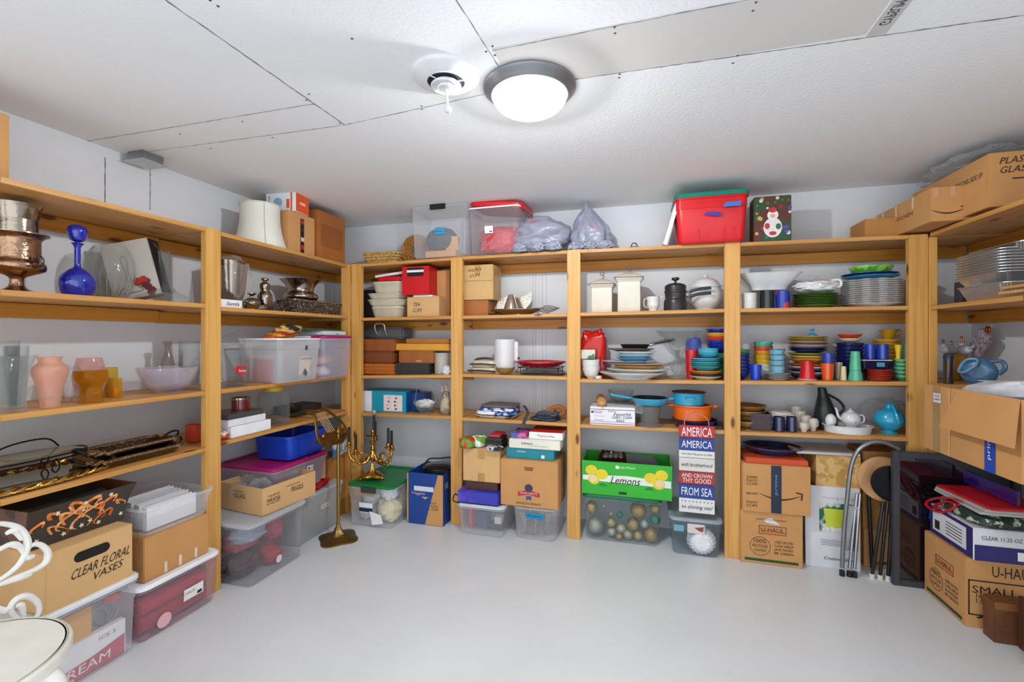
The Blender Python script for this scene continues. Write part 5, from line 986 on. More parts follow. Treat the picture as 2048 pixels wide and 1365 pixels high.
for i,(u0,u1,dz,hh,d,col,lb,t_) in enumerate(((972,1004,0,.05,.43,'#1c1c1f','black carton with gold lettering on tan box','CHOCOLATE'),(974,1003,.051,.022,.42,'#232326','flat black carton on the lettered black carton',''),(978,1000,.074,.016,.40,'#c8303c','small red topped tin on the black cartons',''))):
    q = gw('B',al('B',u0,d),al('B',u1,d),d,.14,z+dz,z+dz+hh); rt = carton(q,lb,P(col,.35),'snack_carton','carton')
    if t_: txt(rt,q,'F',t_,0,hh*.5,q.w*.8,hh*.3,P('#c8a070',.5))
packet(990,z,.12,.03,.06,.47,'#c9ccd2','crumpled white and black packet hanging at front of tan box','#1c1c20',sd=5)
g4 = gp('B',1030,1111,1016,.455,.36,0,1.08); rt = sbin(g4,'rounded clear bin of stemmed glasses under the meat box',body=FROST,rc=.05); decal(rt,g4,'F',[(-.06,.19),(.07,.19),(.075,.165),(.05,.15),(-.05,.15),(-.065,.17)],P('#1c86b4',.5),'blue_tape',.01); txt(rt,g4,'F','wine glasses',0,.17,.1,.016,P('#0c3f66',.5),.2,o=.012)
for i,x in enumerate((-.09,-.02,.06)):
    m = MB(); m.lathe([(0,0),(1,0),(.15,.05),(.12,.5),(.5,.6),(1,.8),(.95,1),(.9,1),(.9,.8),(.1,.55),(0,.5)],.032,.15,18); o = m.build('stemmed_glass',clear('#efe9dc',.25,'#d9cdb4',.1,name='stem_glass'),None,g4.loc+Vector((x,-.1+.02*i,.006))); tag(o,['left','middle','right'][i]+' stemmed glass standing in rounded clear bin','glass','stemmed glasses in rounded bin')
q = gw('B',al('B',1001,.47),al('B',1116,.47),.47,.30,g4.top+.003,zz('B',1060,922,.47)); rt = carton(q,'cardboard meat box with red banner badge and hand slot',CARD,bev=.004)
decal(rt,q,'F',[(-.075,.10),(0,.115),(.075,.10),(.075,.07),(.0,.085),(-.075,.07)],P('#b02a38',.5),'red_banner'); decal(rt,q,'F',[(.0+.028*math.cos(k*PI/10),.13+.026*math.sin(k*PI/10)) for k in range(20)],P('#2a3350',.5),'blue_crest',.002); decal(rt,q,'F',[(-.018,.075),(.018,.075),(.018,.045),(0,.055),(-.018,.045)],P('#2a4a9a',.5),'ribbon_tail',.0015)
txt(rt,q,'F','PRIME MEATS',0,.094,.12,.013,P('#e9c8b8',.5),o=.003); txt(rt,q,'F','BONELESS BREASTS',0,.025,.17,.014,INK)
decal(rt,q,'F',[(-.035,q.h*.86),(.035,q.h*.86),(.025,q.h*.78),(-.025,q.h*.78)],P('#8a5c34',.8),'hand_slot'); dbox(rt,q,'T',0,-q.d*.3,.05,.02,P('#4a2c18',.9),'slot')
t1 = gw('B',al('B',1013,.44),al('B',1108,.44),.44,.22,q.top+.001,zz('B',1060,898,.44)); rt = carton(t1,'flat teal carton lying on meat box under white cartons',P('#0f8292',.4),'teal_carton'); txt(rt,t1,'F','cuisine',-.06,t1.h*.7,.06,.012,WHITE,.2); dbox(rt,t1,'F',.09,t1.h*.3,.022,.022,WHITE,'label_sticker')
t2 = gw('B',al('B',1018,.45),al('B',1120,.45),.45,.22,t1.top+.001,zz('B',1070,881,.45)); rt = carton(t2,'flat cream carton with script lettering between teal and red ones',P('#e2dfce',.4),'cream_carton'); txt(rt,t2,'F','Cafeware',-.05,t2.h*.6,.08,.016,INK,.2); txt(rt,t2,'F','a set of fine serving pieces',.03,t2.h*.35,.13,.01,P('#9a8a80',.5))
t3 = gw('B',al('B',1058,.42),al('B',1125,.42),.42,.22,t2.top+.001,zz('B',1095,866,.42)); rt = carton(t3,'red topped white game box on cream carton beside third post',WHITE,'game_box'); dbox(rt,t3,'T',0,0,t3.w*.99,t3.d*.99,P('#c82820',.4),'red_top'); txt(rt,t3,'F','Tenneille',0,t3.h*.5,.12,.014,P('#b0403c',.5))
t4 = gw('B',al('B',1022,.42),al('B',1052,.42),.42,.18,t2.top+.001,t2.top+.035); carton(t4,'small blue and pink striped packet beside red game box',P('#3c62a8',.35,h2='#e05a9a',vscale=22),'striped_packet','packet')
# ================================================================ BACK WALL, BAY 3
# top shelf
g = ce('B',1247,1290,494,.25,1); rt = turned(g,[(0,0),(1,0),(1,.3),(.6,.8),(0,1)],BLACK,'pot_cover','flat black pot cover lying on the top shelf','pot cover'); MB().tube([(-.02,0,g.h*.8),(-.012,0,g.h+.022),(.012,0,g.h+.022),(.02,0,g.h*.8)],.004,6,sub=4).build('handle',BLACK,rt)
g = gp('B',1357,1490,388,.41,.34,1,1.1); g.tap=1.08
rt = sbin(g,'large red plastic tote with green lid on the top shelf',lid=P('#12806a',.4,name='teal_green_lid'),body=RED,rim=RED,lidh=.03)
for x in (-.07,.075,.125):
    MB().box(x-.008,x+.008,-g.d/2-.006,-g.d/2+.01,.01,g.h*.3).build('moulded_rib',RED,rt,bevel=.003)
decal(rt,g,'F',[(-.045,.16),(-.03,.175),(.055,.17),(.045,.145)],P('#3a2aa0',.5),'purple_tape',.03); decal(rt,g,'F',[(.06,.20),(.075,.225),(.16,.228),(.16,.2)],P('#2a72c4',.5),'blue_tape',.03)
m = MB(); m.box(-.012,.012,-.14,.14,0,.27); o = m.build('white_board',P('#e2e2e4',.5),None,W3('B',al('B',1326,.25),.25,shz('B',1,2.7)+.001),bevel=.002); o.rotation_euler=(0,.28,.05); tag(o,'white framed board leaning against red tote','board')
g = gp('B',1508,1583,392,.36,.12,1); rt = carton(g,'christmas box printed with a white bearded ornament on tree',P('#5a2c22',.35,h2='#2f4a2c',vscale=9,name='tree_print'),'christmas_box')
for i in range(26): 
    x,z = rnd.uniform(-.46,.46)*g.w, rnd.uniform(.04,.96)*g.h; r = rnd.uniform(.006,.013); decal(rt,g,'F',[(x+r*math.cos(k*PI/5),z+r*math.sin(k*PI/5)) for k in range(10)],P(['#c8a04a','#b02a28','#3a7a4a','#d8c8b0','#4a4a9a'][i%5],.4),'printed_bauble',.0015+i*.00004)

for cx0,cz0,ra,rb_,cc0,o0_ in ((0,.08,.05,.06,'#dedad6',.004),(0,.155,.03,.03,'#e8e4e0',.0046),(.0,.15,.014,.012,'#e0a890',.0052),(0,.185,.022,.016,'#b8322c',.0050),(-.03,.09,.014,.018,'#b8322c',.0052),(.03,.085,.014,.018,'#2f6a3c',.0052),(0,.045,.02,.012,'#b8322c',.0054)): decal(rt,g,'F',[(cx0+ra*math.cos(k*PI/10),cz0+rb_*math.sin(k*PI/10)) for k in range(20)],P(cc0,.5),'printed_figure',o0_)
# row 2 canisters
IV = P('#dcd6c6',.3,coat=.3,name='ivory_ceramic')
def canister(u0,u1,vb,vt,d,label):
    g = gp('B',u0,u1,vb,d,al('B',u1,d)-al('B',u0,d),2); rt = root('ceramic_canister',label,'canister',g.loc,0,None); w=g.w
    m = MB(); m.loft([m.rr(w*.97,w*.97,.006,0),m.rr(w,w,.008,.004),m.rr(w,w,.008,g.h*.94),m.rr(w*1.08,w*1.08,.008,g.h*.97),m.rr(w*1.12,w*1.12,.008,g.h)]); m.build('body',IV,rt)
    H = zz('B',(u0+u1)/2,vt,d-w/2)-g.top; m = MB(); m.loft([m.rr(w*1.1,w*1.1,.01,g.h+.001),m.rr(w*1.26,w*1.26,.012,g.h+H*.14),m.rr(w*1.2,w*1.2,.02,g.h+H*.2),m.rr(w*.8,w*.8,.03,g.h+H*.38),m.rr(w*.4,w*.4,.02,g.h+H*.5),m.rr(w*.12,w*.12,.005,g.h+H*.58)])
    ring = m.rr(w*1.26,w*1.26,.012,g.h+H*.15,seg=4); m.build('lid',IV,rt)
    MB().tube([(p[0],p[1],p[2]+.002*math.sin(k*2.3)) for k,p in enumerate(ring)],.0022,5,closed=True,sub=4).build('aged_edge',P('#5a5248',.5),rt)
    z=g.h+H*.58; MB().tube([(0,0,z),(.012,0,z+H*.12),(.004,0,z+H*.22),(.014,0,z+H*.34),(-.004,0,z+H*.42),(-.014,0,z+H*.3),(0,0,z+H*.2)],.0035,6,sub=4).build('knob',P('#5a4c40',.4,metal=.6),rt)
    return g, rt
canister(1182,1224,573,545,.29,'smaller square ivory ceramic canister with wrought knob'); canister(1235,1281,560,531,.30,'taller square ivory ceramic canister with wrought knob')
g,rt = ce('B',1293,1320,594,.28,2),None; rt = turned(g,[(0,0),(.6,0),(.65,.1),(.95,.4),(.9,.6),(1,.95),(1.05,1),(.98,1),(.85,.6),(.85,.4),(0,.15)],P('#dcdad4',.3,coat=.4),'cream_jug','small white ribbed cream jug with handle','jug',e=2); handle(rt,P('#dcdad4',.3,coat=.4),g.R*.9,g.h*.25,g.h*.85,g.R*.5,PI,.003); MB().tube([(g.R*.9,0,g.h*.8),(g.R*1.25,0,g.h*.95),(g.R*1.4,0,g.h*1.02)],.005,6).build('spout',P('#dcdad4',.3,coat=.4),rt)
g = ce('B',1328,1374,578,.28,2); rt = turned(g,[(0,0),(.98,0),(1.03,.08),(1,.45),(.9,.55),(.93,.75),(.93,.8),(.98,.82),(.98,.9),(.93,.92),(.93,1),(0,1)],P('#33302f',.35,metal=.3,name='dark_enamel'),'double_boiler','black double boiler pot with two long handles','pot')
MB().lathe([(.95,0),(.9,.5),(.5,.8),(.12,.9),(.1,1.2),(.35,1.4),(.3,1.7),(0,1.75)],g.R,zz('B',1351,565,.28)-g.top-.0,20,c=(0,0,g.h)).build('lid',P('#33302f',.35,metal=.3,name='dark_enamel'),rt)
for z in (.62,.84): 
    MB().tube([(g.R*.9,-.01,g.h*z),(g.R*1.25,-.02,g.h*z)],.006,8).build('handle_ferrule',STEEL,rt); MB().tube([(g.R*1.2,-.02,g.h*z),(g.R*1.8,-.025,g.h*(z+.08)),(g.R*3.0,-.03,g.h*(z+.14))],.007,8,sub=3,flat=1.4).build('handle',BLACK,rt)
g = ce('B',1376,1446,577,.17,2); WC = P('#dedfdf',.15,coat=.6,name='white_china')
rt = turned(g,[(0,0),(.5,0),(.55,.08),(.9,.35),(1,.65),(.92,.9),(.85,1),(0,1)],WC,'soup_tureen','round white china soup tureen with domed lid and ladle','tureen',e=2); MB().lathe([(.86,0),(.9,.1),(.65,.55),(.2,.78),(.1,.8),(.1,.85),(.2,.9),(.15,1),(0,1)],g.R,zz('B',1411,550,.17)-g.top,28,c=(0,0,g.h)).build('lid',WC,rt)
MB().tube([(g.R*.4,0,g.h*1.05),(g.R*1.1,-.01,g.h*1.1),(g.R*1.35,-.02,g.h*1.25)],.004,6,sub=3).build('ladle_handle',STEEL,rt)
for s_ in (-1,1): handle(rt,WC,g.R*.97,g.h*.5,g.h*.85,g.R*.22,0 if s_>0 else PI,.005)
g = ce('B',1368,1452,620,.2,2); g.h = .012; g.loc.z = shz('B',2,2.9)+.0003
g = gp('B',1163,1176,600,.2,.05,2)
# row 3
m = MB(); p = W3('B',al('B',1186,.17),.17,shz('B',3,2.3)+.001); g = ce('B',1163,1211,665,.16,3); m.lump(g.R*2.1,g.R*1.6,g.h,110,.2,2,e=.5,nu=40,nv=26); o = m.build('red_bag',P('#c81a14',.3,bump=.5,bscale=14),None,g.loc); tag(o,'shiny crumpled red bag standing beside third post','bag')
stack('B',1164,1200,719,.28,3,[('white','#dddbd6')]*5,'ribbed bowl','the bowl stack beside third post','cereal_bowl','bowl',kind=BOWL,hmul=5)
gz = shz('B',3,2.3)+.075
g = ce('B',1164,1200,719,.28,3); q = gw('B',al('B',1162,.3),al('B',1190,.3),.3,.05,g.top+.002,zz('B',1176,700,.3)); carton(q,'small ivory tin with green vine decoration on white bowls',P('#ddd6c2',.4,h2='#3f7a5a',thr=.55,vscale=24),'decorated_tin','tin')
g = ce('B',1190,1204,752,.29,3); single(g,[(0,0),(1,0),(1,1),(.9,1),(.9,.2),(0,.2)],WC,'ramekin','tiny white ramekin between bowls and plate stack','ramekin')
z = shz('B',3,2.5)+.001
defs = [(1199,1330,744,.29,'large white oval platter at bottom of mixed plate stack','#d9d4cf',.8),(1212,1340,737,.28,'white deep rimmed plate second in mixed plate stack','#e2e0dc',.75),(1226,1330,731,.28,'yellow edged plate third in mixed plate stack','#cfa24a',.75),(1214,1338,726,.28,'tan and white plate fourth in mixed plate stack','#c9a583',.75),(1202,1316,722,.27,'pale lilac plate fifth in mixed plate stack','#c9cbe0',.75),(1232,1306,715,.26,'turquoise square plate sixth in mixed plate stack','#2f8fa6',.8),(1232,1308,709,.26,'pale blue square plate seventh in mixed plate stack','#b9d2dc',.8),(1232,1312,703,.26,'white square plate eighth in mixed plate stack','#dfe3e6',.8),(1215,1310,697,.24,'brown round plate ninth in mixed plate stack','#6c5a4e',.8)]
for u0,u1,vt,d,lb,c_,sy in defs:
    g = ce('B',u0,u1,vt,d,z); single(g,PLATE,P(c_,.2,coat=.4),'mixed_plate',lb,'plate','mixed plate stack on third shelf',sy=sy,e=(4 if 'square' in lb else 2),tilt=(0,0)); z = g.z+g.h*.72
g = ce('B',1240,1300,689,.24,z+.003); rt = turned(g,[(0,0),(.75,0),(.8,.1),(1,1),(.94,1),(.74,.15),(0,.15)],P('#4a433d',.3,metal=.8),'frying_pan','small dark frying pan with black handle atop plate stack','pan')
MB().tube([(g.R*.95,0,g.h*.7),(g.R*1.3,0,g.h*1.2),(g.R*2.6,0,g.h*2.1)],lambda t:.006+.005*t,8,sub=3).build('handle',BLACK,rt); MB().tube([(g.R*.95,0,g.h*.7),(g.R*1.35,0,g.h*1.25)],.008,8).build('ferrule',STEEL,rt)
g = ce('B',1311,1405,662,.18,3); single(g,[(0,0),(.55,0),(.5,.04),(.2,.08),(.32,.15),(.35,.25),(.18,.4),(.15,.5),(.35,.6),(.5,.75),(1,.99),(1,1),(.95,1),(.45,.76),(0,.62)],CUT,'glass_compote','tall footed clear glass compote with wide flared bowl','compote')
g = ce('B',1345,1365,700,.28,3); single(g,[(0,0),(1.3,0),(1.2,.06),(.6,.1),(1,.3),(1,.5),(.5,.75),(.4,.9),(.7,1),(.6,1),(.3,.8),(0,.2)],GLASS,'bud_vase','small clear glass bud vase in front of compote','vase')
g = ce('B',1370,1404,676,.2,shz('B',3,2.8)+.14); single(g,[(0,0),(.8,0),(1,.2),(.95,.7),(.8,1),(.75,1),(.88,.7),(0,.1)],clear('#dfe4f4',.25,'#5a6fd0',.1,bump=.4,name='blue_swirl_glass'),'swirl_glass','clear glass with blue swirls perched behind turquoise bowls','glass')
g = ce('B',1370,1396,700,.24,3); single(g,TUMB,P('#c8141c',.3,coat=.3),'red_tumbler','red tumbler between compote and turquoise bowls','tumbler')
z = stack('B',1378,1444,741,.28,3,[('cream','#d9c69c'),('navy','#2c3248'),('orange','#d0602c'),('yellow','#dcaf4c')],'dinner plate','the plate pile under turquoise plates',hmul=2.2).top
z = stack('B',1380,1440,716,.28,z+.001,[('turquoise','#3f9fb4'),('green','#3c9a80'),('light turquoise','#56b4c8'),('teal','#2f93a8'),('sky blue','#5fbcd2')],'salad plate','the turquoise plate pile by fourth post',hmul=2.2).top
stack('B',1395,1438,697,.27,z+.001,[('turquoise','#43a9c0'),('light turquoise','#5fbfd4'),('aqua','#4fb2c8')],'soup bowl','the turquoise bowl stack by fourth post','soup_bowl','bowl',kind=BOWL,hmul=3)
z = stack('B',1412,1462,706,.14,3,[('green','#2f8a5a'),('deep green','#26764c'),('forest green','#1f6a44'),('mint','#4fb48a')],'bowl','the back bowl stack lower part','serving_bowl','bowl',kind=BOWL,hmul=2.2).top
stack('B',1412,1462,658,.14,z+.001,[('cobalt blue','#18308a'),('royal blue','#1c3aa8'),('red orange','#cc3c24'),('amber yellow','#dda02c'),('dark blue','#182a80')],'bowl','the tall coloured bowl stack behind turquoise bowls','serving_bowl','bowl',kind=BOWL,hmul=2.2)
# row 4
g = gp('B',1180,1270,815,.36,.22,4); rt = carton(g,'white postal box with red stripes and handwriting on fourth shelf',P('#e4e4ea',.4),'postal_box')
for z_ in (.09,.86): dbox(rt,g,'F',0,g.h*z_,g.w*.99,.004,P('#b03040',.5),'red_stripe')
dbox(rt,g,'F',0,g.h*.2,g.w*.99,.0025,P('#b03040',.5),'red_stripe'); txt(rt,g,'F','UNITED STATES',-g.w*.33,g.h*.75,.06,.008,P('#2a3a70',.5)); txt(rt,g,'F','POSTAL SERVICE',-g.w*.33,g.h*.67,.06,.008,P('#2a3a70',.5)); dbox(rt,g,'F',-g.w*.45,g.h*.71,.014,.014,P('#2a3a70',.5),'eagle_emblem'); txt(rt,g,'F','PRIORITY',.0,g.h*.77,.05,.008); txt(rt,g,'F','Favorite',g.w*.23,g.h*.64,.11,.024,INK,.3,.05); txt(rt,g,'F','Cutters - Cookies',g.w*.22,g.h*.48,.13,.02,INK,.3,.03); txt(rt,g,'F','BAKING',g.w*.18,g.h*.29,.05,.016); txt(rt,g,'F','FLAT RATE ENVELOPE',-g.w*.3,g.h*.5,.07,.006,P('#b06a70',.5)); txt(rt,g,'F','USPS.COM/PICKUP',-g.w*.3,g.h*.28,.06,.007,P('#3a4a80',.5))
p = g.loc+Vector((-.07,-g.d/2-.0,g.h)); rt = root('rolling_pin','wooden rolling pin lying on postal box, end towards room','rolling pin',(p.x,p.y,p.z+.001),.12)
WD = P('#b9803f',.5,var=.1,name='turned_wood'); MB().cyl((0,.0,.03),(0,.19,.03),.03,20).build('roller',WD,rt); MB().tube([(0,-.035,.03),(0,-.025,.03),(0,.0,.03)],lambda t:.013-.005*t,12).build('handle',P('#c9964e',.5),rt)
g = ce('B',1216,1268,780,.15,shz('B',4,2.4)+.11); single(g,BOWL,GLASS,'glass_bowl','clear faceted glass bowl behind the rolling pin, stacked high','bowl')
gx_ = ce('B',1216,1268,803,.15,4); single(gx_,[(0,0),(.8,0),(1,.3),(1,1),(.94,1),(.94,.3),(0,.05)],GLASS,'glass_casserole','deep clear glass casserole behind postal box','casserole')
g = ce('B',1278,1322,811,.29,4); z_=g.top; single(g,[(0,0),(1.15,0),(1.15,.04),(.85,.12),(.85,.2),(.9,.5),(.97,.9),(1.05,1),(1,1),(.8,.3),(0,.15)],clear('#d9d6d2',.3,'#a09a94',.1,bump=.3),'glass_jar','thick clear glass bowl on foot under turquoise skillet','glass bowl')
TQ = P('#2b9cc0',.2,coat=.6,name='turquoise_enamel')
g = ce('B',1262,1338,795,.28,z_+.002); rt = turned(g,[(0,0),(.6,0),(.8,.15),(1,.9),(1,1),(.95,1),(.75,.2),(0,.15)],TQ,'skillet','turquoise enamel skillet with dark inside and long handle','skillet')
MB().lathe([(0,.18),(.74,.22),(.94,.98),(.92,.98),(.72,.24),(0,.2)],g.R,g.h,28).build('dark_interior',P('#1c2228',.4),rt); MB().tube([(-g.R*.95,0,g.h*.8),(-g.R*1.5,0,g.h*.95),(-g.R*2.1,0,g.h*1.2)],lambda t:.008+.002*t,8,sub=3).build('handle',TQ,rt); MB().tube([(g.R*.95,0,g.h*.8),(g.R*1.25,0,g.h*.95)],.008,8).build('helper_handle',TQ,rt)
m = MB(); m.lump(.06,.04,.06,120,.5,4,ridge=True); o = m.build('clear_strap',POLY,None,W3('B',al('B',1278,.35),.345,z_-.05)); tag(o,'crumpled clear plastic tie hanging below skillet','plastic tie')
g0 = ce('B',1342,1440,838,.25,4); rt = turned(g0,[(0,0),(.8,0),(.85,.2),(.95,1),(1,1),(.9,.9),(.8,.3),(0,.3)],P('#1b1e4a',.2,coat=.5),'braiser','dark navy enamel braiser beneath the orange dutch oven','braiser',sy=.9)
g = ce('B',1344,1426,809,.26,g0.top+.001); ORM = P('#e0640c',.2,coat=.6,name='orange_enamel'); rt = turned(g,CASS,ORM,'dutch_oven','oval orange enamel dutch oven under small turquoise pot','pot',sy=.85)
for s_ in (-1,1): MB().tube([(s_*g.R*.98,-.025,g.h*.9),(s_*g.R*1.22,-.02,g.h*.92),(s_*g.R*1.22,.02,g.h*.92),(s_*g.R*.98,.025,g.h*.9)],.006,8,sub=4).build('handle',ORM,rt)
g = ce('B',1345,1410,785,.25,g.top+.001); rt = turned(g,[(0,0),(.88,0),(.95,.1),(1,.95),(1.04,1),(.96,1),(.9,.15),(0,.1)],TQ,'small_pot','small turquoise enamel pot with dark lid on orange pot','pot'); MB().lathe([(0,1),(1.0,1),(1.06,1.02),(1.03,1.08),(.5,1.14),(0,1.15)],g.R,g.h,28).build('lid',P('#3a2a26',.3),rt)
MB().tube([(-.025,-g.R*.97,g.h*.75),(-.022,-g.R*1.2,g.h*.62),(.022,-g.R*1.2,g.h*.62),(.025,-g.R*.97,g.h*.75)],.005,8,sub=4).build('handle',TQ,rt)
g = gp('B',1415,1450,853,.32,.12,4); carton(g,'low black dish tucked under orange pot beside fourth post',BLACK,'black_dish','dish',bev=.004)
# hanging sign
xs0, xs1 = al('B',1358,.385), al('B',1429,.385); wS = xs1-xs0; zs1, zs0 = zz('B',1394,852,.385), zz('B',1394,1026,.385)
rt = root('wooden_sign','hanging stack of red, white and blue slats reading AMERICA','sign',((xs0+xs1)/2,-.385,zs0))
gS = G(); gS.w=wS; gS.d=.016; gS.h=zs1-zs0; gS.tap=1
rows = [(852,876,'#b8282e','AMERICA',WHITE,.75),(877,901,'#24408e','AMERICA',WHITE,.6),(902,916,'#dcdcd8','God shed His grace on thee',INK,.35),(917,943,'#d6d2ca','with brotherhood',INK,.28),(944,969,'#a8302c','AND CROWN THY GOOD',WHITE,.3),(970,997,'#24408e','FROM SEA',WHITE,.6),(998,1026,'#dedede','to shining sea!',INK,.35)]
for va,vb,c_,t_,tc_,fr in rows:
    za_, zb_ = zz('B',1394,va,.385)-zs0, zz('B',1394,vb,.385)-zs0; ob = MB().box(-wS/2,wS/2,-.008,.008,zb_,za_).build('slat',P(c_,.5),rt,bevel=.001)
    hh = za_-zb_
    if t_=='AND CROWN THY GOOD': txt(ob,gS,'F','AND CROWN',0,(za_+zb_)/2+hh*.2,wS*.85,hh*.3,tc_); txt(ob,gS,'F','THY GOOD',0,(za_+zb_)/2-hh*.2,wS*.8,hh*.36,tc_)
    else: txt(ob,gS,'F',t_,0,(za_+zb_)/2-(hh*.12 if 'shining' in t_ else 0),wS*.86,hh*fr,tc_,shear=(.25 if fr<.5 else 0))
    if 'shining' in t_:
        for k in range(9): x = -wS*.42+wS*.84*k/8; decal(ob,gS,'F',[(x+(.0055 if j%2 else .0025)*math.cos(j*PI/5+.3),zb_+hh*.8+(.0055 if j%2 else .0025)*math.sin(j*PI/5+.3)) for j in range(10)],P(['#8a1c28','#1c2a5a'][k%2],.5),'printed_star')
MB().tube([(-wS*.35,0,zs1-zs0),(-wS*.3,.0,zs1-zs0+.045),(0,0,zs1-zs0+.075),(wS*.3,0,zs1-zs0+.045),(wS*.35,0,zs1-zs0)],.0025,6,sub=5).build('hanging_cord',P('#c88a7c',.6),rt)
# floor bay 3
go = gp('B',1172,1316,996,.335,.31,0,1.06); rt = sbin(go,'clear bin with green lid full of gold and silver ornaments',lid=P('#0a6a44',.35),body=clear('#f0f4f4',.09,'#c9d2d4',.25,name='clear_plastic_bin',edge=.3))
BALLS = [(250,725,62,'#c3a56a'),(368,715,18,'#cdbb90'),(435,790,22,'#c9b070'),(515,800,33,'#128a7c'),(435,870,48,'#c6b47c'),(528,925,50,'#c9c4b0'),(285,895,88,'#b9b6ae'),(440,955,48,'#c9c2b6'),(510,1012,34,'#c3a05c'),(590,1005,50,'#bcb8a4'),(690,755,82,'#b8965a'),(640,890,66,'#b99c64'),(748,885,44,'#b9bcbc'),(848,742,52,'#c0a26a'),(845,848,52,'#1f8a64'),(688,1012,50,'#c2a878'),(808,985,75,'#b8955a')]
cb = ['gold','silver','green','cream']
for i,(x,y,r,c_) in enumerate(BALLS):
    u, v = 1130+x/4.707, 860+y/4.707; rr_ = r/4.707/FPX*3.05*.93; d = .335-.012-rr_-.012*(i%2); p = hit_y(u,v,-d); z_ = max(p.z, rr_+.006)
    rt = root('ornament_ball',{'#128a7c':'small teal','#1f8a64':'glittery green','#b9bcbc':'shiny silver','#b9b6ae':'largest frosted silver'}.get(c_,'glittery %s'%('pale' if i in(4,5,7,9) else 'gold'))+' ornament ball '+['high at left','high left of centre','above the cluster','over the middle','left of centre','centre','low at left','low left of centre','at bottom left','at bottom centre','top centre right','below the largest gold one','right of centre','high at right','right side under gold one','low right of centre','low at right'][i]+' in the ornament bin','ornament',(p.x,p.y,z_),0,'ornaments in clear bin')
    MB().sph(rr_,(0,0,0),20).build('ball',P(c_,.3,metal=.75,bump=.5,bscale=200,name='glitter'),rt); MB().cyl((0,0,rr_*.97),(0,0,rr_*1.1),rr_*.16,8).build('cap',GOLD,rt)
g = gw('B',al('B',1164,.35),al('B',1344,.35),.35,.30,go.top+.012,zz('B',1250,927,.35)); rt = openbox(g,'bright green open produce box printed Lemons on ornament bin',P('#2fae2a',.45,name='green_print'),'produce_box',t=.006)
gwid = g.w; LEM = P('#e2cc28',.45); LS = P('#e6d2a0',.5)
decal(rt,g,'F',[(-gwid*.49,g.h*.42),(gwid*.49,g.h*.36),(gwid*.49,g.h*.56),(0,g.h*.62),(-gwid*.49,g.h*.56)],P('#e2e8de',.5),'white_swoosh')
for sx in (-1,1):
    for (x,z_,r,mm,o_) in ((.39,.72,.034,LEM,.002),(.27,.62,.034,LEM,.0024),(.36,.45,.033,LEM,.0028)):
        decal(rt,g,'F',[(sx*x*gwid+r*1.15*math.cos(k*PI/12),z_*g.h+r*math.sin(k*PI/12)) for k in range(24)],mm,'printed_lemon',o_)
    decal(rt,g,'F',[(sx*.37*gwid+.026*math.cos(k*PI/12),.47*g.h+.026*math.sin(k*PI/12)) for k in range(24)],LS,'printed_lemon_slice',.0032); decal(rt,g,'F',[(sx*.2*gwid,.26*g.h),(sx*.26*gwid,.36*g.h),(sx*.31*gwid,.28*g.h)],P('#1f7a2a',.5),'printed_leaf',.0034)
txt(rt,g,'F','Lemons',-.0,g.h*.48,gwid*.32,g.h*.22,INK,.3,.0,o=.004); txt(rt,g,'F','Sunny Wood',.0,g.h*.86,gwid*.2,g.h*.09,WHITE); decal(rt,g,'F',[(-.055+.012*math.cos(k*PI/6),g.h*.86+.012*math.sin(k*PI/6)) for k in range(12)],WHITE,'logo'); dbox(rt,g,'F',-.02,g.h*.1,.05,.016,P('#0b3a14',.7),'hand_slot')
gi = g
m = MB(); m.loft([m.rr(.22,.2,.06,0),m.rr(.26,.24,.07,.012),m.rr(.25,.23,.07,.014)]); o = m.build('black_platter',P('#18181b',.15,coat=.5),None,gi.loc+Vector((.075,0,gi.h*.8))); o.rotation_euler=(.25,0,0); tag(o,'large glossy black platter lying in the lemon box','platter')
AMG = clear('#8a5a34',.55,'#3a1e12',.08,bump=.3,name='dark_amber_glass')
for i in range(4):
    m = MB(); m.lathe([(0,0),(.6,0),(.7,.1),(1,.6),(.9,1),(.84,1),(.92,.6),(0,.15)],.05-.004*i,.09,20); o = m.build('amber_glass_dish',AMG,None,gi.loc+Vector((-.17+.045*i,.02,gi.h*.72+.0))); o.rotation_euler=(-.3,.5-.2*i,0); tag(o,['leftmost','second','third','rightmost'][i]+' dark amber glass dish jutting from the lemon box','glass dish','amber dishes in lemon box')
g = gp('B',1346,1438,1040,.39,.33,0,1.08); rt = sbin(g,'grey clear bin with grey lid behind hanging america sign',lid=P('#98a2a8',.4,name='grey_lid'),body=clear('#eef3f5',.12,'#aab6bc',.2,name='smoke_plastic',edge=.35),lidh=.02)
dbox(rt,g,'F',-.0,g.h*.78,.1,.06,P('#d9ccca',.5),'label_sticker',.008); decal(rt,g,'F',[(-.01,g.h*.8),(.045,g.h*.85),(.04,g.h*.7),(.02,g.h*.72)],P('#8a4a44',.5),'label_print',.009); dbox(rt,g,'F',-.1,g.h*.75,.06,.04,P('#6fa8b8',.5),'blue_label',.007)
m = MB(); m.lathe([(.0,0),(.5,.0),(1,.4),(1,.6),(.5,1),(0,1)],.085,.11,40,wav=(20,.06)); o = m.build('tulle_pompom',P('#e6e6e8',.9,bump=.8,bscale=60),None,g.loc+Vector((.035,-.08,.09))); o.rotation_euler=(PI/2,0,0); tag(o,'ruffled white tulle pompom pressed inside the grey clear bin','pompom')
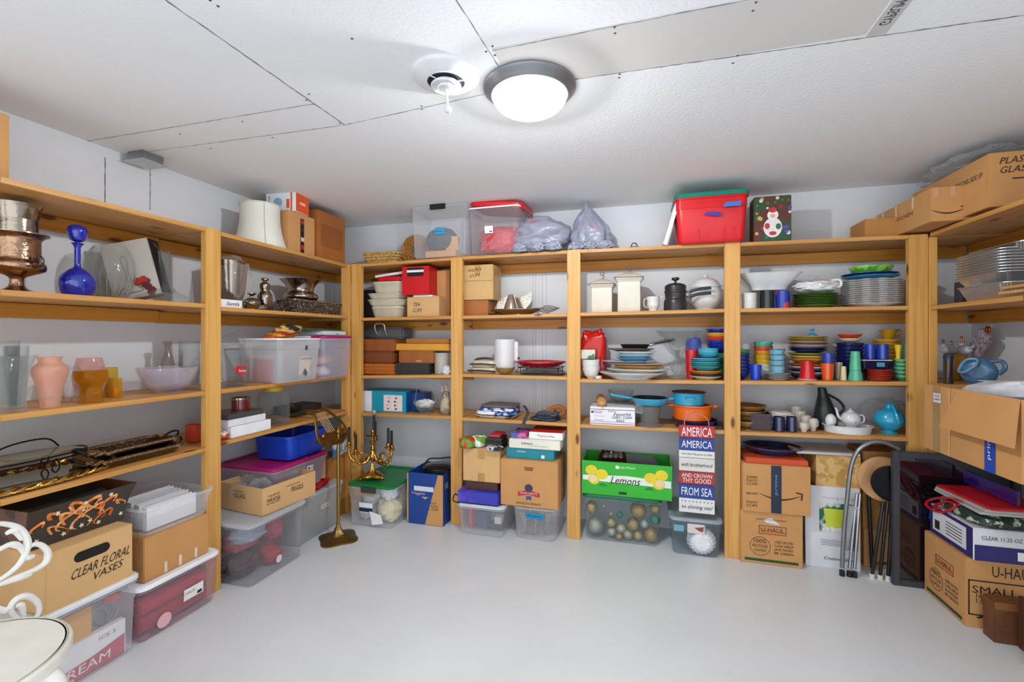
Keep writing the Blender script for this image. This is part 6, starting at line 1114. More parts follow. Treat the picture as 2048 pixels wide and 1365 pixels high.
# ================================================================ BACK WALL, BAY 4
g = ce('B',1470,1600,550,.18,zz('B',1530,583,.18)); single(g,[(0,0),(.5,0),(.55,.05),(.62,.3),(.95,.92),(1,1),(.96,1),(.58,.35),(0,.15)],WC,'square_bowl','large white square bowl with wide slanted rim','bowl',e=5,sy=.8)
for u0,u1,c_,h2,lb in ((1484,1514,'#d4d2cc',None,'white ribbed mug nearest the fourth post'),(1519,1549,'#15191a',None,'black mug between white and painted mugs'),(1550,1580,'#1c34a0','#c83a2c','blue mug painted with red and green parrot')):
    g = ce('B',u0,u1,587 if 'paint' not in lb else 582,.29,2); mm = P(c_,.2,coat=.4,h2=h2,vscale=30) if not h2 else P(c_,.25,coat=.4,h2=h2,thr=.57,vscale=16)
    rt = turned(g,MUG,mm,'coffee_mug',lb,'mug'); handle(rt,mm,g.R*.95,g.h*.2,g.h*.8,g.R*.45,1.2,.004)
z = stack('B',1583,1678,589,.25,2,[('olive green','#5f8a2a')]*6,'side plate','the green plate stack on second shelf',hmul=1.6,rims=[P('#1e2a18',.3)]*6).top
g = ce('B',1586,1678,560,.24,z+.001); rt = root('lettuce_tureen','white china tureen shaped with leaf relief on green plates','tureen',g.loc)
MB().lump(g.R*2,g.R*1.5,g.h,130,.18,3,nu=40,nv=24).build('body',WC,rt); MB().tube([(-.03,0,g.h*.93),(-.01,0,g.h*1.12),(.02,0,g.h*1.14),(.04,0,g.h*.9)],.007,8,sub=4).build('lid_handle',P('#b9b5b0',.3),rt); MB().tube([(g.R*.5,-.03,g.h*.85),(g.R*.95,-.04,g.h*.9),(g.R*1.0,-.04,g.h*.5),(g.R*.7,-.03,g.h*.35)],.008,8,sub=4).build('handle',WC,rt)
z = stack('B',1680,1806,562,.25,2,[('white','#dfdbd9')]*12,'scalloped dinner plate','the tall white plate stack',hmul=1.9,seg=48,wav=(12,.025),rims=[P('#8a8482',.4)]*12).top
z = stack('B',1680,1800,549,.25,z+.001,[('turquoise','#2f8fb4'),('cobalt blue','#1c2f84')],'dinner plate','the two plates topping the white stack',hmul=1.6).top
g = ce('B',1696,1788,534,.25,z+.001); single(g,[(0,0),(.75,0),(.85,.1),(1,.9),(1,1),(.94,1),(.8,.2),(0,.12)],P('#4f9a34',.25,coat=.4,h2='#8cc45a',thr=.5,vscale=18),'green_bowl','green glazed relief bowl crowning the tall plate stack','bowl')
# row 3
def cup(u0,u1,vt,d,base,c_,lb,inv=False,prof=TUMB,nm='tumbler',cat='tumbler',group=None):
    g = ce('B',u0,u1,vt,d,base); pr = [(r,1-z_) for r,z_ in prof][::-1] if inv else prof
    single(g,pr,P(c_,.18,coat=.5),nm,lb,cat,group); return g
stack('B',1462,1500,699,.24,3,[('navy blue','#1c2a78')]*6+[('green','#2f8a4c')],'small bowl','the bowl stack behind fourth post','small_bowl','bowl',kind=BOWL,hmul=2.4)
stack('B',1507,1547,684,.16,3,[('white','#d8d6d2'),('ivory','#d9cfae'),('yellow','#dcae2c'),('golden','#d2a024'),('amber','#cc9420'),('orange red','#c8482a'),('mint green','#3fae8a')],'bowl','the yellow bowl stack at back','dessert_bowl','bowl',kind=BOWL,hmul=2.4)
cup(1499,1524,730,.28,3,'#1440c0','cobalt blue tumbler standing near the fourth post')
z = stack('B',1529,1582,747,.28,3,[('white black rimmed','#dedcd8')]*4,'saucer','the saucer stack under light blue cups',hmul=1.6,rims=[P('#22382c',.3)]*4).top
stack('B',1538,1571,698,.28,z+.001,[('light blue','#6fa9c0')]*4,'scalloped bowl','the wavy light blue bowl stack','scalloped_bowl','bowl',kind=[(0,0),(.7,0),(.78,.1),(.95,.85),(1,1),(.95,1),(.7,.15),(0,.1)],hmul=1.5,wav=(6,.05),wz=.05,rims=[P('#5a5046',.5)]*4,seg=36)
z = stack('B',1573,1660,727,.16,3,[('navy striped','#243050'),('cream','#d8d4c8'),('dark blue','#202c60'),('white','#dcdcd6'),('orange','#d0622a')],'dinner plate','the lower back plate stack behind red tumbler',hmul=1.8).top
z = stack('B',1574,1658,706,.16,z+.001,[('golden yellow','#d6a23a'),('pale yellow','#dcb860'),('olive','#8a8a3c')],'dinner plate','the yellow middle plates of back stack',hmul=1.8).top
z = stack('B',1574,1658,673,.16,z+.001,[('navy','#1e2860'),('dark navy','#1a2250'),('lilac','#9a94b4'),('white','#ddd8cc'),('brick red','#b03a30'),('cream','#ddd0a8'),('sage green','#7a9a5a'),('golden','#d2a040'),('mustard','#cc9834')],'luncheon plate','the top plates of the tallest back stack',hmul=1.8).top
g = ce('B',1613,1636,667,.16,z+.001); rt = turned(g,[(0,0),(1,0),(1,.2),(.6,.8),(0,1)],TQ,'turquoise_cover','small turquoise knobbed lid on top of tallest plate stack','lid'); MB().lathe([(0,0),(.3,0),(.25,.5),(.45,.8),(.4,1),(0,1)],g.R,.03,16,c=(0,0,g.h*.9)).build('knob',TQ,rt)
g0 = ce('B',1595,1634,757,.28,3); single(g0,[(0,0),(1,0),(1,1),(0,1)],P('#d88a98',.3),'pink_saucer','pink rim disc below the inverted red tumbler','saucer')
cup(1598,1631,722,.28,g0.top+.001,'#cc0c16','upside down bright red tumbler on third shelf',True,prof=[(0,0),(.62,0),(.68,.05),(1,1),(.93,1),(.6,.08),(0,.08)])
g = cup(1641,1669,727,.29,3,'#dc5410','orange tumbler with a blue cup standing in it'); cup(1642,1670,707,.29,g.top-.012,'#223a9a','blue cup standing in the orange tumbler',prof=[(0,0),(.75,0),(.8,.1),(1,.9),(1,1),(.93,1),(.72,.15),(0,.1)],nm='small_cup',cat='cup')
cup(1669,1686,725,.24,3,'#a89c88','beige tumbler between orange and mint ones'); cup(1680,1694,733,.28,3,'#d8cf94','pale yellow tumbler inverted beside beige one',True)
g = cup(1695,1727,741,.29,3,'#4fb490','mint green tumbler, inverted, lower of the two',True); cup(1698,1723,703,.29,g.top+.001,'#4fb88e','mint green tumbler, inverted, upper of the two',True)
z = stack('B',1670,1728,686,.16,3,[('navy','#181e54')]*8,'bowl','the navy bowl stack at back','navy_bowl','bowl',kind=BOWL,hmul=2.4).top
z = cup(1676,1724,677,.16,z+.001,'#d6ccb4','cream bowl on top of the navy bowl stack',prof=BOWL,nm='cream_bowl',cat='bowl').top; cup(1674,1725,669,.16,z-.006,'#c83c24','red orange bowl at very top of navy stack',prof=BOWL,nm='red_bowl',cat='bowl')
z = stack('B',1731,1786,739,.29,3,[('red orange','#c8402c')]*6,'small plate','the red plate stack at the front',hmul=1.6).top
q = gp('B',1690,1786,721,.28,.12,z+.001); q = gw('B',al('B',1722,.28),al('B',1786,.28),.28,.13,z+.001,q.top); rt = root('navy_dish','navy rectangular dish with white rim and blue flower pattern','dish',q.loc); m = MB(); m.loft([m.rr(q.w*.85,q.d*.85,.02,0),m.rr(q.w,q.d,.02,q.h*.9),m.rr(q.w*1.03,q.d*1.03,.02,q.h),m.rr(q.w*.94,q.d*.94,.02,q.h),m.rr(q.w*.8,q.d*.8,.02,q.h*.2)]); m.build('body',P('#141c3c',.2,coat=.5),rt); MB().tube(MB().rr(q.w*1.03,q.d*1.03,.02,q.h),.0025,5,closed=True).build('rim',WHITE,rt); dbox(rt,q,'F',.02,q.h*.5,.04,q.h*.5,P('#4a9ac0',.4),'flower_pattern',-.001)
for i,(u0,u1) in enumerate(((1729,1751),(1752,1778))):
    g = ce('B',u0,u1,689,.2,q.top+.003 if i else q.top+.003); rt = turned(g,MUG,P('#1c3cae',.18,coat=.5),'blue_mug',['cobalt mug, left of the pair standing above navy dish','cobalt mug, right of the pair standing above navy dish'][i],'mug',group='cobalt mugs over navy dish')
g = ce('B',1726,1790,722,.17,3); single(g,CASS,P('#26306a',.25,coat=.4),'blue_casserole','deep blue casserole supporting cobalt mugs at the back','casserole')
z = stack('B',1746,1802,679,.12,3,[('mustard','#c99224'),('golden','#d2a02e')]*5,'plate','the mustard plate stack against back wall',hmul=1.8).top
g = ce('B',1757,1797,660,.12,z+.001); MS = P('#c08a1c',.2,coat=.5); rt = turned(g,[(0,0),(.45,0),(.5,.1),(.6,.3),(1.05,1),(1,1),(.5,.3),(0,.15)],MS,'teacup','wide mustard yellow teacup crowning mustard plates','teacup'); handle(rt,MS,g.R*.8,g.h*.3,g.h*.95,g.R*.6,0,.005)
z = stack('B',1788,1818,719,.27,3,[('sea green','#2f9a74'),('pale green','#9ac894')]*5,'plate','the green plate stack at corner post',hmul=1.8).top
cup(1788,1805,690,.26,z+.001,'#dcc020','yellow tapered vase on green plates',prof=[(0,0),(.7,0),(.6,.1),(.7,.5),(1,1),(.93,1),(.6,.5),(0,.1)],nm='yellow_vase',cat='vase'); cup(1807,1822,689,.26,z+.001,'#1f9a88','teal tumbler on green plates beside corner post')
# row 4
stack('B',1456,1534,809,.2,4,[('tan','#a8875a'),('brown','#6e4c2c'),('tan rimmed','#9a7a4c'),('caramel','#8a5c30')],'stoneware bowl','the brown bowl stack beside fourth post','stoneware_bowl','bowl',kind=BOWL,hmul=1.6)
g = gp('B',1502,1543,828,.31,.12,4); rt = carton(g,'square dark grey stone box with lid on fourth shelf',P('#4a4146',.8,bump=.8,bscale=50,name='slate_stone'),'stone_box',bev=.004); MB().box(-g.w/2-.004,g.w/2+.004,-g.d/2-.004,g.d/2+.004,g.h*.82,g.h).build('lid',P('#51474c',.8,bump=.8,bscale=50,name='slate_stone_lid'),rt,bevel=.003)
for u0,u1,lb in ((1546,1570,'left navy glass tumbler on fourth shelf'),(1572,1595,'right navy glass tumbler on fourth shelf')): g = ce('B',u0,u1,834,.3,4); single(g,MUG,P('#0d1744',.1,coat=.8),'navy_tumbler',lb,'tumbler','pair of navy tumblers')
for i in range(4): 
    g = ce('B',1528+i*3,1572+i*2,827-i*5,.18,shz('B',4,3.4)+.001+i*.024); g.h=.03; m = MB(); m.lump(.15,.1,.03,140+i,.3,3,e=.6); o = m.build('crumpled_napkin',P(['#d0ccc4','#ddd9d2','#c4beb4','#e0dcd4'][i],.9,bump=.4),None,g.loc); tag(o,'off white crumpled napkin, '+ORD[i]+' of the heap behind stone box','napkin','napkin heap behind stone box')
for i,(u0,u1,vt,d) in enumerate(((1598,1618,846,.3),(1600,1622,832,.22),(1616,1636,838,.26),(1588,1612,822,.15),(1580,1604,812,.12))):
    g = ce('B',u0,u1,vt,d,4); rt = turned(g,[(0,0),(.5,0),(.55,.1),(.9,.5),(1,1),(.93,1),(.8,.5),(0,.2)],P('#d3cabd',.25,coat=.4),'teacup',['front small cream teacup lying by navy tumbler','second cream teacup behind the front one','cream teacup on saucer nearest dark pitcher','cream teacup in the rear of cup group','rearmost cream teacup near dark pitcher'][i],'teacup',group='cream teacups'); handle(rt,P('#d3cabd',.25,coat=.4),g.R*.85,g.h*.3,g.h*.85,g.R*.4,.3,.003)
g = ce('B',1608,1642,862,.25,4)
g = ce('B',1626,1676,776,.15,4); DP = P('#1f2a2a',.35,name='dark_green_pitcher'); rt = root('dark_pitcher','tall dark green leaning pitcher behind white teapot','pitcher',g.loc); m = MB()
prf = [(0,0),(.9,0),(1,.06),(.95,.3),(.7,.6),(.45,.82),(.35,1),(.3,1),(.4,.8),(.85,.3),(0,.05)]; m.lathe(prf,g.R,g.h,28)
for i in range(len(m.v)): x,y,z_ = m.v[i]; m.v[i] = (x-.02*(z_/g.h)**2+(.0),y,z_)
m.build('body',DP,rt); MB().tube([(.0,0,g.h*.86),(.07,0,g.h*.7),(.1,0,g.h*.5),(.07,0,g.h*.35)],.008,8,sub=4).build('handle',DP,rt)
g = ce('B',1643,1748,850,.26,4); rt = turned(g,CASS,WC,'oval_baking_dish','white oval baking dish holding the teapot and egg shape','baking dish',sy=.75,sx=1)
zi = g.z+.012; gd = g
g = ce('B',1651,1672,828,.27,gd.z+gd.h*.62); m = MB(); m.lump(g.R*2.2,g.R*2,g.h,2,.03); o = m.build('ceramic_egg',WC,None,g.loc); tag(o,'white ceramic egg shape resting in baking dish','ceramic egg')
g = ce('B',1680,1722,823,.24,gd.z+gd.h*.62); rt = turned(g,[(0,0),(.5,0),(.55,.05),(.95,.35),(1,.55),(.75,.85),(.4,.95),(0,1)],WC,'teapot','white teapot with painted flowers resting in baking dish','teapot')
MB().lathe([(.42,0),(.3,.4),(.08,.6),(.15,.8),(0,1)],g.R,.022,16,c=(0,0,g.h*.95)).build('lid',WC,rt); MB().tube([(-g.R*.8,0,g.h*.45),(-g.R*1.25,0,g.h*.65),(-g.R*1.4,0,g.h*1.05),(-g.R*1.55,0,g.h*1.2)],lambda t:.009-.004*t,8,sub=4).build('spout',WC,rt); handle(rt,WC,g.R*.9,g.h*.25,g.h*.75,g.R*.5,0,.004)
for k in range(6): MB().sph(.004,(g.R*(.2+.1*k)*.9,-g.R*(.93-.09*k),g.h*(.4+.05*(k%3))),6).build('painted_flower',P(['#8a3030','#2f3a2c','#b8803c'][k%3],.5),rt)
g = ce('B',1746,1811,818,.25,4); TV = P('#1f9fc6',.2,coat=.6,name='turquoise_glaze'); rt = turned(g,[(0,0),(.52,0),(.55,.05),(.35,.12),(.7,.25),(1,.5),(1,.62),(.75,.9),(.32,1.0),(.22,1.08),(.2,1.2),(.38,1.25),(.3,1.25),(.15,1.1),(0,1.0)],TV,'turquoise_pitcher','round turquoise glazed bottle vase with handle by corner post','vase'); MB().tube([(0,-.03,g.h*1.15),(.0,-g.R*.75,g.h*1.0),(0,-g.R*1.1,g.h*.75),(0.01,-g.R*1.0,g.h*.5)],.009,8,sub=5,flat=1.6).build('handle',TV,rt)
m = MB(); m.lump(.26,.14,.19,150,.25,2.2,nu=40,nv=28); o = m.build('clear_plastic_bag',POLY,None,W3('B',al('B',1768,.1),.1,shz('B',4,3.9)+.002)); tag(o,'crumpled clear plastic bag behind the turquoise vase','bag')
# floor bay 4
gu = gp('B',1481,1606,1026,.385,.3,0); rt = carton(gu,'moving carton printed UHAUL 100% recycled on the floor',CARD)
def uhaul(rt,g,s=1.):
    W,H = g.w,g.h; fn = 'F'; m = MB(); x0,x1,y0,y1 = -W*.2,W*.24,H*.58,H*.74; b = .003
    for r in ((x0,x1,y0,y0+b),(x0,x1,y1-b,y1),(x0,x0+b,y0,y1),(x1-b,x1,y0,y1)): decal(rt,g,'F',[(r[0],r[2]),(r[1],r[2]),(r[1],r[3]),(r[0],r[3])],INK,'logo_frame')
    dbox(rt,g,'F',(x0+x1)/2,y0+(y1-y0)*.3,(x1-x0)*.9,(y1-y0)*.3,P('#d8702a',.6),'logo_band',.001); txt(rt,g,'F','U-HAUL',(x0+x1)/2,y0+(y1-y0)*.55,(x1-x0)*.84,(y1-y0)*.5,INK)
    txt(rt,g,'F','100%',-W*.18,H*.44,W*.2,H*.075); txt(rt,g,'F','RECYCLED',-W*.18,H*.345,W*.25,H*.05); txt(rt,g,'F','CONTENT',-W*.18,H*.26,W*.22,H*.045)
    pts = [(-W*.18+W*.165*math.cos(t),H*.34+W*.165*math.sin(t)) for t in [2*PI*k/32 for k in range(33)]]; f_ = face(g,'F'); MB().tube([f_(u,v,.001) for u,v in pts],.0012,4,closed=False).build('round_stamp',INK,rt)
    for k,t_ in enumerate(('USED BOXES','CAN HELP','SAVE MONEY','BE GREEN')): txt(rt,g,'F',t_,W*.2,H*(.45-.07*k),W*.3,H*.045)
    dbox(rt,g,'F',0,H*.075,W*.86,H*.05,P('#1f4a2a',.6),'green_band')
uhaul(rt,gu); txt(rt,gu,'F','COMMITTED TO SUSTAINABILITY',0,gu.h*.86,gu.w*.5,.009); decal(rt,gu,'F',[(-.04,gu.h*.86),(.0,gu.h*.9),(.05,gu.h*.77),(-.03,gu.h*.8)],P('#d8d4d4',.5),'torn_paper')
ga = gw('B',al('B',1484,.40),al('B',1621,.40),.40,.3,gu.top+.001,zz('B',1550,931,.40)); rt = carton(ga,'shipping box with curved arrow smile and black tape, handwriting',CARD,rot=.02)
def smile(rt,g,cx,cz,W,tilt=0,f='F'):
    fn = face(g,f); pts = []; N = 20
    for k in range(N+1): t = k/N; x = -W/2+W*t; z = -W*.16*math.sin(PI*(t*.92+.04)); th = W*.035*math.sin(PI*t)+.0015; pts.append((cx+x,cz+z+tilt*x,th))
    m = MB(); m.add([fn(x,z+th/2,.0022) for x,z,th in pts]+[fn(x,z-th/2,.0022) for x,z,th in pts],[(i,i+1,N+2+i,N+1+i) for i in range(N)])
    e = pts[-1]; 
    for a,b in (((-.13,.055),(.02,.03)),((.02,.03),(-.0,-.14))):
        x0,z0,x1,z1 = cx+W/2+a[0]*W,cz+a[1]*W,cx+W/2+b[0]*W,cz+b[1]*W; d = Vector((x1-x0,z1-z0)).normalized()*.0032*max(1,W/.2); m.add([fn(x0-d.y,z0+d.x,.0022),fn(x1-d.y,z1+d.x,.0022),fn(x1+d.y,z1-d.x,.0022),fn(x0+d.y,z0-d.x,.0022)],[(0,1,2,3)])
    m.build('printed_smile',P('#2a1a18',.6),rt,smooth=False)
smile(rt,ga,.02,ga.h*.42,ga.w*.62,.0); TP = P('#1a2238',.3); dbox(rt,ga,'F',-.0,ga.h*.5,.055,ga.h*.98,TP,'black_tape',.003); txt(rt,ga,'F','prime',0,ga.h*.6,.12,.02,P('#5a9ad8',.5),0,PI/2,o=.004)
for k,(t_,z_) in enumerate((('SUPPER',.72),('PLASTIC',.65),('CUPS',.58),('PLASTIC',.2),('CUPS',.13),('BROWN',.38))): txt(rt,ga,'F',t_,-ga.w*.36,ga.h*z_,.06,.014,INK,.3)
q = gw('B',al('B',1492,.40),al('B',1618,.40),.39,.26,ga.top+.001,zz('B',1556,919,.39)); carton(q,'flat orange red shoe box on smile shipping box',P('#c84a1c',.5),'shoe_box','box')
g = ce('B',1480,1606,891,.24,q.top+.001); single(g,PLATE,P('#3c2058',.2,metal=.5,coat=.5,h2='#2a4a8a',vscale=5),'purple_platter','large iridescent purple glass platter on the orange lid','platter',sy=.8)
# wooden crate with white lid
q = gw('B',al('B',1632,.30),al('B',1722,.30),.30,.24,zz('B',1680,976,.30),zz('B',1680,912,.30)); carton(q,'pale wooden slat crate standing behind the poster board',P('#d9b070',.6,var=.12,h2='#c09450',vscale=20,bump=.6,bscale=30,name='pale_wood'),'wooden_crate','crate')
q2 = gw('B',al('B',1590,.31),al('B',1720,.31),.31,.26,q.top+.001,q.top+.016); carton(q2,'white tray with bottle design lying on wooden crate',P('#c9c4c4',.4),'white_tray','tray',rot=.05)
qb = gw('B',al('B',1632,.28),al('B',1722,.28),.28,.2,.0,q.z-.002); carton(qb,'tan carton under the crate, hidden behind poster board',CARD)
zq = gw('B',al('B',1612,.33),al('B',1722,.33),.325,.012,0.0,zz('B',1672,976,.32)); rt = carton(zq,'white poster board with photo of a yellow glass',P('#d8d9dd',.5),'poster_board','poster',bev=.001,tilt=(-.03,0))
dbox(rt,zq,'F',.02,zq.h*.62,zq.w*.62,zq.h*.36,P('#d6d6d0',.5,h2='#1c6a4a',thr=.5,vscale=7),'photo'); decal(rt,zq,'F',[(-.03,zq.h*.5),(.055,zq.h*.5),(.07,zq.h*.73),(-.045,zq.h*.73)],P('#c8d23a',.4),'printed_glass',.002); txt(rt,zq,'F','Coming Home',.03,zq.h*.86,.16,.015,P('#a0a49a',.5)); txt(rt,zq,'F','Creative Glass',.03,zq.h*.12,.15,.018,INK,.2)
for k in range(4): dbox(rt,zq,'F',.02,zq.h*(.34-.02*k),.16,.003,P('#8a8a8a',.5),'printed_line')
for k in range(16): dbox(rt,zq,'F',.01+rnd.uniform(-.06,.06),zq.h*(.47+rnd.uniform(-.02,.03)),.014,.012,P('#e3e3e0',.5),'printed_ice',.003+.0001*k)
# step ladder
rt = root('step_ladder','grey tubular folding step ladder with arched handrail','step ladder',(3.8,-.42,0))
TUB = P('#8b8d91',.3,metal=.7,name='grey_tube'); c0 = Vector((3.8,-.42,0))
MB().tube([hit_y(u,v,-.40)-c0 for u,v in ((1684,1136),(1688,1060),(1695,990),(1702,935),(1715,903),(1738,887),(1762,884),(1785,892),(1800,905),(1806,950))],.0115,10,sub=4).build('handrail',TUB,rt)
for u0,v0,u1,v1 in ((1699,1138,1714,988),(1709,1138,1720,988)): MB().tube([hit_y(u0,v0,-.41)-c0,hit_y(u1,v1,-.37)-c0],.009,8).build('leg',STEEL,rt)
for u,v in ((1684,1135),(1699,1137),(1709,1137)): 
    p = hit_y(u,v,-.405)-c0; MB().cyl((p.x,p.y,0),(p.x,p.y,.03),.014,10).build('foot',BLACK,rt)
p = hit_y(1706,1060,-.40)-c0; MB().box(-.03,.035,-.006,.006,-.13,.13).build('folded_tread',P('#b0b2b6',.4,metal=.5),rt,bevel=.003).location = p+Vector((0,.02,0))
# cartons behind
q = gw('B',al('B',1728,.25),al('B',1810,.25),.25,.22,0,zz('B',1765,1062,.25)); carton(q,'lower plain cardboard carton behind the folding stools',CARD)
q = gw('B',al('B',1726,.25),al('B',1810,.25),.25,.22,q.top+.001,zz('B',1765,905,.25)); carton(q,'upper brown cardboard carton behind the folding stools',P('#b07c42',.85))
# folding stools
def disc(rt,name,mat,c,R,t,nrm,seg=36):
    m = MB(); m.lathe([(0,0),(.96,0),(1,.2),(1,.8),(.96,1),(0,1)],R,t,seg); o = m.build(name,mat,rt); o.location=c; o.rotation_euler = Vector((0,0,1)).rotation_difference(Vector(nrm).normalized()).to_euler(); return o
pc = hit_y(1766,958,-.31); rt = root('folding_stool','folded stool with round tan wooden seat behind black stool','stool',(pc.x,-.31,0)); R1 = (hit_y(1766,958,-.33)-hit_y(1712,958,-.33)).length
disc(rt,'seat',P('#c99660',.5,name='tan_wood'),(0,0,pc.z),R1*.95,.02,(-.15,-1,.1)); 
for s_ in (-.5,.5): MB().tube([(s_*R1,.02,pc.z),(s_*R1*.6,.03,.01)],.01,8).build('leg',BLACK,rt)
pc = hit_y(1784,968,-.385); rt = root('folding_stool','folded stool with black round seat and white rubber feet','stool',(pc.x,-.385,0))
disc(rt,'seat',P('#060607',.3),(0,0,pc.z),R1*.74,.02,(-.22,-1,.1)); P('#060607',.3).node_tree.nodes['Principled BSDF'].inputs['Specular IOR Level'].default_value = .1; o0 = Vector((pc.x,-.385,0))
for u0,v0,u1,v1 in ((1766,1005,1744,1158),(1775,1005,1760,1164),(1785,1003,1776,1150)):
    a_, b_ = hit_y(u0,v0,-.395)-o0, hit_y(u1,v1,-.395)-o0; b_.z = .012; k_ = MB().tube([a_,b_*.5+a_*.5+Vector((-.005,-.01,0)),b_],.009,8,sub=3).build('leg',BLACK,rt); MB().cyl((b_.x,b_.y,0),(b_.x,b_.y,.028),.0135,10).build('rubber_foot',P('#d8d2c4',.6),k_)
MB().tube([hit_y(1749,1128,-.395)-o0,hit_y(1782,1128,-.395)-o0],.007,8).build('crossbar',BLACK,rt)
# ================================================================ RIGHT CORNER AND RIGHT WALL
# dark picture frame standing against the corner post
x0, x1 = hit_y(1783,1165,-.43).x, 4.50; zf = zz('B',1790,902,.43)
rt = root('picture_frame','tall dark picture frame leaning at the right corner','picture frame',((x0+x1)/2,-.43,0)); w_ = (x1-x0)/2
FRM = P('#4a4b52',.35,metal=.4,name='dark_frame'); 
for a,b,c_,d_ in ((-w_,-w_+.035,0,zf),(w_-.035,w_,0,zf),(-w_+.0352,w_-.0352,0,.035),(-w_+.0352,w_-.0352,zf-.035,zf)): MB().box(a,b,-.014,.014,c_,d_).build('frame_rail',FRM,rt,bevel=.004)
MB().box(-w_+.0352,w_-.0352,-.002,.004,.0352,zf-.0352).build('dark_glazing',P('#1c0f16',.06,coat=1,h2='#120d14',vscale=2,name='dark_glass_print'),rt)
# moving carton on the right
RD = .457; gR = gw('R',.452,.775,RD,.36,0,zz('R',1890,1088,RD)); rt = carton(gR,'right hand moving carton printed U-HAUL SMALL on floor',CARD); uhaul(rt,gR)
txt(rt,gR,'R','SMALL',-.07,gR.h*.56,.17,.034); txt(rt,gR,'R','16x12x12',-.08,gR.h*.47,.12,.018); txt(rt,gR,'R','1.5 CU FT',-.08,gR.h*.4,.12,.02); txt(rt,gR,'R','U-HAUL',.0,gR.h*.84,.16,.05)
for r in ((-.17,.15,.22,.226),(-.17,.15,.06,.066),(-.17,-.164,.06,.226)): decal(rt,gR,'R',[(r[0],r[2]),(r[1],r[2]),(r[1],r[3]),(r[0],r[3])][:4] if True else 0,INK,'print_frame',.0015) if gR.h>.23 else None
decal(rt,gR,'R',[(-.14,gR.h*.16),(-.13,gR.h*.14),(-.08,gR.h*.22),(-.085,gR.h*.23),(-.13,gR.h*.17)],INK,'check_mark')
g1 = gw('R',.47,.80,.44,.34,gR.top+.001,zz('R',1905,1032,.44)); rt = carton(g1,'purple and white bulk carton on right moving carton',P('#e0e0e6',.4),'bulk_carton')
PU = P('#2b2368',.4); dbox(rt,g1,'F',0,g1.h*.5,g1.w*.98,g1.h*.96,PU,'purple_panel'); dbox(rt,g1,'F',-.01,g1.h*.52,g1.w*.78,g1.h*.7,P('#dcdce2',.5),'white_label',.002); dbox(rt,g1,'F',-.1,g1.h*.4,.04,g1.h*.3,INK,'barcode',.003)
for k in range(5): dbox(rt,g1,'F',.03,g1.h*(.7-.1*k),.12,.004,INK,'printed_line',.003)
dbox(rt,g1,'R',0,g1.h*.25,g1.d*.98,g1.h*.48,PU,'purple_panel'); txt(rt,g1,'R','CLEAR 11.25 OZ CUTLASS',-.02,g1.h*.72,.24,.018); dbox(rt,g1,'R',.02,g1.h*.25,.06,.04,WHITE,'label_sticker',.003)
BG = P('#24382e',.35,h2='#b9c4ae',thr=.56,vscale=26,bump=.5,name='leaf_print_bag')
m = MB(); m.lump(.34,.26,.075,160,.12,2.5,e=.55,nu=40); o = m.build('leaf_print_bag',BG,None,W3('R',.66,.31,g1.top+.001)); o.rotation_euler=(0,0,-PI/2); tag(o,'dark green leaf print plastic bag on purple bulk carton','bag')
m = MB(); m.lump(.07,.1,.14,162,.3,2.5); o = m.build('blue_bag',P('#1c44b0',.35,bump=.4),None,W3('R',.47,.40,gR.top+.012)); tag(o,'shiny blue plastic bag beside the framed picture','bag')
z = g1.top+.076
for i,(c_,lb) in enumerate((('#b8b4b4','grey magazine under the red folder'),('#b4b0ae','white edged magazine below red folder'),('#c01420','red folder topmost above leaf print bag'))):
    q = gw('R',.50,.84,.44-.01*i,.26,z+i*.013,z+i*.013+.0125); carton(q,lb,P(c_,.4),'red_folder' if i==2 else 'magazine',['magazine','magazine','folder'][i],rot=.05*i,bev=.003)
m = MB(); b0 = hit_y(1855,1010,-.62)
m.tube([hit_x(u,v,4.09) for u,v in ((1922,1003),(1890,996),(1862,1000),(1853,1010),(1868,1022),(1890,1024),(1912,1012),(1895,1004),(1870,1012),(1880,1020))],.009,8,sub=5,flat=.6); o = m.build('red_ribbon',P('#c81420',.3),None); tag(o,'looped shiny red ribbon hanging from the red folder','ribbon')
# purple canvas behind
q = gw('R',.475,.83,.30,.012,gR.top+.001 if False else z+.05,zz('R',1940,945,.30)); carton(q,'purple and blue glossy poster standing behind the red folder',P('#3a1a86',.15,coat=.6,h2='#1c1840',vscale=4,name='purple_poster'),'purple_poster','poster',bev=.001)
# wooden board box in front
q = gw('R',.80,.845,.415,.27,0,zz('R',1990,1200,.415)); q = gw('B',4.125,4.32,.88,.07,0,.185)
rt = carton(q,'dark brown wooden box open at top, right foreground floor',P('#6a4023',.5,var=.2,bump=.2,name='walnut_board'),'wooden_box','box',bev=.003); dbox(rt,q,'F',0,q.h*.9,q.w*.98,q.h*.18,P('#8a5a30',.5),'top_rail'); 
q2 = gw('B',4.15,4.33,.80,.012,.0,.235); 
o = MB().box(-.012,.012,-.035,.035,0,.23).build('walnut_plank',P('#53321e',.5),None,(4.215,-.925,0.0),bevel=.003); tag(o,'upright dark walnut plank standing before the brown box','plank')
